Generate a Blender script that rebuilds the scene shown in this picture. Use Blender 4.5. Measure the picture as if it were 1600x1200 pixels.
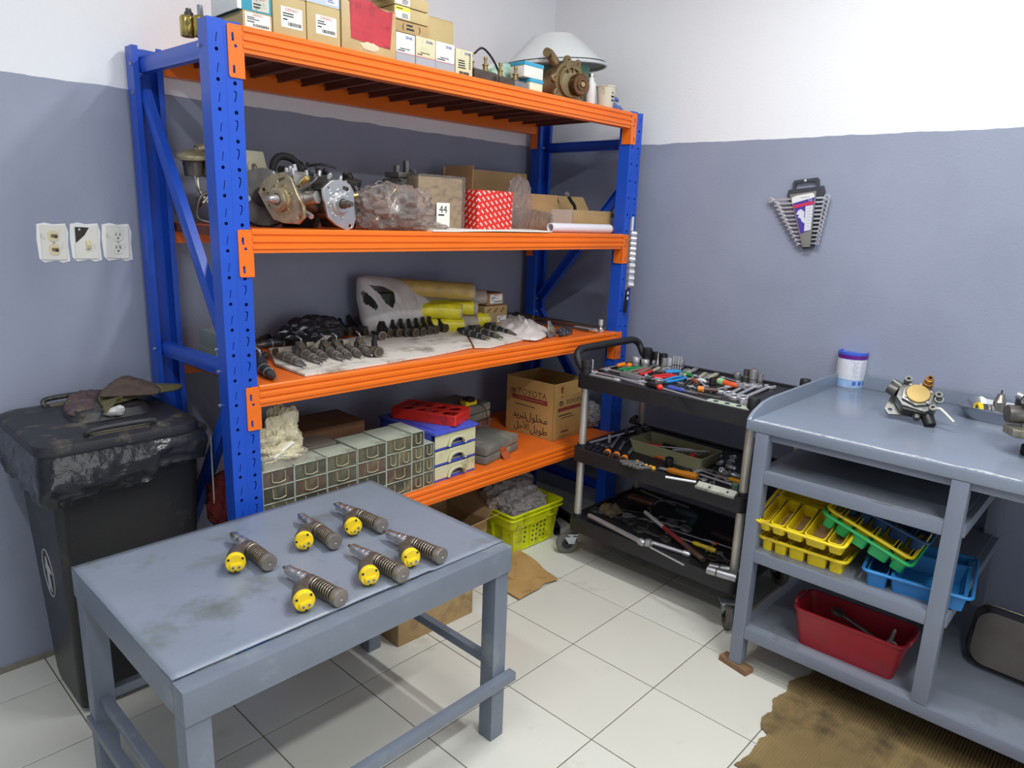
import bpy, bmesh, math, random
from mathutils import Vector, Matrix, noise
V = Vector
PI = math.pi
for o in list(bpy.data.objects): bpy.data.objects.remove(o, do_unlink=True)
S = bpy.context.scene
COL = S.collection
rnd = random.Random(7)

# ---------------------------------------------------------------- camera
cam = bpy.data.objects.new('camera', bpy.data.cameras.new('camera')); COL.objects.link(cam)
cam.data.sensor_fit = 'HORIZONTAL'; cam.data.sensor_width = 36; cam.data.lens = 24.8544
cam.data.clip_start = .05
cam.matrix_world = Matrix(((0.685709, 0.144127, -0.713463, -2.218418), (-0.726994, 0.183840, -0.661576, -1.727782), (0.035813, 0.972332, 0.230840, 1.522397), (0.000000, 0.000000, 0.000000, 1.000000)))
S.camera = cam
# ---------------------------------------------------------------- world, lamps, exposure
S.view_settings.view_transform = 'Standard'; S.view_settings.look = 'None'
S.view_settings.gamma = 1; S.view_settings.use_curve_mapping = False
S.view_settings.exposure = 0.16
W = bpy.data.worlds.new('world'); S.world = W; W.use_nodes = True
W.node_tree.nodes['Background'].inputs[0].default_value = (.75, .8, .9, 1)
W.node_tree.nodes['Background'].inputs[1].default_value = .3
def lamp(x, y, z, sx, sy, power, col=(1, 1, 1)):
    l = bpy.data.lights.new('ceiling_tube_or_fill_light', 'AREA'); l.shape = 'RECTANGLE'; l.size = sx; l.size_y = sy
    l.energy = power; l.color = col
    o = bpy.data.objects.new('ceiling_tube_or_fill_light', l); o.location = (x, y, z); COL.objects.link(o)
LC = (.955, .985, 1)
lamp(-2.35, -.9, 2.93, .10, 1.2, 18, LC)
lamp(-.45, -1.0, 2.93, .10, 1.2, 31, LC)
lamp(-1.3, -2.3, 2.93, 1.2, .12, 42, LC)  # fill lamp added to brighten the rack's front faces
# soft frontal fill added behind the camera, set in a made-up open doorway
dw = bpy.data.lights.new('doorway_fill', 'AREA'); dw.shape = 'RECTANGLE'; dw.size = 1.5; dw.size_y = 2.1; dw.energy = 23; dw.color = (.97, .985, 1)
do = bpy.data.objects.new('doorway_fill', dw); do.location = (-1.2, -4.38, 1.08); do.rotation_euler = (PI/2, 0, 0); COL.objects.link(do)

# ---------------------------------------------------------------- materials
def lin(c):
    return tuple(((v/255)/12.92 if v/255 <= .04045 else ((v/255+.055)/1.055)**2.4) for v in c)
MATS = {}
def mat(name, col, rough=.5, metal=0, var=0, vs=8, bump=0, bs=60, dirt=None, coat=0, spec=.5, trans=0, aniso=0, world=False):
    """col sRGB 0-255; var: brightness mottling; dirt=(colour, amount 0..1, scale)"""
    if name in MATS: return MATS[name]
    m = bpy.data.materials.new(name); m.use_nodes = True
    nt = m.node_tree; N = nt.nodes; L = nt.links; b = N['Principled BSDF']
    c = lin(col)
    b.inputs['Base Color'].default_value = (*c, 1); b.inputs['Roughness'].default_value = rough
    b.inputs['Metallic'].default_value = metal; b.inputs['Coat Weight'].default_value = coat
    b.inputs['Specular IOR Level'].default_value = spec
    tc = N.new('ShaderNodeTexCoord')
    if world: tc = N.new('ShaderNodeNewGeometry')
    src = tc.outputs['Position' if world else 'Object']
    last = None
    if var:
        n = N.new('ShaderNodeTexNoise'); n.inputs['Scale'].default_value = vs; n.inputs['Detail'].default_value = 5
        L.new(src, n.inputs['Vector'])
        r = N.new('ShaderNodeValToRGB'); r.color_ramp.elements[0].position = .3; r.color_ramp.elements[1].position = .7
        r.color_ramp.elements[0].color = (*[max(0, v*(1-var)) for v in c], 1)
        r.color_ramp.elements[1].color = (*[min(1, v*(1+var)) for v in c], 1)
        L.new(n.outputs['Fac'], r.inputs['Fac']); last = r.outputs['Color']
    if dirt:
        n = N.new('ShaderNodeTexNoise'); n.inputs['Scale'].default_value = dirt[2]; n.inputs['Detail'].default_value = 7
        n.inputs['Roughness'].default_value = .65
        L.new(src, n.inputs['Vector'])
        r = N.new('ShaderNodeMapRange'); r.inputs['From Min'].default_value = .62-.3*dirt[1]; r.inputs['From Max'].default_value = .78-.2*dirt[1]
        L.new(n.outputs['Fac'], r.inputs['Value'])
        mx = N.new('ShaderNodeMix'); mx.data_type = 'RGBA'
        L.new(r.outputs['Result'], mx.inputs['Factor'])
        if last: L.new(last, mx.inputs['A'])
        else: mx.inputs['A'].default_value = (*c, 1)
        mx.inputs['B'].default_value = (*lin(dirt[0]), 1); last = mx.outputs['Result']
    if last: L.new(last, b.inputs['Base Color'])
    if bump:
        n = N.new('ShaderNodeTexNoise'); n.inputs['Scale'].default_value = bs; n.inputs['Detail'].default_value = 4
        L.new(src, n.inputs['Vector'])
        bp = N.new('ShaderNodeBump'); bp.inputs['Strength'].default_value = bump; bp.inputs['Distance'].default_value = .01
        L.new(n.outputs['Fac'], bp.inputs['Height']); L.new(bp.outputs['Normal'], b.inputs['Normal'])
    MATS[name] = m
    return m
def film(name, col=(255, 255, 255), tint=.8, gloss=.25, rough=.12):
    """thin crinkled plastic film: mostly see-through with glossy glints and a little milkiness"""
    m = bpy.data.materials.new(name); m.use_nodes = True
    nt = m.node_tree; N = nt.nodes; L = nt.links; N.remove(N['Principled BSDF'])
    out = N['Material Output']
    t = N.new('ShaderNodeBsdfTransparent'); t.inputs[0].default_value = (*[v*.97 for v in lin(col)], 1)
    d = N.new('ShaderNodeBsdfDiffuse'); d.inputs[0].default_value = (*lin(col), 1)
    g = N.new('ShaderNodeBsdfGlossy'); g.inputs['Roughness'].default_value = rough
    a = N.new('ShaderNodeMixShader'); a.inputs[0].default_value = 1-tint
    L.new(t.outputs[0], a.inputs[1]); L.new(d.outputs[0], a.inputs[2])
    f = N.new('ShaderNodeLayerWeight'); f.inputs['Blend'].default_value = gloss
    tc = N.new('ShaderNodeTexCoord'); n = N.new('ShaderNodeTexNoise'); n.inputs['Scale'].default_value = 45; n.inputs['Detail'].default_value = 3
    L.new(tc.outputs['Object'], n.inputs['Vector'])
    bp = N.new('ShaderNodeBump'); bp.inputs['Strength'].default_value = .8; bp.inputs['Distance'].default_value = .02
    L.new(n.outputs['Fac'], bp.inputs['Height']); L.new(bp.outputs['Normal'], g.inputs['Normal']); L.new(bp.outputs['Normal'], f.inputs['Normal'])
    b = N.new('ShaderNodeMixShader'); L.new(f.outputs['Fresnel'], b.inputs[0])
    L.new(a.outputs[0], b.inputs[1]); L.new(g.outputs[0], b.inputs[2]); L.new(b.outputs[0], out.inputs[0])
    MATS[name] = m
    return m

# ---------------------------------------------------------------- mesh helpers
def rotm(rx=0, ry=0, rz=0):
    return Matrix.Rotation(math.radians(rz), 4, 'Z') @ Matrix.Rotation(math.radians(ry), 4, 'Y') @ Matrix.Rotation(math.radians(rx), 4, 'X')
def T(x, y=None, z=None):
    return Matrix.Translation(V(x) if y is None else V((x, y, z)))
def axis(p0, p1, up=(0, 0, 1)):
    """matrix with origin p0 and Z along p1-p0"""
    z = (V(p1)-V(p0)).normalized(); u = V(up)
    if abs(z.dot(u)) > .95: u = V((0, 1, 0))
    x = u.cross(z).normalized(); y = z.cross(x)
    return Matrix(((x.x, y.x, z.x, p0[0]), (x.y, y.y, z.y, p0[1]), (x.z, y.z, z.z, p0[2]), (0, 0, 0, 1)))
def frame(a, b, roll=0):
    """matrix with origin a, X along b-a, Z up"""
    x = (V(b)-V(a)).normalized(); y = V((0, 0, 1)).cross(x).normalized(); z = x.cross(y)
    m = Matrix(((x.x, y.x, z.x, a[0]), (x.y, y.y, z.y, a[1]), (x.z, y.z, z.z, a[2]), (0, 0, 0, 1)))
    return m @ Matrix.Rotation(math.radians(roll), 4, 'X')
def dist(a, b): return (V(b)-V(a)).length
class MB:
    def __init__(s, M=None): s.bm = bmesh.new(); s.M = M or Matrix()
    def add(s, vs, fs, M=None):
        m = s.M @ M if M else s.M
        bv = [s.bm.verts.new(m @ V(v)) for v in vs]
        for f in fs:
            try: s.bm.faces.new([bv[i] for i in f])
            except ValueError: pass
        return bv
    def box(s, c, d, M=None, top=(1, 1)):
        x, y, z = d[0]/2, d[1]/2, d[2]/2; tx, ty = top
        vs = [(-x, -y, -z), (x, -y, -z), (x, y, -z), (-x, y, -z), (-x*tx, -y*ty, z), (x*tx, -y*ty, z), (x*tx, y*ty, z), (-x*tx, y*ty, z)]
        fs = [(3, 2, 1, 0), (4, 5, 6, 7), (0, 1, 5, 4), (1, 2, 6, 5), (2, 3, 7, 6), (3, 0, 4, 7)]
        s.add(vs, fs, T(c) @ M if M else T(c)); return s
    def bx(s, x0, x1, y0, y1, z0, z1):
        return s.box(((x0+x1)/2, (y0+y1)/2, (z0+z1)/2), (x1-x0, y1-y0, z1-z0))
    def lathe(s, prof, M=None, n=20, closed=False, sq=None):
        """prof [(r,z)] about Z"""
        vs = []; fs = []; k = len(prof)
        for r, z in prof:
            for i in range(n):
                a = 2*PI*i/n; vs.append((r*math.cos(a), r*math.sin(a), z))
        for j in range(k-1 if not closed else k):
            j2 = (j+1) % k
            for i in range(n): fs.append((j*n+i, j*n+(i+1) % n, j2*n+(i+1) % n, j2*n+i))
        if not closed:
            fs.append(tuple(range(n))[::-1]); fs.append(tuple((k-1)*n+i for i in range(n)))
        s.add(vs, fs, M); return s
    def cyl(s, p0, p1, r, r1=None, n=14):
        s.lathe([(r, 0), (r if r1 is None else r1, dist(p0, p1))], axis(p0, p1), n); return s
    def ring(s, p0, p1, r, ri, n=18):
        h = dist(p0, p1); s.lathe([(r, 0), (r, h), (ri, h), (ri, 0)], axis(p0, p1), n, closed=True); return s
    def tube(s, pts, r, n=8, sm=0, closed=False):
        pts = [V(p) for p in pts]
        if sm: pts = spline(pts, sm, closed)
        k = len(pts); vs = []; fs = []; up = V((0, 0, 1)); pv = None
        for i, p in enumerate(pts):
            a = pts[i-1] if (i or closed) else p; b = pts[(i+1) % k] if (i < k-1 or closed) else p
            t = (b-a).normalized() if (b-a).length > 1e-9 else V((0, 0, 1))
            if pv is None:
                pv = t.orthogonal().normalized()
            pv = (pv - t*pv.dot(t))
            pv = pv.normalized() if pv.length > 1e-6 else t.orthogonal().normalized()
            q = t.cross(pv); rr = r[i*len(r)//k] if isinstance(r, (list, tuple)) else r
            for j in range(n):
                an = 2*PI*j/n; vs.append(p+pv*(rr*math.cos(an))+q*(rr*math.sin(an)))
        for i in range(k if closed else k-1):
            i2 = (i+1) % k
            for j in range(n): fs.append((i*n+j, i*n+(j+1) % n, i2*n+(j+1) % n, i2*n+j))
        if not closed: fs += [tuple(range(n))[::-1], tuple((k-1)*n+j for j in range(n))]
        s.add(vs, fs); return s
    def prism(s, out, z0, z1, M=None):
        n = len(out)
        vs = [(x, y, z0) for x, y in out]+[(x, y, z1) for x, y in out]
        fs = [tuple(range(n))[::-1], tuple(range(n, 2*n))]+[(i, (i+1) % n, n+(i+1) % n, n+i) for i in range(n)]
        s.add(vs, fs, M); return s
    def ball(s, c, r, n=12, M=None, half=False):
        k = n//2; prof = []
        for i in range(k+1):
            a = -PI/2*(0 if half else 1)+(PI if not half else PI/2)*i/k
            prof.append((max(1e-4, math.cos(a)), math.sin(a)))
        sc = r if isinstance(r, (tuple, list)) else (r, r, r)
        s.lathe(prof, T(c) @ (M or Matrix()) @ Matrix.Diagonal((*sc, 1)), n); return s
    def build(s, name, m, parent=None, bevel=0, smooth=35, seg=2, kind=None, weld=False, M=None):
        bm = s.bm
        if weld: bmesh.ops.remove_doubles(bm, verts=bm.verts, dist=1e-5)
        bmesh.ops.recalc_face_normals(bm, faces=bm.faces)
        if bevel:
            ed = [e for e in bm.edges if len(e.link_faces) == 2 and e.calc_face_angle(0) > .6]
            if ed: bmesh.ops.bevel(bm, geom=ed, offset=bevel, offset_type='OFFSET', segments=seg, profile=.7, affect='EDGES', clamp_overlap=True)
        me = bpy.data.meshes.new(name); bm.to_mesh(me); bm.free()
        return link(name, me, m, parent, smooth, kind, M)
def link(name, me, m, parent=None, smooth=35, kind=None, M=None):
    me.materials.clear(); me.materials.append(m)
    if smooth:
        me.shade_smooth(); me.set_sharp_from_angle(angle=math.radians(smooth))
    o = bpy.data.objects.new(name, me); COL.objects.link(o)
    if parent: o.parent = parent
    if M: o.matrix_local = M
    if kind: o['kind'] = kind
    return o
def spline(P, k, closed=False):
    out = []; n = len(P)
    for i in range(n if closed else n-1):
        p0 = P[i-1] if (i or closed) else P[0]; p1 = P[i]; p2 = P[(i+1) % n]; p3 = P[(i+2) % n] if (i+2 < n or closed) else P[-1]
        for j in range(k):
            t = j/k
            out.append(.5*((2*p1)+(p2-p0)*t+(2*p0-5*p1+4*p2-p3)*t*t+(3*p1-p0-3*p2+p3)*t**3))
    if not closed: out.append(P[-1])
    return out
def plate_mesh(name, outer, holes, th, bevel=0):
    """flat plate with real holes; XY outline, thickness th centred on z=0"""
    cu = bpy.data.curves.new(name, 'CURVE'); cu.dimensions = '2D'; cu.fill_mode = 'BOTH'; cu.extrude = th/2-bevel; cu.bevel_depth = bevel
    for poly in [outer]+holes:
        sp = cu.splines.new('POLY'); sp.points.add(len(poly)-1); sp.use_cyclic_u = True
        for i, p in enumerate(poly): sp.points[i].co = (p[0], p[1], 0, 1)
    o = bpy.data.objects.new(name, cu); COL.objects.link(o)
    me = bpy.data.meshes.new_from_object(o.evaluated_get(bpy.context.evaluated_depsgraph_get()))
    bpy.data.objects.remove(o); me.name = name
    return me
def plate(name, outer, holes, th, m, parent=None, M=None, bevel=0):
    return link(name, plate_mesh(name, outer, holes, th, bevel), m, parent, 35, None, M)
def circ(cx, cy, r, n=12, a0=0): return [(cx+r*math.cos(a0+2*PI*i/n), cy+r*math.sin(a0+2*PI*i/n)) for i in range(n)]
def rrect(x0, x1, y0, y1, r, n=4):
    out = []
    for cx, cy, a in ((x1-r, y1-r, 0), (x0+r, y1-r, 90), (x0+r, y0+r, 180), (x1-r, y0+r, 270)):
        for i in range(n+1):
            t = math.radians(a+90*i/n); out.append((cx+r*math.cos(t), cy+r*math.sin(t)))
    return out
TXT = {}
def text(s, size, m, parent=None, M=None, name='lettering', align='CENTER', wide=1.0, th=.0003):
    """flat printed lettering in the XY plane, facing +Z"""
    key = (s, size, align, wide)
    if key not in TXT:
        cu = bpy.data.curves.new('lettering', 'FONT'); cu.body = s; cu.size = size; cu.align_x = align; cu.align_y = 'CENTER'
        cu.resolution_u = 2; cu.extrude = th
        o = bpy.data.objects.new('lettering', cu); COL.objects.link(o)
        me = bpy.data.meshes.new_from_object(o.evaluated_get(bpy.context.evaluated_depsgraph_get()))
        bpy.data.objects.remove(o)
        if wide != 1.0: me.transform(Matrix.Diagonal((wide, 1, 1, 1)))
        TXT[key] = me
    return link(name, TXT[key].copy(), m, parent, 0, None, M)
# ---------------------------------------------------------------- object helpers
def tag(o, label, cat, group=None, kind=None):
    o['label'] = label; o['category'] = cat
    if group: o['group'] = group
    if kind: o['kind'] = kind
    return o
def thing(name, label, cat, loc=(0, 0, 0), rz=0, group=None, M=None):
    o = bpy.data.objects.new(name, None); COL.objects.link(o); o.empty_display_size = .05
    if M: o.matrix_world = M
    else: o.location = loc; o.rotation_euler = (0, 0, math.radians(rz))
    return tag(o, label, cat, group)
def kids(o): return [c for c in bpy.data.objects if c.parent == o]
def dup(o, M=None, label=None, parent=None, **kw):
    c = o.copy(); COL.objects.link(c)
    if parent: c.parent = parent
    for ch in list(o.children): dup(ch, parent=c)
    if M is not None: c.matrix_world = M
    if label: c['label'] = label
    for k, v in kw.items(): c[k] = v
    return c
FRONT = rotm(90)            # XY plane -> faces -Y (towards the room's front)
LEFT = rotm(90, 0, -90)     # faces -X
# ---------------------------------------------------------------- shared materials
def pm():
    mat('white', (228, 228, 226), .5); mat('black_plastic', (26, 26, 29), .45, var=.15, vs=12); mat('black_rubber', (24, 24, 25), .75)
    mat('steel', (172, 172, 174), .36, .7, var=.12, vs=30); mat('chrome', (224, 224, 228), .3, .7); mat('dark_steel', (96, 93, 89), .42, .6, var=.25, vs=40)
    mat('alu', (186, 184, 178), .38, 1, var=.12, vs=25, bump=.15, bs=150)
    mat('alu_dirty', (165, 158, 142), .45, .8, var=.2, vs=22, bump=.25, bs=120, dirt=((70, 60, 48), .35, 18))
    mat('black_iron', (50, 48, 46), .5, .3, var=.3, vs=30, bump=.2, bs=100)
    mat('brass', (196, 160, 92), .3, 1, var=.1, vs=30); mat('gold_zinc', (186, 164, 96), .3, 1, var=.12, vs=20)
    mat('paint_grey', (118, 125, 140), .38, 0, var=.05, vs=5, bump=.06, bs=200)
    mat('blue', (28, 80, 192), .35, 0, var=.06, vs=6); mat('orange', (238, 114, 28), .34, 0, var=.05, vs=6)
    mat('cardboard', (176, 146, 100), .8, 0, var=.1, vs=9, bump=.06, bs=90); mat('cardboard_pale', (190, 168, 120), .8, 0, var=.08, vs=7, bump=.05, bs=90)
    mat('paper', (232, 230, 222), .7); mat('ink', (40, 40, 44), .7); mat('red_ink', (190, 40, 50), .6); mat('blue_ink', (70, 76, 160), .6)
    mat('tape', (186, 160, 110), .25)
    film('clear_film', (245, 240, 236), .9, .18, .1)
pm()
G = MATS

# ================================================================ setting
WX, WY, WL, WF, CH, PAINT = .80, .862, -3.6, -4.4, 2.97, 1.877
def wall_mat():
    m = bpy.data.materials.new('two_tone_wall_paint'); m.use_nodes = True; nt = m.node_tree; N = nt.nodes; L = nt.links
    b = N['Principled BSDF']; b.inputs['Roughness'].default_value = .55
    tc = N.new('ShaderNodeTexCoord'); sp = N.new('ShaderNodeSeparateXYZ'); L.new(tc.outputs['Object'], sp.inputs[0])
    n = N.new('ShaderNodeTexNoise'); n.inputs['Scale'].default_value = 9; n.inputs['Detail'].default_value = 6; L.new(tc.outputs['Object'], n.inputs['Vector'])
    a = N.new('ShaderNodeMath'); a.operation = 'MULTIPLY_ADD'; a.inputs[1].default_value = .016; L.new(n.outputs['Fac'], a.inputs[0]); L.new(sp.outputs['Z'], a.inputs[2])
    g = N.new('ShaderNodeMath'); g.operation = 'GREATER_THAN'; g.inputs[1].default_value = PAINT+.008; L.new(a.outputs[0], g.inputs[0])
    n2 = N.new('ShaderNodeTexNoise'); n2.inputs['Scale'].default_value = 3; n2.inputs['Detail'].default_value = 6; L.new(tc.outputs['Object'], n2.inputs['Vector'])
    r = N.new('ShaderNodeValToRGB'); r.color_ramp.elements[0].position = .35; r.color_ramp.elements[1].position = .65
    r.color_ramp.elements[0].color = (*lin((143, 149, 168)), 1); r.color_ramp.elements[1].color = (*lin((150, 156, 175)), 1)
    L.new(n2.outputs['Fac'], r.inputs[0])
    mx = N.new('ShaderNodeMix'); mx.data_type = 'RGBA'; L.new(g.outputs[0], mx.inputs['Factor']); L.new(r.outputs[0], mx.inputs['A'])
    mx.inputs['B'].default_value = (*lin((234, 235, 238)), 1); L.new(mx.outputs['Result'], b.inputs['Base Color'])
    n3 = N.new('ShaderNodeTexNoise'); n3.inputs['Scale'].default_value = 110; n3.inputs['Detail'].default_value = 3; L.new(tc.outputs['Object'], n3.inputs['Vector'])
    bp = N.new('ShaderNodeBump'); bp.inputs['Strength'].default_value = .18; bp.inputs['Distance'].default_value = .004
    L.new(n3.outputs['Fac'], bp.inputs['Height']); L.new(bp.outputs['Normal'], b.inputs['Normal'])
    return m
WM = wall_mat()
MB().bx(WL-.1, WX+.1, WY, WY+.1, -.05, CH+.05).build('wall_back', WM, kind='structure', smooth=0)
MB().bx(WX, WX+.1, WF, WY, -.05, CH+.05).build('wall_right', WM, kind='structure', smooth=0)
MB().bx(WL-.1, WL, WF, WY, -.05, CH+.05).build('wall_left', WM, kind='structure', smooth=0)
MB().bx(WL-.1, -1.97, WF-.1, WF, -.05, CH+.05).bx(-.43, WX+.1, WF-.1, WF, -.05, CH+.05).bx(-1.97, -.43, WF-.1, WF, 2.15, CH+.05).build('wall_front', WM, kind='structure', smooth=0)
MB().bx(-2.03, -1.97, WF-.02, WF+.02, 0, 2.15).bx(-.43, -.37, WF-.02, WF+.02, 0, 2.15).bx(-2.03, -.37, WF-.02, WF+.02, 2.15, 2.21).build('added_door_1', mat('added_door_frame', (150, 152, 156), .5), kind='structure')  # unseen door frame, added around the opening for the fill light
MB().bx(WL-.1, WX+.1, WF-.1, WY+.1, CH, CH+.1).build('ceiling', mat('ceiling_white', (232, 232, 230), .8), kind='structure', smooth=0)
grout = mat('grout', (104, 94, 78), .9, var=.2, vs=20)
floor = MB().bx(WL-.1, WX+.1, WF-.1, WY+.1, -.06, -.0025).build('floor', grout, kind='structure', smooth=0)
tile_m = [mat('tile_%s' % k, c, .22, 0, var=.025, vs=3, dirt=((184, 178, 160), .10, 3.2), world=True) for k, c in (('a', (214, 212, 201)), ('b', (211, 209, 198)), ('c', (216, 215, 205)))]
tcache = {}
P = .345
for i in range(-11, 3):
    for j in range(-13, 3):
        x0, x1, y0, y1 = i*P+.0016, (i+1)*P-.0016, j*P+.0016, (j+1)*P-.0016
        x1 = min(x1, WX-.004); y1 = min(y1, WY-.004); x0 = max(x0, WL+.003); y0 = max(y0, WF+.003)
        if x1-x0 < .02 or y1-y0 < .02: continue
        k = (round(x1-x0, 3), round(y1-y0, 3), rnd.randrange(3))
        if k not in tcache:
            tcache[k] = MB().box((0, 0, -.0015), (x1-x0, y1-y0, .003)).build('tile', tile_m[k[2]], bevel=.0012, seg=1, parent=floor).data; o = [c for c in floor.children][-1]
        else:
            o = bpy.data.objects.new('tile', tcache[k]); COL.objects.link(o); o.parent = floor
        o.location = ((x0+x1)/2, (y0+y1)/2, rnd.uniform(-.0004, 0))
# painted fillet where the back wall meets the floor
MB().bx(WL, -1.0, WY-.012, WY, 0, .018).build('baseboard_back', mat('skirting_mortar', (128, 122, 112), .9, var=.2, vs=30), kind='structure')

# ---------------------------------------------------------------- wall outlets
pl = mat('outlet_plate', (228, 226, 216), .4, dirt=((150, 145, 130), .18, 30)); ivory = mat('outlet_ivory', (222, 210, 172), .35); dark = G['black_plastic']
def outlet(x, z, kind, label, tilt):
    t = thing('wall_outlet', label, 'outlet', (x, WY, z), group=None)
    pq = mat('chipped_plaster', (238, 238, 236), .9)
    w, h = .066, .104
    rag = [(-w/2-.008, -h/2+.004), (-w/2+.004, -h/2-.009), (.005, -h/2-.004), (w/2-.012, -h/2-.011), (w/2+.008, -h/2-.006), (w/2+.006, -.01), (w/2+.01, h/2-.02), (w/2+.004, h/2+.007), (.004, h/2+.004), (-.018, h/2+.009), (-w/2-.006, h/2+.004), (-w/2-.01, .01)]
    plate('bare_plaster', [(a*(1+.06*tilt), b) for a, b in rag], [], .002, pq, t, T(0, -.001, 0) @ FRONT)
    f = T(0, -.004, 0) @ rotm(0, tilt*2.5, 0)
    out = rrect(-w/2, w/2, -h/2, h/2, .004)
    holes = []
    if kind == 'broken':
        out = [(-w/2, -h/2), (w/2, -h/2), (w/2, h/2), (w/2-.018, h/2), (-.004, .02), (-w/2, -.008)]
        MB().bx(-.03, .012, -.0026, -.0021, -.005, .046).build('open_back_box', mat('outlet_hollow', (58, 54, 48), .9, var=.4, vs=60), t, M=f)
    plate('cover_plate', out, [], .006, pl, t, f @ FRONT, bevel=.001)
    if kind == 'broken':
        MB().box((.004, -.006, -.008), (.012, .01, .026)).build('toggle_bezel', ivory, t, M=f, bevel=.001)
        MB().box((.004, -.012, -.012), (.008, .014, .011), rotm(25)).build('switch_toggle', ivory, t, M=f, bevel=.001)
        MB().ball((-.018, -.004, .038), (.005, .003, .005), 10).build('mounting_ear_screw', G['steel'], t, M=f)
    else:
        for dz in (.021, -.021):
            face = plate('receptacle_face', [(math.copysign(min(abs(x), .0145), x), y+dz) for x, y in circ(0, 0, .0175, 24)], [], .005, ivory if kind == 'worn' else pl, t, f @ T(0, -.003, 0) @ FRONT, bevel=.0006)
            if kind == 'worn':
                MB().box((.002, -.0062, dz), (.018, .003, .010)).build('dark_slot', mat('worn_slot', (120, 104, 64), .6), t, M=f, bevel=.001)
                MB().box((.006, -.0078, dz-.003), (.008, .003, .006)).build('broken_prong', dark, t, M=f, bevel=.001)
            else:
                b = MB()
                for dx in (-.006, .006): b.box((dx, -.0058, dz+.004), (.0022, .001, .009))
                b.cyl((0, -.0053, dz-.008), (0, -.0063, dz-.008), .0028)
                b.build('slots', dark, t, M=f)
        MB().ball((0, -.004, 0), (.003, .002, .003), 10).build('screw', G['steel'], t, M=f)
outlet(-1.5607, 1.3906, 'worn', 'white outlet plate with yellowed receptacles, farthest from the blue rack post', .4)
outlet(-1.4689, 1.3925, 'broken', 'broken switch plate with a torn open corner between the two outlets', .6)
outlet(-1.3757, 1.3924, 'clean', 'white double outlet with clean slots nearest the blue rack post', 1.2)

# ================================================================ steel rack
rack = thing('steel_rack', 'blue and orange boltless steel rack with four loaded shelves in the corner', 'rack', (-1.318, .235, 0), -.878)
RL, RD, RH = 2.0, .605, 2.0
def post_mesh():
    holes = []
    k = 0; z = .045
    while z < RH-.03:
        holes.append(circ(.022, z+.004, .0052, 8)); holes.append(circ(.068, z, .0056, 8)); z += .075
    z = .06
    while z < RH-.06:
        for cx, sgn in ((.024, -1), (.067, 1)):
            p = [(-.0035, .041), (.0042, .039), (.0046, .028), (-.0005, .012), (-.0032, .0125), (.0016, .028), (.0014, .0365), (-.0035, .0385)]
            if sgn < 0: p = [(.0, .030), (.002, .030), (-.002, .006), (-.004, .006)]
            holes.append([(cx+a, z+b) for a, b in p])
        z += .075
    me = plate_mesh('post', [(0, 0), (.09, 0), (.09, RH), (.052, RH-.003), (.038, RH+.001), (0, RH)], holes, .0022)
    me.transform(rotm(90)); bm = bmesh.new(); bm.from_mesh(me)
    m = MB(); m.bm = bm
    for x in (.0011, .0889):
        m.bx(x-.0011, x+.0011, .001, .058, 0, RH)
    for x0, x1 in ((.002, .018), (.072, .088)): m.bx(x0, x1, .056, .058, 0, RH)
    m.bx(.043, .047, -.0016, -.0008, .01, RH-.01)
    m.bx(.003, .087, .012, .013, .001, RH-.002)
    return m
pm0 = post_mesh(); post0 = pm0.build('post', G['blue'], rack, smooth=30)
post0.location = (0, 0, 0)
def add_copy(o, loc, rz=0, sx=1):
    c = o.copy(); COL.objects.link(c); c.location = loc; c.rotation_euler = (0, 0, math.radians(rz)); return c
posts = [post0, add_copy(post0, (RL-.09, 0, 0)), add_copy(post0, (.09, RD, 0), 180), add_copy(post0, (RL, RD, 0), 180)]
fo = MB().bx(-.004, .094, -.006, .066, 0, .004).bx(-.004, .094, -.006, -.003, 0, .05).build('foot_plate', G['blue'], rack)
for l, r in (((RL-.09, 0, 0), 0), ((.09, RD, 0), 180), ((RL, RD, 0), 180)): add_copy(fo, l, r)
def channel(a, b, w=.042, d=.024):
    m = MB(axis(a, b, (1, 0, 0))); L_ = dist(a, b)
    m.prism([(-w/2, -d/2), (-w/2+.006, -d/2), (-w/4, -d/2-.004), (w/4, -d/2-.004), (w/2-.006, -d/2), (w/2, -d/2), (w/2, d/2), (w/2-.002, d/2), (w/2-.002, -d/2+.003), (-w/2+.002, -d/2+.003), (-w/2+.002, d/2), (-w/2, d/2)], 0, L_)
    return m
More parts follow.
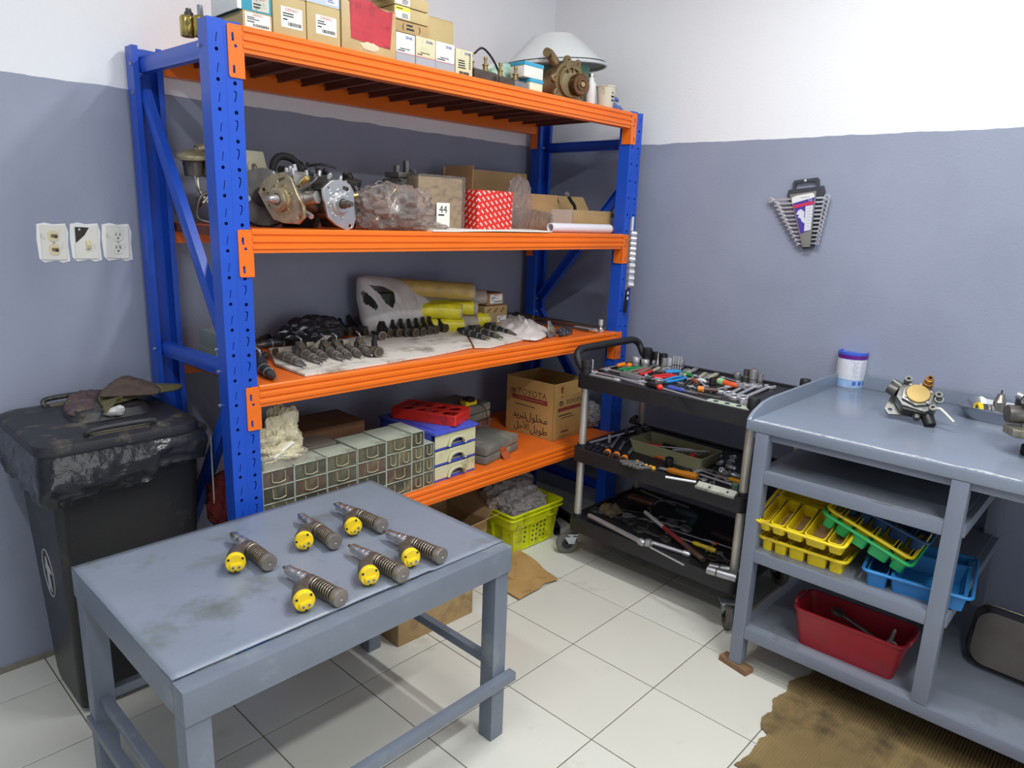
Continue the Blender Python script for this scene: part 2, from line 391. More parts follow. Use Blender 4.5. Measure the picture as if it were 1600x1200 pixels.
# end frames: the left one braced front-low, the right one rear-low
braces = [((.035, .05, 1.935), (.035, .56, 1.945)), ((.035, .56, 1.86), (.035, .06, 1.11)), ((.035, .055, 1.045), (.035, .56, 1.035)), ((.035, .06, .94), (.035, .56, .27)), ((.035, .055, .15), (.035, .56, .15)),
          ((1.975, .05, 1.866), (1.975, .56, 1.866)), ((1.975, .055, 1.68), (1.975, .56, 1.10)), ((1.975, .56, 1.03), (1.975, .055, .4)), ((1.975, .05, .17), (1.975, .56, .17))]
for a, b in braces:
    def rot_axis(m): return m
    c = MB(); L_ = dist(a, b)
    # web faces outwards (X), so the profile's width runs across the brace in the YZ plane
    z = (V(b)-V(a)).normalized(); x = V((1, 0, 0)) if a[0] > 1 else V((-1, 0, 0)); y = z.cross(x)
    c.M = Matrix(((y.x, x.x, z.x, a[0]), (y.y, x.y, z.y, a[1]), (y.z, x.z, z.z, a[2]), (0, 0, 0, 1)))
    w, d = .046, .024
    c.prism([(-w/2, -d/2), (-w/2, d/2), (-w/2+.006, d/2), (-.01, d/2+.003), (.01, d/2+.003), (w/2-.006, d/2), (w/2, d/2), (w/2, -d/2), (w/2-.002, -d/2), (w/2-.002, d/2-.003), (-w/2+.002, d/2-.003), (-w/2+.002, -d/2)], 0, L_)
    c.build('brace', G['blue'], rack, smooth=30)
    for p in (a, b): MB().cyl((p[0]-.04, p[1], p[2]), (p[0]-.016, p[1], p[2]), .0055, n=6).build('bolt', G['steel'], rack)
BP = [(0, 0), (0, .008), (-.004, .012), (-.004, .020), (.001, .024), (.001, .028), (-.004, .032), (-.004, .042), (.001, .046), (.001, .050), (-.004, .054), (-.004, .064), (0, .068), (.030, .068), (.030, .052), (.040, .052), (.040, 0)]
bm_ = MB(Matrix(((0, 0, 1, 0), (1, 0, 0, 0), (0, 1, 0, 0), (0, 0, 0, 1))))
bm_.prism(BP, .094, RL-.094)
beam0 = bm_.build('beam', G['orange'], rack, smooth=20)
cm = plate_mesh('end_connector', rrect(.052, .0965, -.068, .066, .006), [[(.066+a, .036+b) for a, b in ((-.003, -.012), (.004, -.012), (.003, .008), (-.001, .01), (-.004, .004))], circ(.073, .012, .0048, 8), [(.066+a, -.045+b) for a, b in ((-.003, -.012), (.004, -.012), (.003, .008), (-.001, .01), (-.004, .004))]], .003)
cm.transform(rotm(90)); q = MB(); q.bm.from_mesh(cm)
q.bx(.0935, .0965, -.0015, .045, -.068, .066)
conn0 = q.build('end_connector', G['orange'], rack, smooth=20)
PD = (RD-.046)/2
topp = MB().bx(-.1498, .1498, -PD, PD, -.0015, 0).build('shelf_panel', mat('orange_deck', (232, 108, 32), .42, 0, var=.06, vs=5), rack, smooth=0)
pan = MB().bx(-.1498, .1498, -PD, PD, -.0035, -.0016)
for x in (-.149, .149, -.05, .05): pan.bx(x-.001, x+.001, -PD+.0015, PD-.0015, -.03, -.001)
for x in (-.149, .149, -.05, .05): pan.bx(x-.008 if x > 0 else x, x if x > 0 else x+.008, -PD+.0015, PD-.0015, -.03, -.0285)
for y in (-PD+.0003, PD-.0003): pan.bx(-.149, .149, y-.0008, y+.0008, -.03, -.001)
panel0 = pan.build('panel_underside', mat('shaded_deck_maroon', (122, 70, 54), .6, 0, var=.12, vs=6), rack, smooth=0)  # darker than the deck: shade beneath the panels is put into this colour
first = True
for top in (1.995, 1.46, 1, 0.496):
    zb = top-.068
    fl = [(beam0, (0, -.003, zb), 0), (beam0, (RL, RD+.003, zb), 180), (conn0, (0, -.0035, zb), 0), (conn0, (RL, RD+.0035, zb), 180)]
    for o, l, r in fl:
        if first: pass
        add_copy(o, l, r)
    # mirrored connectors for the other ends
    if first:
        mm = conn0.data.copy(); mm.transform(Matrix.Scale(-1, 4, (1, 0, 0))); mm.flip_normals()
        connm = bpy.data.objects.new('end_connector', mm); COL.objects.link(connm); connm.parent = rack
    add_copy(connm, (RL, -.0035, zb)); add_copy(connm, (0, RD+.0035, zb), 180)
    for k in range(6):
        zz = top-.001 if k % 2 else top-.0005
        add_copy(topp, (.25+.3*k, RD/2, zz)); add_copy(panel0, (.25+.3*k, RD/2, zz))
    first = False
for o in (beam0, conn0, connm, panel0, topp): bpy.data.objects.remove(o)

# ================================================================ service trolley
TX0, TX1, TY0, TY1 = .145, .70, -.715, .092
tp = mat('trolley_plastic', (34, 34, 37), .5, var=.12, vs=14, bump=.08, bs=200)
trol = thing('tool_trolley', 'black three-shelf service trolley on casters with aluminium posts and a bent handle', 'trolley', ((TX0+TX1)/2, (TY0+TY1)/2, 0))
cx, cy = (TX0+TX1)/2, (TY0+TY1)/2
def rr(d, r=.03): return rrect(TX0+d-cx, TX1-d-cx, TY0+d-cy, TY1-d-cy, r)
for zf in (0.866, 0.535, 0.205):
    m = MB()
    m.prism(rr(.004), zf-.006, zf)
    o, i = rr(0), rr(.016, .02); n = len(o)
    vs = [(x, y, zf-.050) for x, y in o]+[(x, y, zf+.010) for x, y in o]+[(x, y, zf+.009) for x, y in i]+[(x, y, zf-.004) for x, y in i]
    fs = []
    for k in range(3):
        for a in range(n): fs.append((k*n+a, k*n+(a+1) % n, (k+1)*n+(a+1) % n, (k+1)*n+a))
    m.add(vs, fs)
    for y in (-.2, 0, .2): m.bx(TX0+.01-cx, TX1-.01-cx, y-.004, y+.004, zf-.035, zf-.005)
    m.build('tray_shelf', tp, trol, smooth=40)
pmt = mat('trolley_post', (196, 193, 184), .4, .6, var=.1, vs=12)
PX_, PY_ = (TX0+.04-cx, TX1-.04-cx), (TY0+.026-cy, TY1-.026-cy)
for x in PX_:
    for y in PY_:
        MB().cyl((x, y, .17), (x, y, .86), .0165, n=18).build('post', pmt, trol)
        for zf in (0.866, 0.535, 0.205):
            MB().ring((x, y, zf-.055), (x, y, zf+.024), .0215, .0163, 18).build('collar', tp, trol, bevel=.002)
for x in PX_:
    MB().lathe([(.0215, 0.866+.018), (.0215, 0.866+.05), (.019, 0.866+.054)], T(x, PY_[0], 0), 18).build('post_cap', tp, trol)
    MB().lathe([(.021, 0.866+.018), (.021, 0.866+.036), (.0235, 0.866+.038), (.0235, 0.866+.065), (.020, 0.866+.068)], T(x, PY_[1], 0), 18).build('post_cap', tp, trol)
h = MB(); y0 = PY_[1]; zt = 0.866+.10
h.tube([(PX_[0], y0-.01, 0.866+.02), (PX_[0]-.004, y0+.025, 0.866+.035), (PX_[0]-.002, y0+.052, 0.866+.08), (PX_[0]+.03, y0+.062, zt), (PX_[0]+.09, y0+.064, zt+.003), (PX_[1]-.09, y0+.064, zt+.003), (PX_[1]-.03, y0+.062, zt), (PX_[1]+.002, y0+.052, 0.866+.08), (PX_[1]+.004, y0+.025, 0.866+.035), (PX_[1], y0-.01, 0.866+.02)], .0165, 12, 6)
h.build('push_handle', tp, trol, smooth=60)
def caster(x, y, rz):
    g = bpy.data.objects.new('caster', None)
    cw = MB(); M = T(x, y, 0) @ rotm(0, 0, rz)
    fk = MB(M); fk.prism([(-.012, -.0), (.006, -.03), (.034, -.03), (.04, 0)], -.018, -.015, T(0, 0, .052) @ rotm(90) @ T(0, .03, 0)); fk.prism([(-.012, -.0), (.006, -.03), (.034, -.03), (.04, 0)], .015, .018, T(0, 0, .052) @ rotm(90) @ T(0, .03, 0))
    fk.bx(-.014, .044, -.018, .018, .08, .086); fk.cyl((.02, 0, .086), (.02, 0, .1), .02, n=14); fk.bx(-.005, .045, -.03, .03, .1, .105)
    f = fk.build('caster_fork', G['zinc'], trol, bevel=.001)
    w = MB(M); w.lathe([(.026, -.012), (.046, -.0125), (.050, -.009), (.050, .009), (.046, .0125), (.026, .012)], T(0, 0, .0505) @ rotm(90), 28, closed=True); w.build('caster_wheel', G['tyre'], trol, bevel=0)
    hb = MB(M); hb.cyl((0, -.011, .0505), (0, .011, .0505), .027, n=20).cyl((0, -.02, .0505), (0, .02, .0505), .006, n=8); hb.build('wheel_hub', G['black_plastic'], trol)
    return M
mat('zinc', (196, 204, 208), .35, .7); mat('tyre', (98, 96, 92), .7)
caster(PX_[0]+.018, PY_[1]+.066, -40)
br = MB(T(PX_[0]+.018, PY_[1]+.066, 0) @ rotm(0, 0, 150)); br.box((-.03, 0, .088), (.05, .03, .004), rotm(0, -10)); br.build('brake_pedal', G['zinc'], trol, bevel=.001)
caster(PX_[0]-.012, PY_[0]+.0, 38); caster(PX_[1], PY_[1], 130); caster(PX_[1], PY_[0], 60)
# ---------------------------------------------------------------- hand tools
def wrench(a, b, w=.012, label='', group=None, m='chrome', th=.005):
    """combination spanner: open jaw at a, ring at b"""
    L_ = dist(a, b); M = frame(a, b); r = w*1.05
    o = [(0+.6*r, -w*.32), (L_-r, -w*.28), (L_-r, w*.28), (.6*r, w*.32)]
    jaw = [(.9*r, -w*.35)]+[(r*math.cos(math.radians(t)), r*math.sin(math.radians(t))) for t in (-50, -90, -130, -150)]+[(-.25*r, -.42*r), (.35*r, -.4*r), (.35*r, .4*r), (-.25*r, .42*r)]+[(r*math.cos(math.radians(t)), r*math.sin(math.radians(t))) for t in (150, 130, 90, 50)]+[(.9*r, w*.35)]
    t = thing('spanner', label, 'wrench', M=M, group=group)
    g = MB(); g.prism(o, -th*.35, th*.35); g.build('shaft', G[m], t, bevel=th*.12, seg=1)
    g = MB(); g.prism(jaw, -th/2, th/2); g.build('open_jaw', G[m], t, bevel=.0006, seg=1)
    g = MB(T(L_, 0, 0) @ rotm(0, 8)); g.ring((0, 0, -th*.65), (0, 0, th*.65), r*.95, r*.55, 16); g.build('ring_end', G[m], t, bevel=.0006, seg=1)
    return t
def screwdriver(a, b, hl, col, label, r=.011, sr=.003, group=None, col2=None, ball=False):
    """handle at a, blade tip at b"""
    L_ = dist(a, b); M = frame(a, b); t = thing('screwdriver', label, 'screwdriver', M=M, group=group)
    h = MB(rotm(0, 90))
    if ball: h.ball((0, 0, r*.9), r*1.1, 14); h.build('ball_end', mat(*col2), t); h = MB(rotm(0, 90)); h.lathe([(r*.6, r*1.6), (r*.95, hl*.3), (r*.9, hl*.8), (r*.5, hl)], None, 12)
    else: h.lathe([(r*.55, 0), (r*.95, r*.25), (r, hl*.3), (r*.8, hl*.62), (r*.95, hl*.82), (r*.6, hl)], None, 10)
    h.build('handle', mat(*col), t)
    if col2 and not ball:
        c = MB(rotm(0, 90)); c.ring((0, 0, hl*.08), (0, 0, hl*.34), r*1.08, r*.9, 10); c.build('grip_band', mat(*col2), t)
    s = MB(rotm(0, 90)); s.cyl((0, 0, hl*.96), (0, 0, L_-.012), sr, n=8); s.box((0, 0, L_-.006), (sr*.7, sr*2.4, .014)); s.build('blade', G['steel'], t)
    return t
def socket(p, r, h, label, m='chrome', group=None, d=(0, 0, 1), step=None, cat='socket', name='socket'):
    """hollow drive socket standing on p, or lying along d"""
    M = axis(p, V(p)+V(d)); t = thing(name, label, cat, M=M, group=group)
    g = MB()
    if step: g.lathe([(step*r, 0), (step*r, h*.45), (r, h*.52), (r, h), (r*.72, h), (r*.68, h*.6), (r*.3, h*.55), (.3*r, 0)], None, 16, closed=True)
    else: g.lathe([(r*.97, 0), (r, h*.06), (r, h*.94), (r*.95, h), (r*.72, h), (r*.68, h*.45), (r*.3, h*.4), (r*.3, 0)], None, 16, closed=True)
    b = g.build('body', G[m], t)
    k = MB(); k.ring((0, 0, h*.3), (0, 0, h*.36), (step*r if step else r)*1.025, r*.8, 16); k.build('knurled_band', G['dark_steel'], t)
    return t
def rod(a, b, r, label, m='chrome', cat='bar', name='extension_bar', group=None, ends=1.4, er=None):
    L_ = dist(a, b); M = frame(a, b); t = thing(name, label, cat, M=M, group=group)
    g = MB(rotm(0, 90)); g.cyl((0, 0, 0), (0, 0, L_), r, n=10); g.build('shaft', G[m], t)
    if ends:
        g = MB(rotm(0, 90)); e = min(.03, L_*.2); g.lathe([(r*ends, L_-e), (r*ends, L_-e*.3), (r*.8, L_)], None, 10); g.build('drive_end', G[m], t)
        g = MB(rotm(0, 90)); g.box((0, 0, -.004), (r*1.3, r*1.3, .012)); g.build('square_drive', G[m], t)
    return t
def pliers(a, b, col, label, w=.02, group=None):
    """jaw tip at a, handle ends at b"""
    L_ = dist(a, b); M = frame(a, b); t = thing('pliers', label, 'pliers', M=M, group=group)
    j = MB(); j.prism([(0, -.003), (.03, -.011), (.055, -.010), (.075, -.006), (.075, .006), (.055, .010), (.03, .011), (0, .003)], -.005, .005, Matrix.Diagonal((L_/.19, 1, 1, 1))); j.build('jaws', G['dark_steel'], t, bevel=.001, seg=1)
    j = MB(); j.cyl((.055*L_/.19, 0, -.007), (.055*L_/.19, 0, .007), .007); j.build('pivot', G['steel'], t)
    for s in (-1, 1):
        h = MB(); h.tube([(.07*L_/.19, s*.006, 0), (.1*L_/.19, s*w*.75, 0), (.15*L_/.19, s*w*.9, 0), (L_, s*w*.6, 0)], .0065, 8, 4); h.build('handle', mat(*col), t, smooth=60)
    return t
RED = ('red_plastic', (206, 40, 44), .35); ORG = ('orange_plastic', (242, 140, 26), .35); BLU = ('blue_grip', (46, 138, 202), .4); GRN = ('green_grip', (30, 130, 72), .4)
BLK = ('black_plastic', (26, 26, 29), .45); DBL = ('navy_grip', (74, 88, 170), .4); AMB = ('amber_plastic', (168, 104, 28), .25); BRN = ('brown_grip', (84, 58, 50), .45); YEL = ('yellow_plastic', (236, 206, 20), .38)
zs = 0.866+.006
# front chrome row
wrench((0.2431, 0.072, 0.872), (0.2384, -0.1852, 0.872), .02, 'long chrome spanner at the handle end of the trolley top, near the front edge', 'chrome spanners along the trolley top', th=.008)
wrench((0.3381, 0.072, 0.872), (0.3373, -0.2033, 0.872), .02, 'chrome spanner lying behind the long chrome spanner, ring pointing at red pliers', 'chrome spanners along the trolley top', th=.008)
rod((0.166, 0.0216, 0.878), (0.1701, -0.1203, 0.878), .006, 'white-chrome ratchet handle on the front lip beside the black post cap', 'chrome', 'bar', 'ratchet_wrench')
rod((0.2143, -0.0995, 0.876), (0.188, -0.2238, 0.876), .004, 'thin polished bar on the front lip between ratchet handle and red ball screwdriver')
socket((0.2329, 0.072, 0.866), .005, .062, 'thin chrome stub standing upright beside the black post cap', name='extension_bar', cat='bar')
b = MB(frame((0.3056, -0.0362, 0.877), (0.2735, -0.1807, 0.877))); b.bx(0, .125, -.012, .012, -.01, -.008).bx(0, .125, -.012, -.0105, -.01, .010).bx(0, .125, .0105, .012, -.01, .010); tag(b.build('channel_bracket', G['chrome'], bevel=.0006, seg=1), 'polished open channel bracket lying among the chrome spanners on the trolley', 'bracket')
screwdriver((0.4803, 0.072, 0.876), (0.2924, 0.072, 0.876), .055, ORG, 'orange-handled screwdriver at the back left of the trolley top')
screwdriver((0.4925, 0.0469, 0.876), (0.3629, 0.024, 0.876), .03, ORG, 'stubby orange screwdriver in front of the short chrome sockets', r=.012)
pliers((0.5623, -0.0293, 0.874), (0.3575, 0.0063, 0.874), GRN, 'green-gripped pliers lying in front of the short chrome sockets')
pliers((0.5913, -0.0452, 0.876), (0.3395, -0.0565, 0.876), ('grey_grip', (120, 112, 96), .5), 'worn grey pliers between the green pliers and the red pliers')
pliers((0.285, -0.0933, 0.876), (0.47, -0.0742, 0.876), RED, 'small red-handled pliers behind the chrome spanners')
pliers((0.2762, -0.1475, 0.876), (0.4544, -0.2038, 0.878), RED, 'large red-handled pliers in the middle of the trolley top')
pliers((0.2201, -0.2455, 0.878), (0.4544, -0.2507, 0.878), BLU, 'pliers with bright blue grips beside the red-handled pliers')
pliers((0.4498, -0.1198, 0.878), (0.5386, -0.1826, 0.88), BLU, 'blue-gripped pliers nearest the tall sockets', w=.014)
screwdriver((0.1857, -0.3083, 0.882), (0.2136, -0.1977, 0.878), .09, BLK, 'black screwdriver with a red ball end on the front lip', r=.012, col2=('red_ball', (232, 60, 52), .35), ball=True)
rod((0.1578, -0.3307, 0.888), (0.1177, -0.5369, 0.888), .003, 'thin bright rod along the front lip right of the red ball', ends=0, name='steel_rod', cat='rod')
screwdriver((0.2391, -0.3056, 0.876), (0.2376, -0.4379, 0.876), .075, DBL, 'navy-blue handled screwdriver behind the thin bright rod', r=.011)
for k in range(5):
    x, y = 1058+k*6.5, 604-k*.5
    rod((0.302, -0.3101, 0.87) if k == 0 else (0.3171, -0.3219, 0.87) if k == 1 else (0.33, -0.3322, 0.87) if k == 2 else (0.3452, -0.3441, 0.87) if k == 3 else (0.3582, -0.3543, 0.87),
        (0.4852, -0.2462, 0.87) if k == 0 else (0.4898, -0.2653, 0.87) if k == 1 else (0.4829, -0.2906, 0.87) if k == 2 else (0.4738, -0.3139, 0.87) if k == 3 else (0.4649, -0.3368, 0.87), .0035, 'dark hex key in the fanned row in the middle of the trolley top', 'dark_steel', 'hex key', 'hex_key', 'fanned hex keys', ends=0)
b = MB(frame((0.455, -0.2906, 0.874), (0.4002, -0.3657, 0.874))); b.lathe([(.006, 0), (.011, .01), (.011, .04), (.007, .05)], rotm(0, 90), 10); tag(b.build('copper_sleeve', mat('copper', (190, 112, 78), .4, .6)), 'copper-coloured sleeve between hex keys and the black socket', 'sleeve')
b = MB(frame((0.4975, -0.2975, 0.872), (0.4545, -0.3688, 0.872))); b.lathe([(.003, 0), (.009, .015), (.009, .05), (.004, .062)], rotm(0, 90), 10); tag(b.build('plastic_nozzle', G['white']), 'small white nozzle left of the black socket on the trolley', 'nozzle')
socket((0.4594, -0.3845, 0.866), .015, .03, 'black impact socket standing in front of the orange handle', 'black_plastic')
screwdriver((0.4976, -0.3862, 0.88), (0.4714, -0.527, 0.878), .1, ('vermilion', (226, 92, 44), .4), 'fat orange-handled driver with a pale collar left of the chrome spanners', r=.014, sr=.006, col2=('pale_green', (150, 214, 150), .4))
screwdriver((0.5287, -0.2016, 0.876), (0.5014, -0.3223, 0.876), .06, GRN, 'green-handled screwdriver right of the blue pliers', r=.01)
screwdriver((0.3045, -0.395, 0.878), (0.3527, -0.5004, 0.878), .085, BRN, 'brown screwdriver with an orange band at the trolley centre', r=.011, sr=.005, col2=('orange_band', (244, 130, 20), .4))
b = MB(frame((0.2797, -0.3698, 0.869), (0.2682, -0.5042, 0.869))); b.bx(0, .15, -.014, .014, -.002, .002); tag(b.build('flat_file', G['dark_steel'], bevel=.001), 'flat dark file lying behind the grey socket rail', 'file')
for i, (a, c) in enumerate((((0.3445, -0.5161, 0.872), (0.5684, -0.4872, 0.872)), ((0.3136, -0.5527, 0.874), (0.5682, -0.5264, 0.874)), ((0.3148, -0.5886, 0.876), (0.6035, -0.5684, 0.874)))):
    wrench(c, a, .024, ['chrome spanner nearest the brown screwdriver, ring toward the front lip', 'middle chrome spanner of the three at the bench end', 'chrome spanner closest to the bench corner'][i], 'chrome spanners at the bench end', th=.01)
# pale grey socket rail on the front lip
t = thing('socket_rail', 'pale grey-green plastic socket rail on the front lip by the bench', 'socket rail', M=frame((0.1826, -0.5117, 0.872), (0.1865, -0.6776, 0.872)))
MB().bx(0, .215, -.022, .022, -.005, .006).build('rail_body', mat('grey_green_plastic', (178, 188, 170), .5), t, bevel=.003)
for k in range(3):
    MB().cyl((.035+k*.045, -.006, .006), (.035+k*.045, -.006, .0075), .010).build('socket_hole', G['black_plastic'], t)
for k in range(3): socket((0.192, -0.6423, 0.878) if k == 0 else (0.1946, -0.6559, 0.878) if k == 1 else (0.1885, -0.6736, 0.878), .007, .022, 'tiny chrome socket on the bench end of the socket rail', group='tiny sockets on the rail')
# standing sockets at the back left
for (p, r, h_, m_, lb) in (((0.5545, 0.0593, 0.866), .019, .036, 'chrome', 'wide chrome socket standing nearest the trolley handle'), ((0.5666, 0.0143, 0.866), .018, .03, 'chrome', 'wide chrome socket in front of the black ones, second from the handle'),
    ((0.684, 0.072, 0.866), .020, .05, 'black_plastic', 'black impact socket behind the wide chrome socket nearest the handle'), ((0.684, 0.072, 0.866), .021, .052, 'black_plastic', 'big black impact socket, second from the handle'),
    ((0.684, 0.0303, 0.866), .018, .05, 'black_plastic', 'black impact socket behind the slim chrome spike'), ((0.684, -0.0098, 0.866), .019, .048, 'black_plastic', 'black impact socket behind the tall chrome sockets'),
    ((0.6251, 0.0062, 0.866), .008, .02, 'chrome', 'small chrome socket left of the chrome spike'), ((0.5627, -0.0875, 0.866), .013, .055, 'steel', 'tall grey deep socket right of the spike'), ((0.5823, -0.1024, 0.866), .012, .055, 'chrome', 'tall chrome socket with banded waist right of the deep grey one'),
    ((0.684, -0.1095, 0.866), .011, .036, 'steel', 'grey socket rightmost of the tall back row'),
    ((0.6651, -0.395, 0.866), .017, .03, 'steel', 'short knurled steel socket at the bench end, left of three'), ((0.6346, -0.448, 0.866), .013, .055, 'dark_steel', 'dark stepped socket at the bench end'), ((0.6241, -0.4846, 0.866), .018, .065, 'steel', 'widest tall steel socket at the bench end'), ((0.6256, -0.5151, 0.866), .011, .05, 'steel', 'slim steel socket nearest the bench')):
    socket(p, r, h_, lb, m_, step=1.3 if lb.startswith('dark stepped') else None)
t = thing('punch', 'slender chrome spike standing among the back row of sockets', 'punch', (0.5884, -0.0376, 0.866)); MB().lathe([(.010, 0), (.010, .012), (.006, .016), (.005, .03), (.003, .034), (.0015, .075)], None, 12).build('spike', G['chrome'], t)
for k, p in enumerate(((0.6096, -0.106, 0.866), (0.6195, -0.1135, 0.866), (0.6166, -0.1285, 0.866), (0.6264, -0.136, 0.866))):
    socket(p, .0048, .062, 'thin deep chrome socket in the standing group of four', group='thin deep sockets', m='chrome')
inj_c = mat('cream_metal', (196, 190, 160), .4, .5)
for k, (a, c) in enumerate((((0.4878, -0.2128, 0.875), (0.6319, -0.1746, 0.875)), ((0.49, -0.2304, 0.875), (0.6362, -0.1949, 0.875)), ((0.5713, -0.2123, 0.875), (0.6794, -0.1935, 0.875)), ((0.5105, -0.2931, 0.875), (0.6235, -0.2687, 0.875)), ((0.5056, -0.3201, 0.875), (0.62, -0.2985, 0.875)), ((0.5475, -0.3218, 0.875), (0.6541, -0.3085, 0.875)), ((0.464, -0.1244, 0.874), (0.6269, -0.078, 0.874)), ((0.4616, -0.0897, 0.874), (0.5689, -0.0694, 0.874)))):
    t = thing('nozzle_holder', 'small nozzle fitting heaped at the back of the trolley top', 'fitting', M=frame(a, c), group='small fittings heaped on the trolley top')
    L_ = dist(a, c); MB(rotm(0, 90)).lathe([(.004, 0), (.008, .006), (.008, L_*.45), (.010, L_*.5), (.010, L_*.75), (.006, L_*.8), (.005, L_)], None, 10).build('body', inj_c if k % 2 else G['steel'], t)
# -------- middle shelf
zs = 0.535
rod((0.2568, 0.072, 0.544), (0.6069, 0.0395, 0.544), .006, 'long chrome extension bar along the handle end of the middle shelf')
socket((0.3498, 0.0352, 0.535), .008, .034, 'chrome knob standing beside the long extension bar')
for k, (a, c, lb) in enumerate((((0.1757, -0.0754, 0.548), (0.4378, 0.0408, 0.543), 'orange-and-black screwdriver, first from the trolley post'), ((0.1775, -0.1206, 0.548), (0.3913, -0.0198, 0.543), 'screwdriver with a bright orange end, middle of three'), ((0.166, -0.1671, 0.548), (0.4207, -0.0693, 0.543), 'orange-and-black screwdriver, third from the trolley post'))):
    screwdriver(a, c, .075, BLK, lb, r=.014, sr=.007, col2=('orange_band', (244, 130, 20), .4))
for k, (a, c) in enumerate((((0.1832, 0.0505, 0.54), (0.288, 0.072, 0.54)), ((0.1723, 0.014, 0.54), (0.2975, 0.0476, 0.54)), ((0.1756, -0.0113, 0.54), (0.3003, 0.0212, 0.54)), ((0.1766, -0.0346, 0.54), (0.291, -0.0066, 0.54)))):
    pliers(c, a, BLK, 'small black pliers in the row beside the trolley post', w=.012, group='small black pliers in a row')
for k, p in enumerate(((0.166, -0.2337, 0.547), (0.179, -0.2132, 0.547), (0.166, -0.2649, 0.547), (0.166, -0.2854, 0.547), (0.166, -0.3, 0.547), (0.1666, -0.2434, 0.547))):
    t = thing('nut_driver', 'short driver with a shiny amber end in the cluster on the middle shelf', 'driver', M=T(p) @ rotm(0, 0, 40), group='amber-ended drivers')
    MB().ball((0, -.012, 0), .0105, 12).build('amber_end', mat('amber_ball', (224, 160, 30), .2), t)
    MB().cyl((0, -.006, 0), (0, .06, 0), .0075, n=10).build('shank', G['dark_steel'], t)
for p in ((0.166, -0.2288, 0.549), (0.166, -0.2513, 0.551)): socket(p, .014, .03, 'round steel socket lying among the amber-ended drivers', 'steel', 'round sockets among the drivers', d=(-.6, -.7, 0))
pliers((0.3559, -0.1322, 0.543), (0.3337, -0.269, 0.543), ('black_orange', (206, 86, 24), .45), 'pliers with orange grips in front of the clear parts tub', w=.016)
socket((0.2793, -0.3182, 0.535), .017, .036, 'black socket standing in front of the clear parts tub', 'black_plastic')
screwdriver((0.2063, -0.4899, 0.552), (0.1982, -0.3212, 0.547), .13, AMB, 'big amber-handled screwdriver near the front of the middle shelf', r=.016, sr=.006)
rod((0.0844, -0.4188, 0.565), (0.1262, -0.5274, 0.565), .005, 'bright chrome bar on the middle front lip left of the white rail', ends=0, name='chrome_bar')
wrench((0.3156, -0.4391, 0.543), (0.2966, -0.5751, 0.543), .016, 'chrome spanner behind the white rail on the middle shelf', th=.007)
rod((0.2569, -0.4794, 0.547), (0.2483, -0.6359, 0.547), .005, 'long chrome bar ending at the green-collared socket')
t = thing('empty_rail', 'dirty white plastic rail propped on the middle front lip', 'socket rail', M=frame((0.0941, -0.5475, 0.569), (0.1006, -0.6707, 0.569), 30))
MB().bx(0, .15, -.018, .018, -.003, .003).bx(0, .15, -.018, -.014, -.003, .012).build('rail_body', mat('dirty_white', (186, 188, 174), .6, dirt=((120, 118, 100), .4, 30)), t, bevel=.002)
for k in range(2): MB().cyl((.05+k*.07, .002, .003), (.05+k*.07, .002, .0042), .004).build('rivet', G['black_plastic'], t)
t = thing('oil_filter_socket', 'chrome socket with a green collar beside the right trolley post', 'socket', (0.182, -0.6569, 0.535))
MB().lathe([(.021, 0), (.023, .004), (.023, .016), (.018, .02)], None, 20).build('chrome_base', G['chrome'], t)
MB().lathe([(.014, .02), (.014, .046), (.012, .048)], None, 16).build('green_collar', mat('dark_green', (66, 92, 74), .5), t)
screwdriver((0.2998, -0.6426, 0.546), (0.314, -0.5164, 0.546), .07, ('yellow_orange', (246, 170, 30), .35), 'yellow-orange screwdriver by the right trolley post', r=.011)
for k in range(9):
    p = ((0.4757, -0.456, 0.543), (0.4419, -0.4961, 0.545), (0.5084, -0.4917, 0.545), (0.3736, -0.5166, 0.545), (0.3604, -0.551, 0.547), (0.4341, -0.5397, 0.545), (0.5202, -0.4269, 0.545), (0.3589, -0.5903, 0.545), (0.5404, -0.4553, 0.545))[k]
    socket(p, .011, .03, 'small chrome socket heaped beside the parts tub', 'chrome', 'chrome sockets heaped by the tub', d=(rnd.uniform(-1, 1), rnd.uniform(-1, 1), rnd.uniform(-.1, .3)))
for k in range(10):
    p = ((0.6318, 0.072, 0.545), (0.565, 0.0484, 0.547), (0.6354, 0.0786, 0.565), (0.6282, 0.0501, 0.547), (0.5233, 0.0567, 0.547), (0.6263, 0.0994, 0.575), (0.5202, -0.0066, 0.547), (0.4916, -0.0465, 0.547), (0.4661, -0.0249, 0.547), (0.6086, 0.0118, 0.547))[k]
    socket(p, .013, .036, 'dark socket in the heap at the back left of the middle shelf', 'dark_steel', 'dark sockets heaped by the rear post', d=(rnd.uniform(-1, 1), rnd.uniform(-1, 1), rnd.uniform(-.2, .4)))
# clear parts tub with tools
tub_m = mat('smoky_tub', (150, 148, 112), .35); 
def open_box(t, w, d, h, th, m, taper=.92, name='tub_wall', r=.015):
    g = MB(); o = rrect(-w/2, w/2, -d/2, d/2, r); n = len(o); i = [(x*(1-2*th/w), y*(1-2*th/d)) for x, y in o]
    rim = [(x*(1+2*th/w), y*(1+2*th/d)) for x, y in o]
    vs = [(x*taper, y*taper, 0) for x, y in o]+[(x, y, h-.006) for x, y in o]+[(x, y, h-.005) for x, y in rim]+[(x, y, h) for x, y in rim]+[(x, y, h) for x, y in i]+[(x*taper, y*taper, th) for x, y in i]
    fs = [tuple(range(n))[::-1], tuple(5*n+k for k in range(n))]
    for k in range(5):
        for a in range(n): fs.append((k*n+a, k*n+(a+1) % n, (k+1)*n+(a+1) % n, (k+1)*n+a))
    g.add(vs, fs); return g.build(name, m, t, smooth=40)
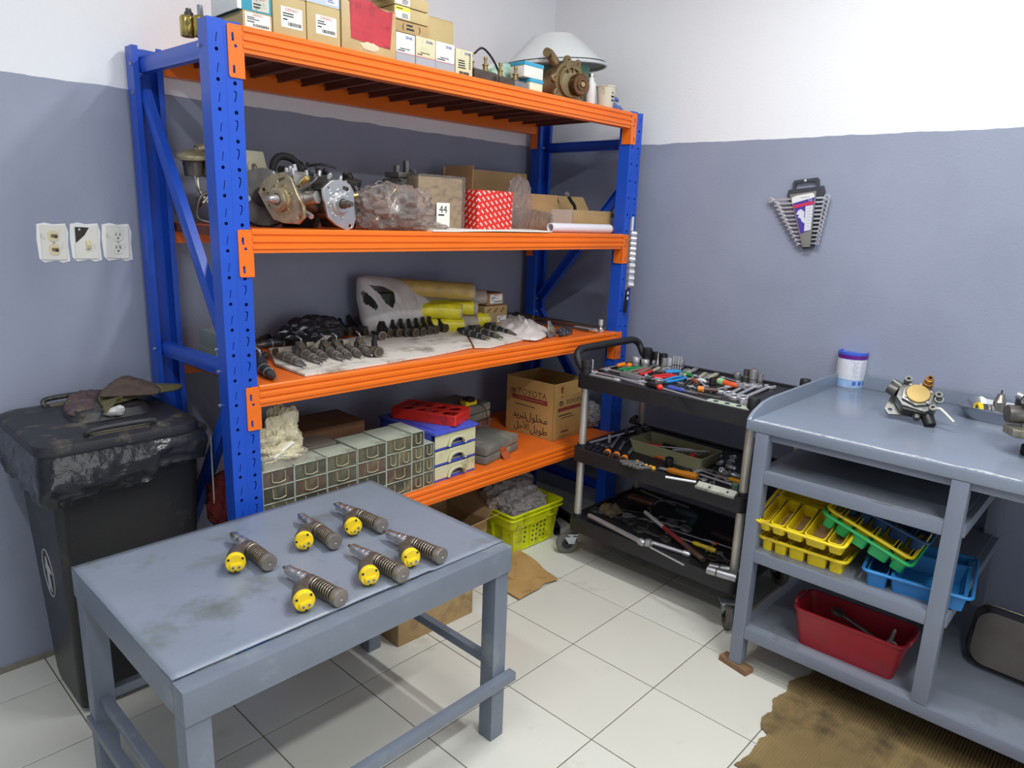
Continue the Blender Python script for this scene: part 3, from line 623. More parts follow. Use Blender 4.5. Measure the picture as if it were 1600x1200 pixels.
t = thing('parts_tub', 'smoky translucent tub of loose tools on the middle trolley shelf', 'tub', (.40, -.27, 0.535), 90-2)
open_box(t, .36, .17, .055, .003, tub_m)
for a, c, cl, lb in (((.36, -.14, 0.535+.03), (.42, -.36, 0.535+.05), RED, 'red-handled screwdriver inside the parts tub'), ((.43, -.2, 0.535+.03), (.38, -.40, 0.535+.045), BLK, 'black screwdriver inside the parts tub')):
    screwdriver(a, c, .08, cl, lb)
wrench((.38, -.18, 0.535+.02), (.45, -.38, 0.535+.03), .016, 'steel spanner inside the parts tub, under the screwdrivers', m='steel')
rod((.35, -.3, 0.535+.05), (.43, -.42, 0.535+.055), .004, 'chrome bar laid across the inside of the parts tub')
socket((.36, -.38, 0.535+.02), .014, .03, 'red socket in the near corner of the parts tub', 'red_plastic')
# -------- bottom shelf
def cloth(name, c, w, d, h, m, label, cat, seed=1, n=26, rz=0, group=None):
    g = MB(T(c) @ rotm(0, 0, rz)); vs = []; fs = []
    for j in range(n+1):
        for i in range(n+1):
            u, v = i/n-.5, j/n-.5
            e = noise.noise(V((u*3+seed, v*3, seed)))
            k = max(0, 1-(2*abs(u))**3)*max(0, 1-(2*abs(v))**3)
            z = h*k*(.6+.6*noise.noise(V((u*4+seed*3, v*5, 2))))+h*.22*abs(noise.noise(V((u*11, v*11+seed, 4))))+.003
            vs.append((u*w*(1+.2*e), v*d*(1+.3*noise.noise(V((u*3, v*3+9, seed)))), max(z, .002)))
    for j in range(n):
        for i in range(n): a = j*(n+1)+i; fs.append((a, a+1, a+n+2, a+n+1))
    g.add(vs, fs); o = g.build(name, m, smooth=70); md = o.modifiers.new('t', 'SOLIDIFY'); md.thickness = .003
    return tag(o, label, cat, group)
cloth('shop_rag', (0.3459, 0.0015, 0.205), .11, .10, .045, mat('rag_brown', (108, 92, 72), .95, var=.2, vs=40, bump=.3, bs=300), 'crumpled brown rag at the handle end of the bottom trolley shelf', 'rag', 3)
rod((0.1857, -0.0027, 0.235), (0.1475, -0.3167, 0.225), .011, 'long knurled torque wrench along the front of the bottom trolley shelf', 'steel', 'torque wrench', 'torque_wrench')
o = MB(axis((0.166, -0.3225, 0.223), V((0.166, -0.3225, 0.223))+V((.3, -1, .1)))); o.lathe([(.018, -.012), (.02, -.006), (.02, .008), (.012, .014)], None, 18); tag(o.build('ratchet', G['steel']), 'round steel ratchet head beside the torque wrench on the bottom shelf', 'ratchet')
rod((0.1926, -0.301, 0.216), (0.2176, -0.488, 0.216), .009, 'chrome pipe right of the torque wrench on the bottom shelf', 'chrome', 'pipe', 'chrome_pipe')
rod((0.12, -0.358, 0.235), (0.0861, -0.5327, 0.235), .0035, 'thin bright rod hanging over the bottom shelf front lip', ends=0, name='steel_rod', cat='rod')
t = thing('pry_bar', 'long bar with white, red and rust-brown sections lying across the bottom shelf', 'pry bar', M=frame((0.3677, -0.1713, 0.255), (0.1993, -0.5541, 0.225)))
L_ = dist((0.3677, -0.1713, 0.255), (0.1993, -0.5541, 0.225))
for a, c, rr_, mm in ((0, .35, .009, ('bar_white', (196, 196, 198), .4)), (.35, .68, .0105, ('bar_red', (150, 52, 52), .5)), (.68, 1, .0115, ('bar_rust', (92, 70, 56), .6))):
    MB(rotm(0, 90)).ring((0, 0, a*L_), (0, 0, c*L_), rr_, rr_*.6, 14).build('bar_section', mat(*mm), t)
screwdriver((0.3275, -0.5434, 0.216), (0.289, -0.3267, 0.235), .1, YEL, 'yellow-handled screwdriver on the bottom trolley shelf', r=.011, sr=.004)
screwdriver((0.3518, -0.5314, 0.235), (0.3332, -0.3156, 0.235), .012, ('orange_tip', (226, 84, 40), .4), 'thin rod with an orange tip behind the yellow-handled screwdriver', r=.008, sr=.0025)
screwdriver((0.3616, -0.603, 0.235), (0.356, -0.4708, 0.235), .012, ('orange_tip', (226, 84, 40), .4), 'thin rod with an orange tip nearest the right trolley post', r=.008, sr=.0025)
t = thing('grease_gun', 'brown steel grease gun at the back of the bottom trolley shelf', 'grease gun', M=frame((0.5018, 0.033, 0.235), (0.5168, -0.1259, 0.235)))
L_ = dist((0.5018, 0.033, 0.235), (0.5168, -0.1259, 0.235)); MB(rotm(0, 90)).lathe([(.006, 0), (.012, .02), (.02, .03), (.02, L_*.9), (.024, L_*.92), (.024, L_)], None, 18).build('barrel', mat('bronze_tube', (120, 96, 80), .35, .7, var=.2), t); MB().tube([(L_, 0, 0), (L_+.02, .01, .02), (L_+.08, .02, .03), (L_+.16, .03, .02)], .004, 8, 4).build('lever', G['steel'], t)
rod((0.5753, -0.0114, 0.255), (0.5375, -0.2273, 0.255), .004, 'thin steel rod leaning behind the grease gun', 'steel', 'rod', 'steel_rod', ends=0)
socket((0.1796, -0.5901, 0.221), .015, .12, 'long steel tube socket behind the other one, lower right of the trolley', 'steel', d=(.35, -.9, 0))
socket((0.1235, -0.6107, 0.233), .016, .11, 'frontmost steel tube socket at the lower right of the trolley', 'steel', d=(.2, -.9, -.02))
t = thing('hand_brush', 'dark worn brush lying near the right post of the bottom trolley shelf', 'brush', M=frame((0.4591, -0.4616, 0.225), (0.448, -0.5759, 0.225)))
MB().bx(0, .15, -.02, .02, 0, .014).build('brush_back', mat('brush_wood', (74, 52, 48), .7), t, bevel=.004); MB().bx(.005, .14, -.017, .017, -.018, 0).build('bristles', G['black_plastic'], t)
t = thing('spray_gun', 'dark green trigger tool at the back of the bottom trolley shelf', 'trigger tool', M=frame((0.4982, -0.2505, 0.255), (0.4977, -0.3446, 0.255)))
tg_ = mat('teal_dark', (40, 66, 72), .5); MB(rotm(0, 90)).lathe([(.01, 0), (.018, .02), (.018, .09), (.01, .11)], None, 14).build('body', tg_, t); MB().box((.09, 0, -.025), (.03, .022, .06), rotm(0, 15)).build('grip', tg_, t, bevel=.005); MB().tube([(.07, 0, -.015), (.06, 0, -.03), (.07, 0, -.045)], .003, 8, 4).build('trigger', G['dark_steel'], t)
for k, (a, c) in enumerate((((0.2992, 0.0483, 0.213), (0.3121, -0.134, 0.213)), ((0.3542, -0.0881, 0.213), (0.435, -0.2727, 0.213)), ((0.2703, -0.2121, 0.213), (0.2764, -0.3365, 0.213)), ((0.4059, -0.1912, 0.213), (0.4343, -0.3437, 0.213)))):
    wrench(a, c, .026, 'oily spanner on the bottom trolley shelf, '+['just in front of the brown rag', 'between the rag and the red-sectioned bar', 'behind the joint of the torque wrench', 'under the white end of the red-sectioned bar'][k], 'oily spanners on the bottom shelf', 'steel' if k % 2 else 'dark_steel', .01)
wrench((0.2654, -0.1298, 0.235), (0.3963, -0.1624, 0.225), .02, 'black-handled spanner reaching past the brown rag', m='black_iron')
wrench((0.264, -0.5655, 0.215), (0.2804, -0.6536, 0.215), .026, 'dark spanner between the yellow screwdriver and the tube sockets', m='dark_steel')

# -------- the rest of the jumble, small spanners and bits lying loose between the named tools
q = random.Random(21)
def jumble(n, xr, yr, z, label, group, kinds):
    for k in range(n):
        x, y, a = q.uniform(*xr), q.uniform(*yr), q.uniform(-70, 70); l = q.uniform(.07, .13)
        d = V((math.cos(math.radians(a+60)), math.sin(math.radians(a+60)), 0))*l/2; c = V((x, y, z+.004+.001*(k % 4))); kd = kinds[k % len(kinds)]
        wrench(tuple(c-d), tuple(c+d), q.uniform(.010, .015), label, group, kd, .005)
jumble(16, (.33, .62), (-.55, -.10), 0.866, 'small loose spanner in the jumble on the trolley top', 'small spanners in the top jumble', ('chrome', 'steel', 'chrome'))
jumble(9, (.22, .36), (-.62, -.42), 0.535, 'small loose spanner on the bench half of the middle trolley shelf', 'small spanners on the middle shelf', ('chrome', 'dark_steel', 'steel'))
jumble(10, (.28, .62), (-.60, -.05), 0.205, 'small oily spanner scattered on the bottom trolley shelf', 'small spanners on the bottom shelf', ('steel', 'dark_steel'))

# ================================================================ workbench
pg = G['paint_grey']
bt = mat('bench_top_paint', (124, 133, 148), .2, 0, var=.04, vs=4, bump=.05, bs=25)
bp_ = mat('bench_shelf_paint', (120, 126, 137), .42, 0, var=.08, vs=5, dirt=((92, 88, 84), .25, 5))
wear = mat('worn_edge', (206, 210, 214), .4, .2, var=.1, vs=60, bump=.4, bs=200, dirt=((128, 136, 150), .5, 45))
bench = thing('workbench', 'long grey steel workbench with raised backsplash and open shelves against the wall', 'workbench', (.37, -1.5, 0))
BO = V((.37, -1.5, 0)); YB = -2.6
def B(x0, x1, y0, y1, z0, z1, name, m, bevel=.003):
    return MB(T(-BO)).bx(x0, x1, y0, y1, z0, z1).build(name, m, bench, bevel=bevel)
XB = -.048
B(-.05, .788, YB, -.778, 0.9-.034, 0.9, 'bench_top', bt, .008)
B(.776, .79, YB, -.778, 0.9, .952, 'backsplash', bt, .003)
s = MB(T(-BO) @ T(0, -.778, 0.9) @ rotm(90)); s.prism([(-.05, -.03), (-.05, .002), (-.035, .016), (-.01, .028), (.05, .046), (.12, .052), (.787, .052), (.787, -.03)], -.004, .008); s.build('backsplash', bt, bench, bevel=.003)
g = MB(T(-BO)); n = 60; vs = []; fs = []
for i in range(n+1):
    y = YB+(-.79-YB)*i/n; w = .020+.009*noise.noise(V((i*.4, 2, 1)))
    vs += [(-.044, y, 0.9+.0006), (-.044+w, y, 0.9+.0006)]
for i in range(n): fs.append((2*i, 2*i+1, 2*i+3, 2*i+2))
g.add(vs, fs); g.build('worn_front_edge', wear, bench, smooth=0)
for y in (-.83, -1.392, YB+.05):
    B(XB, XB+.045, y-.022, y+.022, 0.168+.001 if -1.5 < y < -1 else .022, 0.9-.034, 'leg', pg); B(.73, .775, y-.022, y+.022, .0, 0.9-.034, 'leg', pg)
for zt, y0, y1 in ((0.738, -1.37, -.852), (0.458, -1.37, -.852), (0.168, YB, -.852)):
    B(XB, XB+.03, y0, y1, zt-.04, zt, 'shelf_rail', pg); B(.74, .77, y0, y1, zt-.04, zt, 'shelf_rail', pg)
    for y in ((-.85, -1.39) if zt > .3 else (-.85, -1.39, -2.2)): B(XB+.03, .74, y-.03 if y < -1 else y, y if y < -1 else y+.03, zt-.042, zt-.004, 'shelf_rail', pg)
    B(XB+.004, .77, y0+(.0 if zt < .3 else -.03), y1+.002 if zt > .3 else y1, zt-.003, zt+.0015, 'shelf_plate', bp_, 0)
B(-.03, .75, -.83, -.79, 0.9-.06, 0.9-.034, 'top_rail', pg); B(-.03, -.0, YB, -.83, 0.9-.06, 0.9-.034, 'top_rail', pg)
t = MB(T(-.032, -.832, 0) @ rotm(0, 0, 78)); t.bx(-.055, .06, -.022, .022, 0, .021); tag(t.build('wood_shim', mat('shim_wood', (128, 98, 70), .8, var=.2, vs=30), bevel=.003), 'short brown wooden shim under the near corner leg of the workbench', 'shim')
# ---- can
t = thing('powder_can', 'white tin can with a blue and purple lid in the bench corner', 'can', (0.7801, -0.8292+.01, 0.9))
r = .0545; H = .142
MB().lathe([(r*.97, 0), (r, .004), (r, H-.016), (r*.97, H-.014)], None, 40).build('can_body', mat('can_white', (226, 228, 234), .4, dirt=((200, 205, 225), .3, 30)), t)
MB().ring((0, 0, .002), (0, 0, .034), r*1.003, r*.98, 40).build('blue_print_band', mat('can_band', (148, 178, 216), .4, var=.15, vs=50), t)
MB().ring((0, 0, H-.026), (0, 0, H-.010), r*1.02, r*.9, 40).build('lid_rim', mat('purple_rim', (98, 30, 132), .35), t)
MB().ring((0, 0, H-.010), (0, 0, H), r*1.02, r*.9, 40).build('lid_rim', mat('blue_lid', (62, 98, 206), .3), t)
MB().cyl((0, 0, H-.02), (0, 0, H-.006), r*.96, n=40).build('lid', mat('blue_lid', (62, 98, 206), .3), t)
lg = MB()
for k in range(11):
    for c in range(2):
        a0 = math.radians(205+c*32); w = math.radians(24-6*((k*7+c*3) % 3)); 
        pts = [(r*1.004*math.cos(a0+w*q/5), r*1.004*math.sin(a0+w*q/5)) for q in range(6)]
        z = H-.036-k*.0062
        vs = [(x, y, z) for x, y in pts]+[(x, y, z-.0022) for x, y in pts]; lg.add(vs, [(q, q+1, q+7, q+6) for q in range(5)])
lg.build('fine_print', mat('fine_print_grey', (176, 178, 196), .5), t, smooth=0, kind='stuff')
lg = MB()
for k in range(3):
    a0 = math.radians(208+k*24); pts = [(r*1.006*math.cos(a0+.26*q/4), r*1.006*math.sin(a0+.26*q/4)) for q in range(5)]
    lg.add([(x, y, .028) for x, y in pts]+[(x, y, .012) for x, y in pts], [(q, q+1, q+6, q+5) for q in range(4)])
lg.build('printed_panel', mat('can_panel', (70, 104, 182), .5), t, smooth=0, kind='stuff')
# ---- pump on the bench: brass cover, black side cap, L-shaped pipe
def bench_pump(t, s=1.0):
    al, dk = mat('pump_alu', (112, 112, 110), .4, .6, var=.15, vs=30, bump=.15, bs=90), G['dark_steel']
    def W(*p): return V(p)*s
    MB().prism([(-.062, -.02), (-.04, -.05), (.03, -.058), (.062, -.035), (.06, .02), (.03, .05), (-.03, .052), (-.06, .03)], .018, .062).build('housing', al, t, bevel=.008)
    plate('mounting_flange', [(-.085, -.045), (-.07, -.062), (-.02, -.05), (.03, -.045), (.06, -.03), (.055, .04), (0, .06), (-.05, .055), (-.075, .02)], [circ(-.068, -.044, .008), circ(-.04, .04, .007)], .010, mat('flange_bright', (158, 157, 152), .36, .7), t, T(0, 0, .006) @ rotm(0, 0, 0), .0015)
    MB().prism([(-.045, -.03), (0, -.048), (.042, -.03), (.046, .018), (.012, .046), (-.03, .038), (-.048, .01)], .062, .074).build('cover_gasket', mat('pump_alu_light', (140, 139, 134), .36, .7), t, bevel=.003)
    g = MB().lathe([(.037, .074), (.037, .080), (.035, .083), (.0005, .0835)], T(-.002, -.004, 0), 40); g.build('brass_cover', mat('brass_turned', (196, 168, 108), .36, .75), t)
    MB().lathe([(.016, .06), (.016, .088), (.013, .09), (.013, .108), (.009, .11), (.009, .1)], T(.02, .046, 0), 18).build('gold_solenoid', mat('gold_solenoid', (176, 132, 70), .35, .8), t)
    MB().lathe([(.010, .098), (.010, .114), (.006, .114), (.006, .1)], T(.02, .046, 0), 12).build('solenoid_socket', mat('brown_socket', (128, 84, 38), .4), t)
    for x, y, z in ((-.04, .05, .074), (.058, .015, .07), (.05, -.04, .066)):
        MB().ring((x, y, .04), (x, y, z+.006), .012, .006, 16).build('pipe_port', mat('pump_alu_light', (140, 139, 134), .36, .7), t); MB().cyl((x, y, z-.006), (x, y, z+.001), .0065).build('port_bore', G['black_plastic'], t)
    MB().cyl((-.062, .01, .045), (-.092, .022, .045), .022, .019, 18).build('side_cap', dk, t, bevel=.003)
    MB().cyl((-.055, .03, .05), (-.085, .045, .055), .014, .011, 14).build('side_fitting', al, t, bevel=.002)
    MB().cyl((.04, -.045, .03), (.058, -.085, .028), .02, .018, 18).build('black_cap', G['black_plastic'], t, bevel=.003)
    MB().cyl((.01, -.055, .034), (.014, -.075, .034), .012, n=6).build('plug', dk, t, bevel=.001)
    MB().box((-.0, -.052, .036), (.07, .016, .036)).build('valve_block', G['black_iron'], t, bevel=.004)
    for x, y in ((-.034, -.024), (.03, -.03), (.034, .016), (-.03, .028), (0, .038)): MB().cyl((x, y, .074), (x, y, .079), .0045, n=6).build('screw', G['steel'], t)
    MB().ring((.062, .0, .062), (.062, .0, .07), .014, .010, 16).build('retaining_ring', mat('flange_bright', (158, 157, 152), .36, .7), t)
    MB().tube([(.052, -.045, .068), (.064, -.05, .085), (.075, -.055, .088), (.115, -.085, .080)], .0045, 10, 5).build('bent_pipe', mat('pale_pipe', (214, 212, 200), .4), t, smooth=60)
t = thing('injection_pump', 'diesel injection pump with a round brass cover in the middle of the bench top', 'pump', M=T((0.3658, -1.16, 0.9)) @ T(.045, .012, .046) @ rotm(0, 0, -76) @ rotm(42, 6, 0) @ Matrix.Scale(.98, 4))
bench_pump(t)
# ---- stainless tray with parts
t = thing('steel_tray', 'shallow stainless tray holding metal parts against the backsplash', 'tray', (.668, -1.40, 0.9), 0)
open_box(t, .225, .32, .046, .0022, mat('stainless', (196, 198, 204), .22, 1), .82, 'tray_wall', .05)
def valve_tip(p, label):
    t = thing('nozzle_valve', label, 'valve part', p); MB().lathe([(.03, 0), (.03, .008), (.026, .01)], None, 20).build('base', G['dark_steel'], t)
    MB().lathe([(.020, .01), (.020, .05), (.018, .052), (.010, .078), (.004, .08)], None, 20).build('cone', mat('tip_steel', (168, 164, 154), .3, 1), t)
    for x in (-.006, .006): MB().cyl((x, 0, .078), (x, 0, .092), .0022, n=8).build('pin', G['dark_steel'], t)
valve_tip((.70, -1.345, 0.9+.003), 'cone-topped steel valve standing in the stainless tray')
valve_tip((.72, -1.45, 0.9+.003), 'cone-topped steel valve at the frame edge in the stainless tray')
t = thing('solenoid_injector', 'part with a yellow ring lying in the near end of the stainless tray', 'injector', M=axis((.665, -1.285, 0.9+.024), (.72, -1.36, 0.9+.024)))
MB().ring((0, 0, 0), (0, 0, .014), .021, .013, 24).build('yellow_ring', mat('cap_yellow', (240, 206, 30), .4), t); MB().cyl((0, 0, .004), (0, 0, .03), .0185, n=20).build('body', G['dark_steel'], t)
for k in range(3): MB().ring((0, 0, .032+k*.013), (0, 0, .04+k*.013), .017-.001*k, .01, 18).build('collar', G['steel'], t)
MB().cyl((0, 0, .03), (0, 0, .1), .011, n=14).build('stem', G['dark_steel'], t)
# ---- second pump, cut by the frame edge
t = thing('flanged_pump', 'oily diesel pump standing on its black gear at the right edge of the bench', 'pump', (.255, -1.515, 0.9))
MB().lathe([(.036, 0), (.04, .004), (.04, .026), (.036, .03)], None, 28).build('black_gear', G['black_rubber'], t)
MB().cyl((0, 0, .03), (0, 0, .06), .024, .03, 18).build('neck', G['dark_steel'], t)
plate('square_flange', [(-.08, .01), (-.075, .055), (-.03, .085), (.04, .08), (.08, .03), (.075, -.05), (.02, -.08), (-.05, -.06)], [circ(-.058, .034, .008), circ(.05, .04, .008), circ(.04, -.05, .008)], .024, G['alu_dirty'], t, T(0, 0, .072), .003)
MB().lathe([(.05, .084), (.05, .1), (.042, .11), (.042, .16), (.03, .165)], None, 24).build('pump_body', G['alu_dirty'], t)
MB().box((.02, .02, .14), (.09, .09, .06), rotm(0, 0, 30)).build('head_block', G['black_iron'], t, bevel=.008)
MB().cyl((-.02, .05, .118), (-.04, .085, .118), .026, n=20).build('side_cap', G['dark_steel'], t, bevel=.004)
for a, b_ in (((-.03, .03, .155), (-.045, .05, .165)), ((.0, .06, .165), (.0, .075, .17)), ((-.035, .02, .09), (-.05, .035, .09))): MB().ring(a, b_, .011, .005, 12).build('pipe_port', G['steel'], t)
MB().cyl((.03, .0, .165), (.03, .0, .2), .018, n=14).build('top_fitting', G['alu_dirty'], t, bevel=.003); MB().cyl((.03, .0, .2), (.03, .0, .225), .006, n=8).build('pin', G['steel'], t)
# ---- compartment trays
def comp_tray(t, w, d, h, m, widths, long_pocket=True, dust=None):
    """pocketed tray: pockets along X; front at -Y; separate rim, pockets and rear trough"""
    tot = sum(widths); x = -w/2
    rim_o = rrect(-w/2-.008, w/2+.008, -d/2-.008, d/2+.008, .02); n = len(rim_o)
    rim = MB(); rim.tube([(a, b_, h) for a, b_ in rim_o], .0055, 8, closed=True); rim.build('rim', m, t, smooth=60)
    def pocket(x0, x1, y0, y1, h0):
        g = MB(); o = rrect(x0, x1, y0, y1, .01); k = len(o); cx_, cy_ = (x0+x1)/2, (y0+y1)/2
        i = [(cx_+(a-cx_)*.9, cy_+(b_-cy_)*.93) for a, b_ in o]
        vs = [(cx_+(a-cx_)*.92, cy_+(b_-cy_)*.94, h0) for a, b_ in o]+[(a, b_, h+.001) for a, b_ in o]+[(a, b_, h+.001) for a, b_ in i]+[(cx_+(a-cx_)*.86, cy_+(b_-cy_)*.9, h0+.003) for a, b_ in i]
        fs = [tuple(range(k))[::-1], tuple(3*k+q for q in range(k))]
        for q in range(3):
            for a in range(k): fs.append((q*k+a, q*k+(a+1) % k, (q+1)*k+(a+1) % k, (q+1)*k+a))
        g.add(vs, fs); g.build('compartment', m, t, smooth=40)
    for wd in widths:
        ww = w*wd/tot; pocket(x+.0035, x+ww-.0035, -d/2, d/2-.075 if long_pocket else d/2, 0)
        if dust: MB().bx(x+.012, x+ww-.012, -d/2+.012, d/2-.09, .0032, .0042).build('dusty_floor', dust, t)
        x += ww
    if long_pocket: pocket(-w/2+.002, w/2-.002, d/2-.07, d/2, .004)
ty, tgn, tb, tbd = mat('tray_yellow', (228, 202, 22), .4, dirt=((150, 112, 60), .22, 14)), mat('tray_green', (40, 172, 96), .4), mat('tray_blue', (44, 122, 186), .4), mat('tray_navy', (40, 74, 118), .42)
wds = (1, 1.2, 1.45, 1.75, 1.2)
GR = 'compartment trays on the bench shelf'
t = thing('compartment_tray', 'yellow compartment tray lying flat, lowest at the left of the bench shelf', 'tray', M=T(.095, -.985, 0.458+.001) @ rotm(0, 0, -88)); comp_tray(t, .265, .21, .045, ty, wds)
t = thing('compartment_tray', 'dusty yellow compartment tray tilted up on top of the lowest yellow one', 'tray', M=T(.075, -.985, 0.458+.108) @ rotm(0, 0, -91) @ rotm(19, 0, 0)); comp_tray(t, .275, .22, .042, ty, wds, True, mat('tray_dust', (158, 124, 82), .9, var=.15, vs=30))
t = thing('compartment_tray', 'blue compartment tray lying flat behind the bench leg', 'tray', M=T(.155, -1.30, 0.458+.001) @ rotm(0, 0, -82)); comp_tray(t, .27, .30, .05, tb, (1, 3.2))
t = thing('compartment_tray', 'green compartment tray tipped down to the right over the yellow trays', 'tray', M=T(.115, -1.155, 0.458+.111) @ rotm(0, 0, -88) @ rotm(0, 19, 0) @ rotm(6)); comp_tray(t, .265, .21, .045, tgn, wds)
t = thing('compartment_tray', 'thin yellow compartment tray nested in the tipped green tray', 'tray', M=T(.117, -1.158, 0.458+.1285) @ rotm(0, 0, -88) @ rotm(0, 19, 0) @ rotm(6)); comp_tray(t, .252, .196, .045, ty, wds)
t = thing('compartment_tray', 'dark blue compartment tray topmost of the tipped stack', 'tray', M=T(.165, -1.19, 0.458+.152) @ rotm(0, 0, -88) @ rotm(0, 16, 0) @ rotm(4)); comp_tray(t, .235, .185, .045, tbd, wds)
# ---- red bin with spanner
t = thing('red_bin', 'worn red plastic bin with a rolled rim on the bottom bench shelf', 'bin', (.075, -1.157, 0.168), -89)
open_box(t, .335, .165, .13, .004, mat('bin_red', (146, 28, 40), .42, dirt=((120, 36, 40), .3, 12)), .86, 'bin_wall', .022)
for s_ in (-1, 1): MB().tube([(s_*.172, -.045, .124), (s_*.176, -.03, .138), (s_*.176, .03, .138), (s_*.172, .045, .124)], .005, 8, 4).build('handle_grip', G['bin_red'], t, smooth=60)
wrench((.09, -1.10, 0.168+.115), (.075, -1.27, 0.168+.07), .022, 'oily black spanner leaning in the red bin', m='dark_steel', th=.008)
t = thing('spark_plug', 'pale threaded plug standing in the near end of the red bin', 'plug', M=T(.075, -1.265, 0.168+.06) @ rotm(8, 6)); MB().lathe([(.006, 0), (.006, .02), (.010, .021), (.010, .032), (.006, .034), (.005, .07), (.003, .075)], None, 12).build('plug_body', mat('plug_grey', (150, 156, 150), .4, .5), t)
socket((.085, -1.285, 0.168+.07), .011, .024, 'chrome nut in the near end of the red bin', d=(-.5, .2, .6))
b = MB(T(.10, -1.10, 0.168+.012)); b.lathe([(.015, 0), (.03, .004), (.03, .012), (.012, .03), (.012, .05)], rotm(40, 30), 16); tag(b.build('worn_piston', G['dark_steel']), 'dark worn piston at the far end of the red bin', 'piston')
# ---- dark steel pan
t = thing('steam_pan', 'dark stainless pan standing on its side with its bottom facing out at the right edge', 'pan', M=T(.285, -1.640, 0.168+.108) @ rotm(0, 0, -3) @ rotm(0, 108, 0))
open_box(t, .19, .43, .10, .003, mat('pan_steel', (122, 114, 102), .28, 1, var=.2, vs=8), .88, 'pan_wall', .05)
# ---- corrugated sheet on the floor
cb = mat('corrugated_card', (128, 108, 70), .85, var=.15, vs=6, dirt=((62, 50, 34), .35, 5))
def card_edge(x):
    """torn far edge of the sheet as a function of x"""
    k = [(-.52, -1.03), (-.474, -1.045), (-.40, -1.058), (-.32, -1.05), (-.291, -1.062), (-.27, -1.03), (-.225, -1.013), (-.17, -1.024), (-.11, -1.0), (-.04, -1.018), (.02, -1.0), (.119, -1.04), (.35, -1.04)]
    for (a, ya), (b_, yb) in zip(k, k[1:]):
        if a <= x <= b_: return ya+(yb-ya)*(x-a)/(b_-a)+.006*noise.noise(V((x*70, 1, 1)))
    return -1.04
g = MB(); ni, nj, x0, x1, ya, y1, per = 90, 830, -.478, .33, -.99, -2.24, .0092; vs = []; fs = []; cl = []
for j in range(nj+1):
    for i in range(ni+1):
        x = x0+(x1-x0)*i/ni; ye = card_edge(x); yr = ya+(y1-ya)*j/nj; y = min(yr, ye); cl.append(yr >= ye)
        flat = min(1, max(0, (ye-y-.012)/.03)) if x < .1 else 1
        z = .0040+.0026*(.3+.7*flat)*math.sin((y+.012*x+.002*noise.noise(V((x*4, y*2, 0))))/per*2*PI)+.0012*noise.noise(V((x*6, y*6, 2)))
        if abs(x+.30) < .010 and y < -1.05: z -= .0016
        if i == 0: x += .004*noise.noise(V((y*30, 3, 0)))
        vs.append((x, y, max(z, .0012)))
for j in range(nj):
    for i in range(ni):
        a = j*(ni+1)+i; q = (a, a+1, a+ni+2, a+ni+1)
        if not all(cl[k] for k in q): fs.append(q)
g.add(vs, fs); o = g.build('corrugated_sheet', cb, smooth=80)
tag(o, 'dirty torn sheet of ribbed corrugated cardboard on the floor under the bench front', 'cardboard')

# ================================================================ low work table
tg = mat('table_paint', (129, 137, 151), .34, 0, var=.05, vs=6, bump=.1, bs=60, dirt=((102, 107, 102), .26, 5))
tl = mat('table_leg_paint', (112, 120, 133), .4, 0, var=.06, vs=9, bump=.08, bs=120, dirt=((134, 144, 146), .16, 9))
table = thing('work_table', 'low grey painted steel table with a rippled sheet top and square legs', 'table', (-1.319, -.157, 0))
hx, hy = .456, .334
g = MB(); nx, ny = 40, 30; vs = []; fs = []
for j in range(ny+1):
    for i in range(nx+1):
        x = -hx+2*hx*i/nx; y0_ = -hy+.044-.012*i/nx; y = y0_+(hy-y0_)*j/ny
        e = max(0, 1-(y-y0_)/.10); lift = (.0022+.0035*max(0, math.sin((x+.42)*3.4)))*e*(1 if x < .2 else .3)
        z = .622+.0012*noise.noise(V((x*5, y*5, 1)))+lift
        edge = i in (0, nx) or j in (0, ny)
        if edge: y += .002*noise.noise(V((x*40, y*40, 9)))*(1 if j == 0 else .4); x += .0012*noise.noise(V((x*40, y*40, 5)))
        vs.append((x, y, z))
for j in range(ny):
    for i in range(nx): a = j*(nx+1)+i; fs.append((a, a+1, a+nx+2, a+nx+1))
g.add(vs, fs); st = g.build('sheet_top', tg, table, smooth=60)
md = st.modifiers.new('thickness', 'SOLIDIFY'); md.thickness = .003; md.offset = -1
for x0, x1, y0, y1 in ((-hx-.001, hx+.001, -hy-.004, -hy+.046), (-hx-.001, hx+.001, hy-.046, hy+.001), (-hx-.001, -hx+.046, -hy+.046, hy-.046), (hx-.046, hx+.001, -hy+.046, hy-.046)):
    MB().bx(x0, x1, y0, y1, .542, .6185).build('apron_rail', tl, table, bevel=.004)
for x in (-hx+.028, hx-.028):
    for y in (-hy+.03, hy-.03): MB().bx(x-.026, x+.026, y-.026, y+.026, 0, .545).build('leg', tl, table, bevel=.004)
# stretchers: two along the depth, one across the front welded outside the legs
for x in (-hx+.03, hx-.03): MB().bx(x-.012, x+.012, -hy+.055, hy-.055, .235, .262).build('stretcher', tl, table, bevel=.002)
MB().bx(-hx-.012, hx+.016, -hy-.024, -hy+.003, .19, .218).build('stretcher', tl, table, bevel=.002)
MB().bx(-hx-.006, -hx+.02, -hy-.03, hy, .165, .19).build('stretcher', tl, table, bevel=.002)
MB().bx(-hx+.05, hx-.05, hy-.04, hy-.016, .235, .262).build('stretcher', tl, table, bevel=.002)

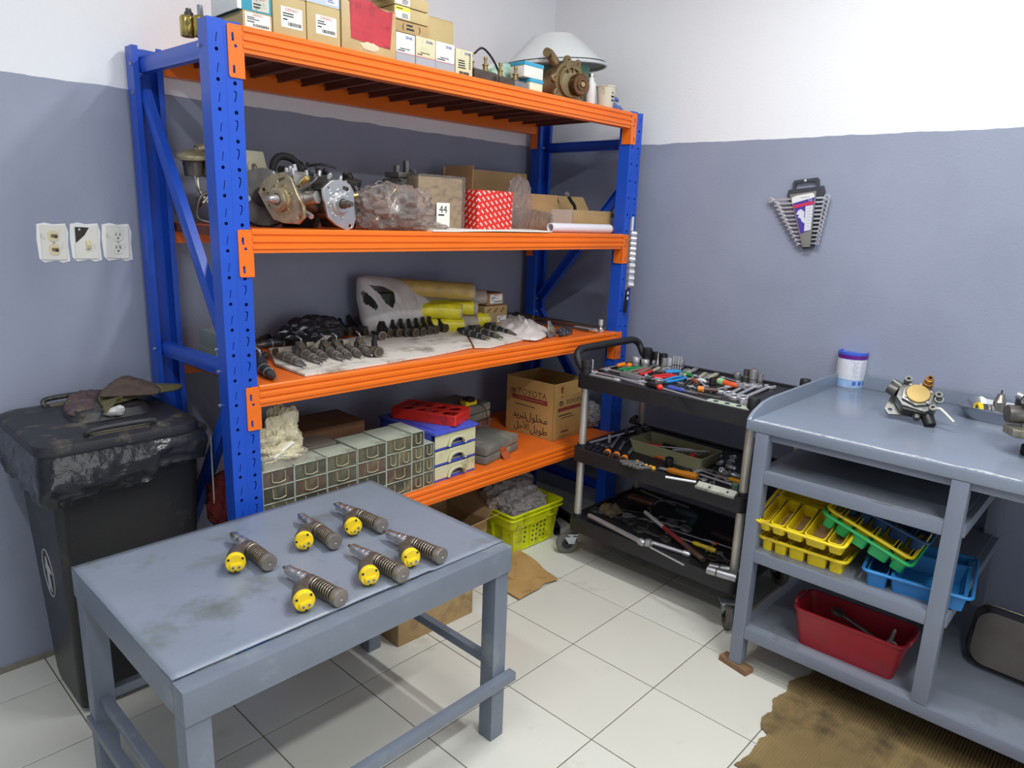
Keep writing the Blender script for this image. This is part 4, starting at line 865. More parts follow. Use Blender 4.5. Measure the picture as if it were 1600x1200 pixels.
# ================================================================ wheelie bin by the rack
bk = mat('bin_black', (25, 25, 28), .38, var=.12, vs=6, bump=.08, bs=160, dirt=((66, 64, 62), .15, 7))
lidm = mat('bin_lid', (38, 38, 42), .48, var=.12, vs=8, bump=.06, bs=120, dirt=((116, 106, 86), .3, 9))
bn = thing('waste_bin', 'black wheeled waste bin with a lid, standing left of the blue rack', 'bin', (-1.54, .585, 0))
def loft(rings, m, name, parent, smooth=45, cap=True):
    g = MB(); n = len(rings[0]); vs = [v for r in rings for v in r]; fs = []
    for k in range(len(rings)-1):
        for a in range(n): fs.append((k*n+a, k*n+(a+1) % n, (k+1)*n+(a+1) % n, (k+1)*n+a))
    if cap: fs += [tuple(range(n))[::-1], tuple((len(rings)-1)*n+a for a in range(n))]
    g.add(vs, fs); return g.build(name, m, parent, smooth=smooth)
def rz_(x0, x1, y0, y1, r, z, n=5): return [(x, y, z) for x, y in rrect(x0, x1, y0, y1, r, n)]
loft([rz_(-.182, .165, -.133, .125, .02, .02), rz_(-.186, .17, -.137, .13, .022, .05), rz_(-.207, .19, -.192, .19, .025, .74), rz_(-.212, .195, -.2, .2, .025, .80), rz_(-.225, .20, -.212, .225, .03, .81), rz_(-.225, .20, -.212, .225, .03, .852), rz_(-.2, .18, -.19, .2, .03, .852), rz_(-.19, .17, -.17, .18, .03, .7)], bk, 'bin_body', bn, cap=True)
LZ = .853
loft([rz_(-.238, .195, -.228, .24, .055, LZ), rz_(-.242, .198, -.232, .244, .055, LZ+.008), rz_(-.238, .195, -.228, .24, .055, LZ+.03), rz_(-.222, .18, -.21, .222, .05, LZ+.038), rz_(-.1, .1, -.1, .1, .04, LZ+.040)], lidm, 'bin_lid', bn)
loft([rz_(-.10, .12, -.075, .095, .04, LZ+.038), rz_(-.085, .105, -.06, .08, .035, LZ+.062), rz_(-.05, .07, -.03, .05, .03, LZ+.063)], lidm, 'lid_dome', bn)
for y, s in ((-.215, -1), (.222, 1)):
    MB().tube([(-.11, y+.02*s*-1, LZ+.034), (-.10, y-.005*s, LZ+.056), (.05, y-.005*s, LZ+.056), (.06, y+.02*s*-1, LZ+.034)], .008, 8, 5).build('lid_handle', lidm, bn, smooth=60)
    MB().box((-.025, y-.022*s, LZ+.037), (.15, .03, .006)).build('handle_recess', mat('dusty_recess', (104, 98, 76), .8, var=.3, vs=40), bn, bevel=.003)
for y in (-.16, 0, .17): MB().cyl((.205, y-.03, LZ-.005), (.205, y+.03, LZ-.005), .018, n=14).build('hinge_lug', lidm, bn, bevel=.003)
MB().cyl((.205, -.2, LZ-.005), (.205, .21, LZ-.005), .010, n=12).build('hinge_bar', lidm, bn)
for y in (-.1, .1): MB().lathe([(.02, -.02), (.09, -.02), (.1, -.012), (.1, .012), (.09, .02), (.02, .02)], T(.13, y, .1) @ rotm(90), 24, closed=True).build('bin_wheel', G['black_rubber'], bn)
# moulded oval badge on the front (left) face
M = T(-.1996, -.0, .43) @ rotm(0, -1.7) @ LEFT
plate('badge_ring', [(a*.055, b*.078) for a, b in circ(0, 0, 1, 36)], [[(a*.0515, b*.0745) for a, b in circ(0, 0, 1, 36)]], .0016, mat('badge_grey', (190, 190, 192), .6), bn, M)
fig = [(-.02, -.06), (-.012, -.06), (-.004, -.025), (.006, -.058), (.014, -.058), (.008, -.01), (.02, .012), (.034, .006), (.035, .014), (.018, .026), (.004, .03), (.0, .05), (-.01, .052), (-.014, .034), (-.024, .018), (-.022, .006), (-.012, .014), (-.012, -.01)]
plate('badge_figure', fig, [], .0014, G['badge_grey'], bn, M)
# bin liner hanging over the rim
bagm = mat('bin_liner', (34, 34, 37), .2, var=.2, vs=10, bump=.8, bs=13)
g = MB(T(-1.54, .585, 0)); n, k = 220, 14; vs = []; fs = []
base = rz_(-.228, .203, -.216, .228, .035, 0, 8)
# evenly resampled outline
P_ = [V(p) for p in base]; Ls = [0]
for a, b in zip(P_, P_[1:]+P_[:1]): Ls.append(Ls[-1]+(b-a).length)
def at_len(s):
    s %= Ls[-1]
    for i in range(len(P_)):
        if Ls[i] <= s <= Ls[i+1]: return P_[i].lerp(P_[(i+1) % len(P_)], (s-Ls[i])/(Ls[i+1]-Ls[i]+1e-9))
for j in range(k+1):
    f = j/k
    for i in range(n):
        s = Ls[-1]*i/n; p = at_len(s); o = V((p.x, p.y, 0)).normalized()
        fold = noise.noise(V((s*9, f*2.2, 0)))*.016+abs(noise.noise(V((s*22+f*2, f*4, 3))))*.013
        sag = .012*math.sin(PI*f)
        hem = .125+.03*noise.noise(V((p.x*5, p.y*5, 7)))+(.02 if p.y < 0 and p.x < -.1 else 0)-(.03 if p.x > .05 else 0)
        q = p+o*(.006+f*.3*abs(fold)*2+fold*f*.8+sag); vs.append((q.x, q.y, .857-hem*f+.004*noise.noise(V((s*15, f*9, 1)))))
for j in range(k):
    for i in range(n): fs.append((j*n+i, j*n+(i+1) % n, (j+1)*n+(i+1) % n, (j+1)*n+i))
g.add(vs, fs); tag(g.build('bin_liner', bagm, smooth=50), 'shiny black bin bag folded over the rim of the waste bin', 'bin bag')
# rags on the lid
def drape(name, pts, m, label, h=.03, seed=1, lift=0, z0=LZ+.064):
    """crumpled cloth over an outline given as (x, y) in metres"""
    xs = [p[0] for p in pts]; ys = [p[1] for p in pts]
    cx_, cy_ = sum(xs)/len(xs), sum(ys)/len(ys); n = 60; K = 12; vs = [(cx_, cy_, z0+h)]; fs = []
    P2 = spline([V((x, y, 0)) for x, y in pts], n//len(pts)+1, True); n = len(P2)
    for j in range(1, K+1):
        f = j/K
        for i in range(n):
            p = P2[i]; x = cx_+(p.x-cx_)*f; y = cy_+(p.y-cy_)*f
            w = noise.noise(V((x*22, y*22, seed)))*.6+noise.noise(V((x*45+seed, y*45, 2)))*.5
            vs.append((x+.006*noise.noise(V((x*30, y*30, seed+5))), y, z0+max(-.02*max(0, f-.6)*lift, h*(1-f**3)*(.75+.6*w)+.012*abs(w)*(1-.5*f))+.002))
    for i in range(n): fs.append((0, 1+i, 1+(i+1) % n))
    for j in range(K-1):
        for i in range(n): fs.append((1+j*n+i, 1+j*n+(i+1) % n, 1+(j+1)*n+(i+1) % n, 1+(j+1)*n+i))
    g = MB(); g.add(vs, fs); o = g.build(name, m, smooth=70); md = o.modifiers.new('t', 'SOLIDIFY'); md.thickness = .004
    return tag(o, label, 'rag')
z_ = .93
drape('rag', [(-1.6426, 0.619, 0.915)[:2], (-1.5874, 0.7901, 0.915)[:2], (-1.4882, 0.8425, 0.915)[:2], (-1.519, 0.6936, 0.915)[:2], (-1.5709, 0.5604, 0.915)[:2], (-1.6256, 0.5598, 0.915)[:2]], mat('rag_purple', (92, 74, 78), .95, var=.3, vs=30, bump=.4, bs=250, dirt=((120, 108, 62), .3, 22)), 'frayed dull purple rag hanging at the left on the bin lid', .03, 3, 1, LZ+.05)
drape('rag', [(-1.5598, 0.5513, 0.915)[:2], (-1.5169, 0.7154, 0.925)[:2], (-1.4045, 0.7938, 0.925)[:2], (-1.2715, 0.7065, 0.915)[:2], (-1.3096, 0.6333, 0.915)[:2], (-1.4194, 0.6136, 0.915)[:2], (-1.5342, 0.5489, 0.915)[:2], (-1.5745, 0.4787, 0.91)[:2]], mat('rag_olive', (104, 98, 66), .95, var=.25, vs=30, bump=.4, bs=250), 'olive green rag stretched to the right on the bin lid', .022, 8, 1, LZ+.066)
drape('rag', [(-1.5387, 0.6378, 0.95)[:2], (-1.4557, 0.7822, 0.95)[:2], (-1.3765, 0.781, 0.95)[:2], (-1.3631, 0.6519, 0.95)[:2], (-1.3962, 0.5499, 0.945)[:2], (-1.471, 0.5679, 0.945)[:2], (-1.5408, 0.6035, 0.945)[:2]], mat('rag_brown2', (88, 74, 66), .95, var=.25, vs=30, bump=.4, bs=250), 'brown rag humped on top of the olive rag on the bin lid', .03, 5, 0, LZ+.086)
g = MB(T((-1.5382, 0.5109, 0.91))); vs = []; 
g.ball((0, 0, .006), (.03, .012, .014), 12); 
for v in g.bm.verts: v.co += V((noise.noise(v.co*60)*.008, 0, noise.noise(v.co*60+V((3, 3, 3)))*.008))
tag(g.build('crumpled_foil', mat('foil', (200, 198, 196), .4, .4), smooth=20), 'crumpled piece of white foil in front of the rags on the bin lid', 'foil')
# ---------------------------------------------------------------- thin rod and red sack behind the rack post
def crumple(name, c, r, m, label, cat, seed=0, amp=.18, fine=.08, group=None, sub=4, flat=0, smooth=25, freq=2.2, squash=None, M=None, parent=None):
    g = MB(); bmesh.ops.create_icosphere(g.bm, subdivisions=sub, radius=1)
    for v in g.bm.verts:
        d = v.co.normalized()
        k = 1+amp*noise.noise(d*freq+V((seed, 0, 0)))+fine*(1-2*abs(noise.noise(d*freq*3.1+V((0, seed, 0)))))+fine*.6*noise.noise(d*freq*7+V((seed, 3, 1)))
        q = V((d.x*r[0]*k, d.y*r[1]*k, d.z*r[2]*k))
        if q.z < -r[2]*(1-flat): q.z = -r[2]*(1-flat)
        v.co = q
    if M: g.bm.transform(M)
    g.bm.transform(T(c))
    o = g.build(name, m, parent, smooth=smooth)
    return tag(o, label, cat, group) if label else o
t = MB(); t.cyl((-1.309, 0.4, 0.5499), (-1.3068, 0.4, 0.8154), .0025, n=8); tag(t.build('thin_rod', mat('rod_cream', (170, 166, 150), .4)), 'thin pale rod standing between the waste bin and the rack post', 'rod')
film('red_film', (120, 50, 48), .5, .15, .2)
crumple('plastic_sack', (-1.245, .42, .565), (.07, .08, .10), G['red_film'], 'dark red plastic sack on the lowest shelf behind the front left post', 'sack', 5, .2, .12)
crumple('sack_contents', (-1.245, .43, .55), (.052, .06, .072), mat('sack_brown', (74, 44, 42), .7, var=.3), 'brown bundle inside the red plastic sack behind the post', 'bundle', 2, .2, .1)
# ---------------------------------------------------------------- boxes on the floor
def carton_open(name, label, M, w, d, h, m, flaps=(), cat='box', flapw=.1, group=None):
    t = thing(name, label, cat, M=M, group=group); th = .004
    def side(nm, o, z0, z1, MM): MB(MM).prism(o, z0, z1).build(nm, m, t, bevel=.0012, seg=1)
    MB().bx(-w/2, w/2, -d/2, d/2, 0, th).build('bottom', m, t)
    for x in (-w/2+th/2, w/2-th/2): MB().bx(x-th/2, x+th/2, -d/2, d/2, 0, h).build('side_wall', m, t, bevel=.0012, seg=1)
    for y in (-d/2+th/2, d/2-th/2): MB().bx(-w/2, w/2, y-th/2, y+th/2, 0, h).build('side_wall', m, t, bevel=.0012, seg=1)
    for s_, ang in flaps:
        L_ = d if s_ in 'lr' else w
        MM = {'l': T(-w/2, 0, h) @ rotm(0, 0, 90), 'r': T(w/2, 0, h) @ rotm(0, 0, -90), 'f': T(0, -d/2, h) @ rotm(0, 0, 180), 'b': T(0, d/2, h)}[s_]
        MB(MM @ rotm(ang)).prism([(-L_/2, 0), (L_/2, 0), (L_/2-.006, flapw), (-L_/2+.006, flapw)], -.0015, .0015).build('flap', m, t, bevel=.0008, seg=1)
    return t
cbm = mat('carton_floor', (172, 142, 98), .85, var=.14, vs=7, dirt=((104, 82, 58), .35, 7))
a, b = V((-0.8232, 0.0763, 0)), V((-0.4698, 0.0614, 0))
d_ = (b-a).normalized(); ang = math.degrees(math.atan2(d_.y, d_.x)); w = (b-a).length
t = thing('cardboard_box', 'closed brown cardboard box on the floor under the work table', 'box', M=T(a) @ rotm(0, 0, ang) @ T(w/2, .12, 0))
MB().bx(-w/2, w/2, -.12, .12, 0, .22).build('carton_body', cbm, t, bevel=.004)
MB().bx(-w/2-.0006, w/2+.0006, -.1206, -.12, .11, .1125).build('carton_seam', mat('seam', (196, 172, 128), .8), t)
for x0, x1 in ((-w/2, -.001), (.001, w/2)): MB().bx(x0, x1, -.12, .12, .22, .2235).build('flap', cbm, t, bevel=.001)
def sheet(name, pts, th, m, label, cat, z=0, curl=.0, seed=0):
    g = MB(); n = len(pts); g.prism([(p[0], p[1]) for p in pts], 0, th)
    bmesh.ops.triangulate(g.bm, faces=[f for f in g.bm.faces if len(f.verts) > 4])
    bmesh.ops.subdivide_edges(g.bm, edges=g.bm.edges[:], cuts=5, use_grid_fill=True)
    for v in g.bm.verts: v.co.z += z+curl*(.5+noise.noise(V((v.co.x*7, v.co.y*7, seed))))
    return tag(g.build(name, m, smooth=30), label, cat)
sheet('cardboard_sheet', [(-0.2634, 0.1529, 0), (-0.0293, 0.3067, 0), (0.046, 0.3248, 0), (0.0217, 0.1588, 0), (-0.0364, -0.017, 0.004), (-0.1042, 0.0043, 0), (-0.1481, -0.0052, 0), (-0.2739, -0.0078, 0.004)], .004, mat('card_flat', (178, 142, 88), .85, var=.12, vs=9, dirt=((120, 92, 56), .2, 12)), 'flat torn cardboard sheet on the tiles right of the work table', 'cardboard', .001, .012, 2)
carton_open('cardboard_box', 'open cardboard box with a raised flap left of the yellow crate', T(-.235, .50, 0) @ rotm(0, 0, 4), .30, .26, .17, mat('card_tan', (178, 146, 104), .85, var=.1, vs=9), (('f', 35), ('r', 40), ('l', 100), ('b', 80)), flapw=.12)  # tan card with random mottling
# ---------------------------------------------------------------- yellow crate
cr = thing('plastic_crate', 'lime yellow slotted plastic crate under the bottom rack shelf', 'crate', M=T(.145, .385, 0) @ rotm(0, 0, -2))
cy_m = mat('crate_lime', (206, 212, 18), .4, dirt=((120, 120, 20), .3, 14))
w, d, h = .34, .25, .20
def crate_ring(o0, o1, z0, z1, name):
    n = len(o0); g = MB(); vs = [(x, y, z0) for x, y in o0]+[(x, y, z1) for x, y in o1]+[(x*.965, y*.955, z1) for x, y in o1]+[(x*.965, y*.955, z0) for x, y in o0]
    fs = []
    for k in range(4):
        for a in range(n): fs.append((k*n+a, k*n+(a+1) % n, ((k+1) % 4)*n+(a+1) % n, ((k+1) % 4)*n+a))
    g.add(vs, fs); return g.build(name, cy_m, cr, smooth=40)
def cor_outline(k):
    """castellated wall outline: alternating pillars and recessed panels"""
    out = []; W_, D_ = w*k/2, d*k/2; s = .012
    def side(p, q, nseg):
        p, q = V(p), V(q); dirn = (q-p); nn = V((dirn.y, -dirn.x)).normalized()
        for i in range(nseg):
            a, b = p+dirn*(i/nseg), p+dirn*((i+1)/nseg); off = nn*(-s if i % 2 else 0)
            out.extend([tuple(a+off), tuple(b+off)])
    side((-W_, -D_), (W_, -D_), 5); side((W_, -D_), (W_, D_), 3); side((W_, D_), (-W_, D_), 5); side((-W_, D_), (-W_, -D_), 3)
    return out
crate_ring(cor_outline(.80), cor_outline(.87), .004, .125, 'crate_wall')
crate_ring(rrect(-w*.46, w*.46, -d*.46, d*.46, .02), rrect(-w*.5, w*.5, -d*.5, d*.5, .02), .125, h, 'crate_upper_wall')
MB().bx(-w*.4, w*.4, -d*.4, d*.4, .004, .01).build('crate_base', cy_m, cr)
for z, k in ((h, .515), (h-.022, .512)): MB().tube([(x, y, z) for x, y in rrect(-w*k, w*k, -d*k, d*k, .02)], .0055, 6, closed=True).build('rim', cy_m, cr, smooth=60)
for x in (-.09, -.035, .07, .12):
    MB().bx(x-.002, x+.002, -d*.52, -d*.46, h-.055, h-.004).build('rim_rib', cy_m, cr)
for x0, x1 in ((-.09, -.035), (.07, .12)): MB().bx(x0, x1, -d*.52, -d*.505, h-.057, h-.052).build('rim_rib', cy_m, cr)
for px_ in (-.066, .0, .066):
    for z in (.035, .06, .085, .108):
        for dx in (-.012, .012):
            kk = .80+.07*z/.125
            rec = 0 if px_ == 0 else .012
            MB().cyl((px_+dx, -d*kk/2-.001+rec, z), (px_+dx, -d*kk/2+.004+rec, z), .0052, n=8).build('drain_hole', G['black_plastic'], cr)
film('bag_clear', (246, 240, 238), .78, .25, .06)
for k, (c, r_) in enumerate((((.10, .36, .175), (.09, .07, .055)), ((.19, .37, .185), (.085, .07, .05)), ((.07, .42, .24), (.10, .08, .07)), ((.17, .44, .26), (.09, .07, .07)), ((.22, .42, .20), (.06, .06, .05)))):
    crumple('plastic_bag', c, r_, G['bag_clear'], 'crumpled clear bag in the yellow crate, '+['front left one', 'front right one', 'back left one, standing highest', 'back middle one', 'small one at the right rim'][k], 'plastic bag', k*3+1, .3, .2, 'clear bags in the crate', 4, smooth=12, freq=3)
for k, (c, r_, cc) in enumerate((((.10, .40, .15), (.07, .05, .05), (96, 84, 80)), ((.2, .41, .15), (.06, .05, .05), (110, 96, 90)), ((.12, .43, .21), (.05, .04, .05), (86, 70, 68)))):
    crumple('bagged_part', c, r_, mat('bagged_%d' % k, cc, .6, var=.4, vs=20), 'brownish part inside the clear bags of the yellow crate, '+['left', 'right', 'top'][k], 'part', k+11, .25, .1, 'parts in the crate bags', 3)
# dark long pieces lying in the shade right of the crate
for k, (x, y, z, l) in enumerate(((.42, .45, .03, .42), (.47, .52, .07, .40), (.40, .58, .10, .44), (.50, .40, .02, .36))):
    t = thing('dark_profile', 'dark long metal profile in the shade right of the yellow crate, '+['nearest the crate', 'second from the crate', 'highest, at the back', 'nearest the trolley caster'][k], 'metal profile', M=T(x, y, z) @ rotm(0, 0, 58+k*5), group='dark profiles behind the trolley')
    g = MB(); g.prism([(-.02, -.012), (.02, -.012), (.02, .012), (.017, .012), (.017, -.009), (-.017, -.009), (-.017, .012), (-.02, .012)], -l/2, l/2, rotm(0, 90)); g.build('profile_body', mat('dark_blue_steel', (38, 42, 56), .45, .4), t)
# ---------------------------------------------------------------- spanner set on the right wall
ws = thing('spanner_set', 'fan of twelve chrome spanners in a grey hanging holder on the right wall', 'spanner set', M=T(.80, -.553, 1.57) @ rotm(0, 0, -90) @ rotm(90) @ rotm(0, 0, 7))
# local: X right (towards the room's front), Y up, Z out from the wall
hm = mat('holder_grey', (62, 64, 72), .5)
plate('holder_frame', [(-.075, .085), (-.07, .108), (-.052, .108), (-.052, .135), (-.045, .143), (.045, .143), (.052, .135), (.052, .108), (.07, .108), (.075, .085), (.062, .06), (.03, -.135), (-.01, -.135), (-.06, .05)], [[(-.043, .108), (-.043, .128), (-.038, .132), (.038, .132), (.043, .128), (.043, .108)]], .014, hm, ws, T(0, 0, .009), .001)
MB().prism([(-.058, .088), (.05, .09), (.026, -.13), (-.004, -.13)], .028, .033).build('card_backing', mat('card_grey', (128, 126, 120), .5), ws, bevel=.001)
MB().prism([(-.046, .06), (.044, .074), (.03, -.062), (-.012, -.075)], .033, .034).build('printed_card', mat('violet_card', (74, 58, 152), .45), ws)
MB().prism([(-.049, .074), (-.03, .080), (.035, .084), (.043, .078), (.0435, .066), (-.047, .05)], .034, .0346).build('printed_card', G['white'], ws)
MB().prism([(-.0445, .042), (.0405, .052), (.0395, .040), (-.041, .030)], .034, .0346).build('printed_stripe', mat('stripe_red', (206, 50, 84), .5), ws)
MB().prism([(.008, .034), (.039, .036), (.029, -.062), (.003, -.066)], .034, .0347).build('printed_panel', mat('panel_white', (214, 216, 222), .5), ws)
MB().prism([(-.03, .005), (-.022, .02), (-.010, .024), (.004, .012), (.002, -.01), (.008, -.02), (.002, -.034), (-.008, -.024), (-.012, -.012), (-.024, -.008), (-.018, .002)], .034, .0348).build('printed_picture', G['panel_white'], ws)
for k in range(7): MB().prism([(.013, .026-k*.012), (.034-k*.0012, .026-k*.012), (.034-k*.0012, .024-k*.012), (.013, .024-k*.012)], .0347, .035).build('fine_print', mat('print_grey', (170, 170, 180), .6), ws)
text('12', .016, G['white'], ws, T(.026, .058, .0352))
for k in range(3): MB().prism([(-.01+k*.012, .070), (-.002+k*.012, .071), (-.002+k*.012, .069), (-.01+k*.012, .068)], .0347, .035).build('fine_print', G['ink'], ws)
MB().ball((-.001, .137, .017), (.006, .006, .004), 12).build('wall_screw', G['chrome'], ws)
for k in range(12):
    f = k/11; y = .066-f*.182; xl = -.140+f*.105-(.014 if k == 0 else 0); xr = .090-f*.038; w = .0115-f*.005
    g = MB(T(0, y, .022) @ rotm(0, 0, -4+2*f)); r = w*.95
    g.prism([(xl+r*2.0, -w*.38), (xr-r, -w*.34), (xr-r, w*.34), (xl+r*2, w*.38)], -.0025, .0025)
    g.prism([(xl+r*2.4, -w*.4)]+[(xl+r+r*1.15*math.cos(math.radians(q)), r*1.15*math.sin(math.radians(q))) for q in (-60, -100, -140)]+[(xl+r*.5, -.3*r), (xl+r*1.2, -.3*r), (xl+r*1.2, .3*r), (xl+r*.5, .3*r)]+[(xl+r+r*1.15*math.cos(math.radians(q)), r*1.15*math.sin(math.radians(q))) for q in (140, 100, 60)]+[(xl+r*2.4, w*.4)], -.004, .005)
    g.ring((xr, 0, -.005), (xr, 0, .007), r*1.15, r*.65, 14)
    g.build('spanner', G['chrome'], ws, bevel=.0012, seg=2)

# ================================================================ six injectors on the work table
cy_ = mat('cap_yellow', (234, 198, 26), .4)
ib = mat('injector_body', (112, 104, 95), .42, .55, var=.2, vs=40)
INJ = None
def heui(M, label, spin):
    """unit injector: X axis from nozzle tip to plunger foot, solenoid towards -Y"""
    t = thing('unit_injector', label, 'injector', M=M, group=None)
    R_ = rotm(0, 90)
    MB(R_).lathe([(.004, -.0), (.0045, .008), (.006, .010)], None, 12).build('nozzle_tip', G['dark_steel'], t)
    MB(R_).lathe([(.006, .009), (.0105, .016), (.0125, .02), (.0125, .052), (.012, .053), (.0145, .055), (.0145, .07), (.0135, .071), (.016, .073), (.016, .088), (.0148, .09), (.0165, .092), (.0165, .104)], None, 22).build('nozzle_body', mat('polished_steel', (186, 184, 182), .24, .85, var=.1, vs=30), t)
    MB(R_).lathe([(.017, .1), (.0185, .104), (.0185, .120), (.015, .123)], None, 22).build('main_body', ib, t)
    MB(R_).cyl((0, 0, .12), (0, 0, .215), .0115, n=16).build('plunger', G['black_iron'], t)
    p = []
    for k in range(9*18+1):
        a = 2*PI*k/18; p.append((.122+.078*k/(9*18), .0175*math.cos(a), .0175*math.sin(a)))
    MB().tube(p, .0023, 6).build('spring', mat('spring_steel', (168, 156, 138), .34, .85), t, smooth=60)
    MB(R_).lathe([(.0195, .203), (.021, .205), (.0215, .222), (.0205, .225), (.005, .225), (.004, .2235)], None, 26).build('plunger_foot', mat('foot_steel', (156, 148, 138), .38, .65, var=.1, vs=60), t)
    # solenoid elbow, lifted a little so it rests on the sheet
    e = MB(); e.tube([(.112, .0, 0), (.116, -.024, .004), (.134, -.046, .006), (.160, -.058, .005)], [.0150, .0150, .0165, .0190, .0205, .0215], 18, 4); e.build('solenoid_elbow', ib, t, smooth=50)
    d = V((.93, -.33, 0.02)).normalized(); a = V((.152, -.058, .005))
    MB().cyl(a, a+d*.016, .0225, n=24).build('solenoid_collar', ib, t, bevel=.002)
    A = axis(a+d*.016, a+d*.03) @ rotm(0, 0, spin)
    MB(A).lathe([(.0230, 0), (.0245, .002), (.0245, .014), (.0225, .017), (.0005, .017)], None, 28).build('yellow_cap', cy_, t)
    MB(A).prism([(-.0125, -.0165), (.0125, -.0165), (.0155, -.006), (.0135, .001), (-.0135, .001), (-.0155, -.006)], .015, .0225).build('terminal_block', cy_, t, bevel=.003)
    for x in (-.007, .007):
        MB(A).ring((x, -.008, .0222), (x, -.008, .0248), .0036, .002, 12).build('terminal', G['steel'], t); MB(A).cyl((x, -.008, .021), (x, -.008, .024), .002).build('terminal_pin', G['dark_steel'], t)
    for q in (35, 145, 265): MB(A).cyl((.0205*math.cos(math.radians(q)), .0205*math.sin(math.radians(q)), .016), (.0205*math.cos(math.radians(q)), .0205*math.sin(math.radians(q)), .0178), .0032, n=8).build('cap_notch', G['black_plastic'], t)
    return t
ZI = 0.626+.0225
IL = ['injector nearest the bin end of the table, alone at the left', 'injector left of the topmost one, in the back row', 'injector farthest from the camera at the back of the table', 'injector closest to the right table edge', 'middle injector of the front row, between two others', 'frontmost injector, by the gap along the sheet edge']
IP = [((-1.4222, 0.044, 0.65), (-1.4291, -0.1896, 0.65)), ((-1.223, 0.0313, 0.65), (-1.2442, -0.1984, 0.65)), ((-1.1029, 0.0254, 0.65), (-1.0889, -0.1973, 0.65)), ((-1.1076, -0.2314, 0.65), (-1.0865, -0.449, 0.65)), ((-1.2286, -0.2385, 0.65), (-1.222, -0.4578, 0.65)), ((-1.4143, -0.2261, 0.65), (-1.3945, -0.4529, 0.65))]
SP = [0, 30, 38, 8, 5, 10]
for (a, b), lb, s in zip(IP, IL, SP):
    x = (V(b)-V(a)); x.z = 0; x.normalize(); c = (V(a)+V(b))/2; c.z = ZI
    M = frame(c-x*.1125, c+x*.1125) 
    heui(M, 'yellow-capped '+lb, s)

# ================================================================ cartons on the top shelf
def lines(m, x0, x1, z0, z1, n, mm, parent, M, seed=1, name='fine_print'):
    r = random.Random(seed); g = MB(M); hh = (z1-z0)/n
    for k in range(n):
        e = x0+(x1-x0)*r.uniform(.5, 1); g.bx(x0, e, z1-(k+.75)*hh, z1-(k+.25)*hh, 0, .0002)
    return g.build(name, mm, parent, smooth=0, kind='stuff')
def barcode(x0, x1, z0, z1, parent, M, seed=1):
    r = random.Random(seed); g = MB(M); x = x0
    while x < x1:
        w = r.choice((.0008, .0014, .002)); g.bx(x, min(x+w, x1), z0, z1, 0, .0002); x += w+r.choice((.0008, .0014))
    return g.build('barcode', G['ink'], parent, smooth=0, kind='stuff')
def carton(name, label, x0, x1, yf, d, z0, z1, m, rz=-.9, group=None, seam=True, bev=.003):
    w, h = x1-x0, z1-z0
    t = thing(name, label, 'box', M=T(x0, yf, z0) @ rotm(0, 0, rz), group=group)
    MB().bx(0, w, 0, d, 0, h-.0025).build('carton_body', m, t, bevel=bev)
    if seam:
        MB().bx(.0008, w/2-.0006, .0008, d-.0008, h-.0025, h).build('flap', m, t, bevel=.0008, seg=1); MB().bx(w/2+.0006, w-.0008, .0008, d-.0008, h-.0025, h).build('flap', m, t, bevel=.0008, seg=1)
    t['size'] = (w, d, h)
    return t
def label_card(t, x0, x1, z0, z1, m, name='paper_label'):
    """card on the front (-Y) face; returns (card, matrix of its face: X right, Y up)"""
    c = MB().bx(x0, x1, -.0006, .0, z0, z1).build(name, m, t)
    return c, T(x0, -.0007, z0) @ FRONT
cp, cb_ = G['cardboard_pale'], G['cardboard']
def maker_label(t, x0, x1, z0, z1, word, ink, seed):
    c, M = label_card(t, x0, x1, z0, z1, G['paper']); w, h = x1-x0, z1-z0
    text(word, h*.2, ink, c, M @ T(w*.5, h*.86, 0), wide=1.15)
    lines(None, w*.08, w*.6, h*.5, h*.74, 2, G['ink'], c, M, seed)
    barcode(w*.3, w*.95, h*.1, h*.28, c, M, seed)
    lines(None, w*.08, w*.4, h*.32, h*.46, 1, G['ink'], c, M, seed+5)
Yb = .243
def mlabel(t, a, b_, c, d, word, seed):
    w, _, h = t['size']; maker_label(t, w*a, w*b_, h*c, h*d, word, G['red_ink'], seed)
t = carton('cardboard_box', 'low tan carton with a white maker label, leftmost on the top shelf', -1.2135, -1.1288, Yb, .22, 1.995, 2.0387, cp)
mlabel(t, .07, .93, .05, .92, 'DENSO', 1)
t = carton('teal_box', 'teal and white box lying on the leftmost carton of the top shelf', -1.2254, -1.1266, Yb+.004, .16, 2.0387+.0005, 2.0387+.075, mat('teal_card', (38, 146, 170), .5, var=.06), seam=False)
w = t['size'][0]; c, M = label_card(t, w*.42, w*.92, .004, .040, mat('scuffed_label', (196, 196, 182), .6, dirt=((120, 130, 130), .4, 60)))
text('DENSO', .010, G['red_ink'], c, M @ T(w*.2, .03, 0)); lines(None, .004, w*.4, .005, .020, 2, G['ink'], c, M, 4)
MB().bx(-.0008, w*.12, -.0008, .16, 0, .074).build('white_end', G['white'], t, bevel=.003)
t = carton('cardboard_box', 'tall tan carton with a white label, second from the left on the top shelf', -1.1249, -1.0224, Yb, .22, 1.995, 2.1005, cp); mlabel(t, .24, .88, .22, .73, 'DENSO', 2)
t = carton('cardboard_box', 'tan carton with a white label, left of the box with the red patch', -1.0186, -0.9083, Yb, .22, 1.995, 2.1021, cp); mlabel(t, .26, .88, .25, .73, 'DENSO', 3)
t = carton('grey_box', 'pale blue-grey box lying on the third carton of the top shelf', -1.0245, -0.9068, Yb+.003, .18, 2.1021+.0005, 2.1021+.06, mat('pale_blue_card', (186, 198, 214), .5), seam=False)
w = t['size'][0]; c, M = label_card(t, w*.62, w*.94, .006, .034, G['paper']); text('DENSO', .008, G['blue_ink'], c, M @ T(w*.16, .022, 0)); lines(None, .003, w*.28, .004, .014, 2, G['blue_ink'], c, M, 3)
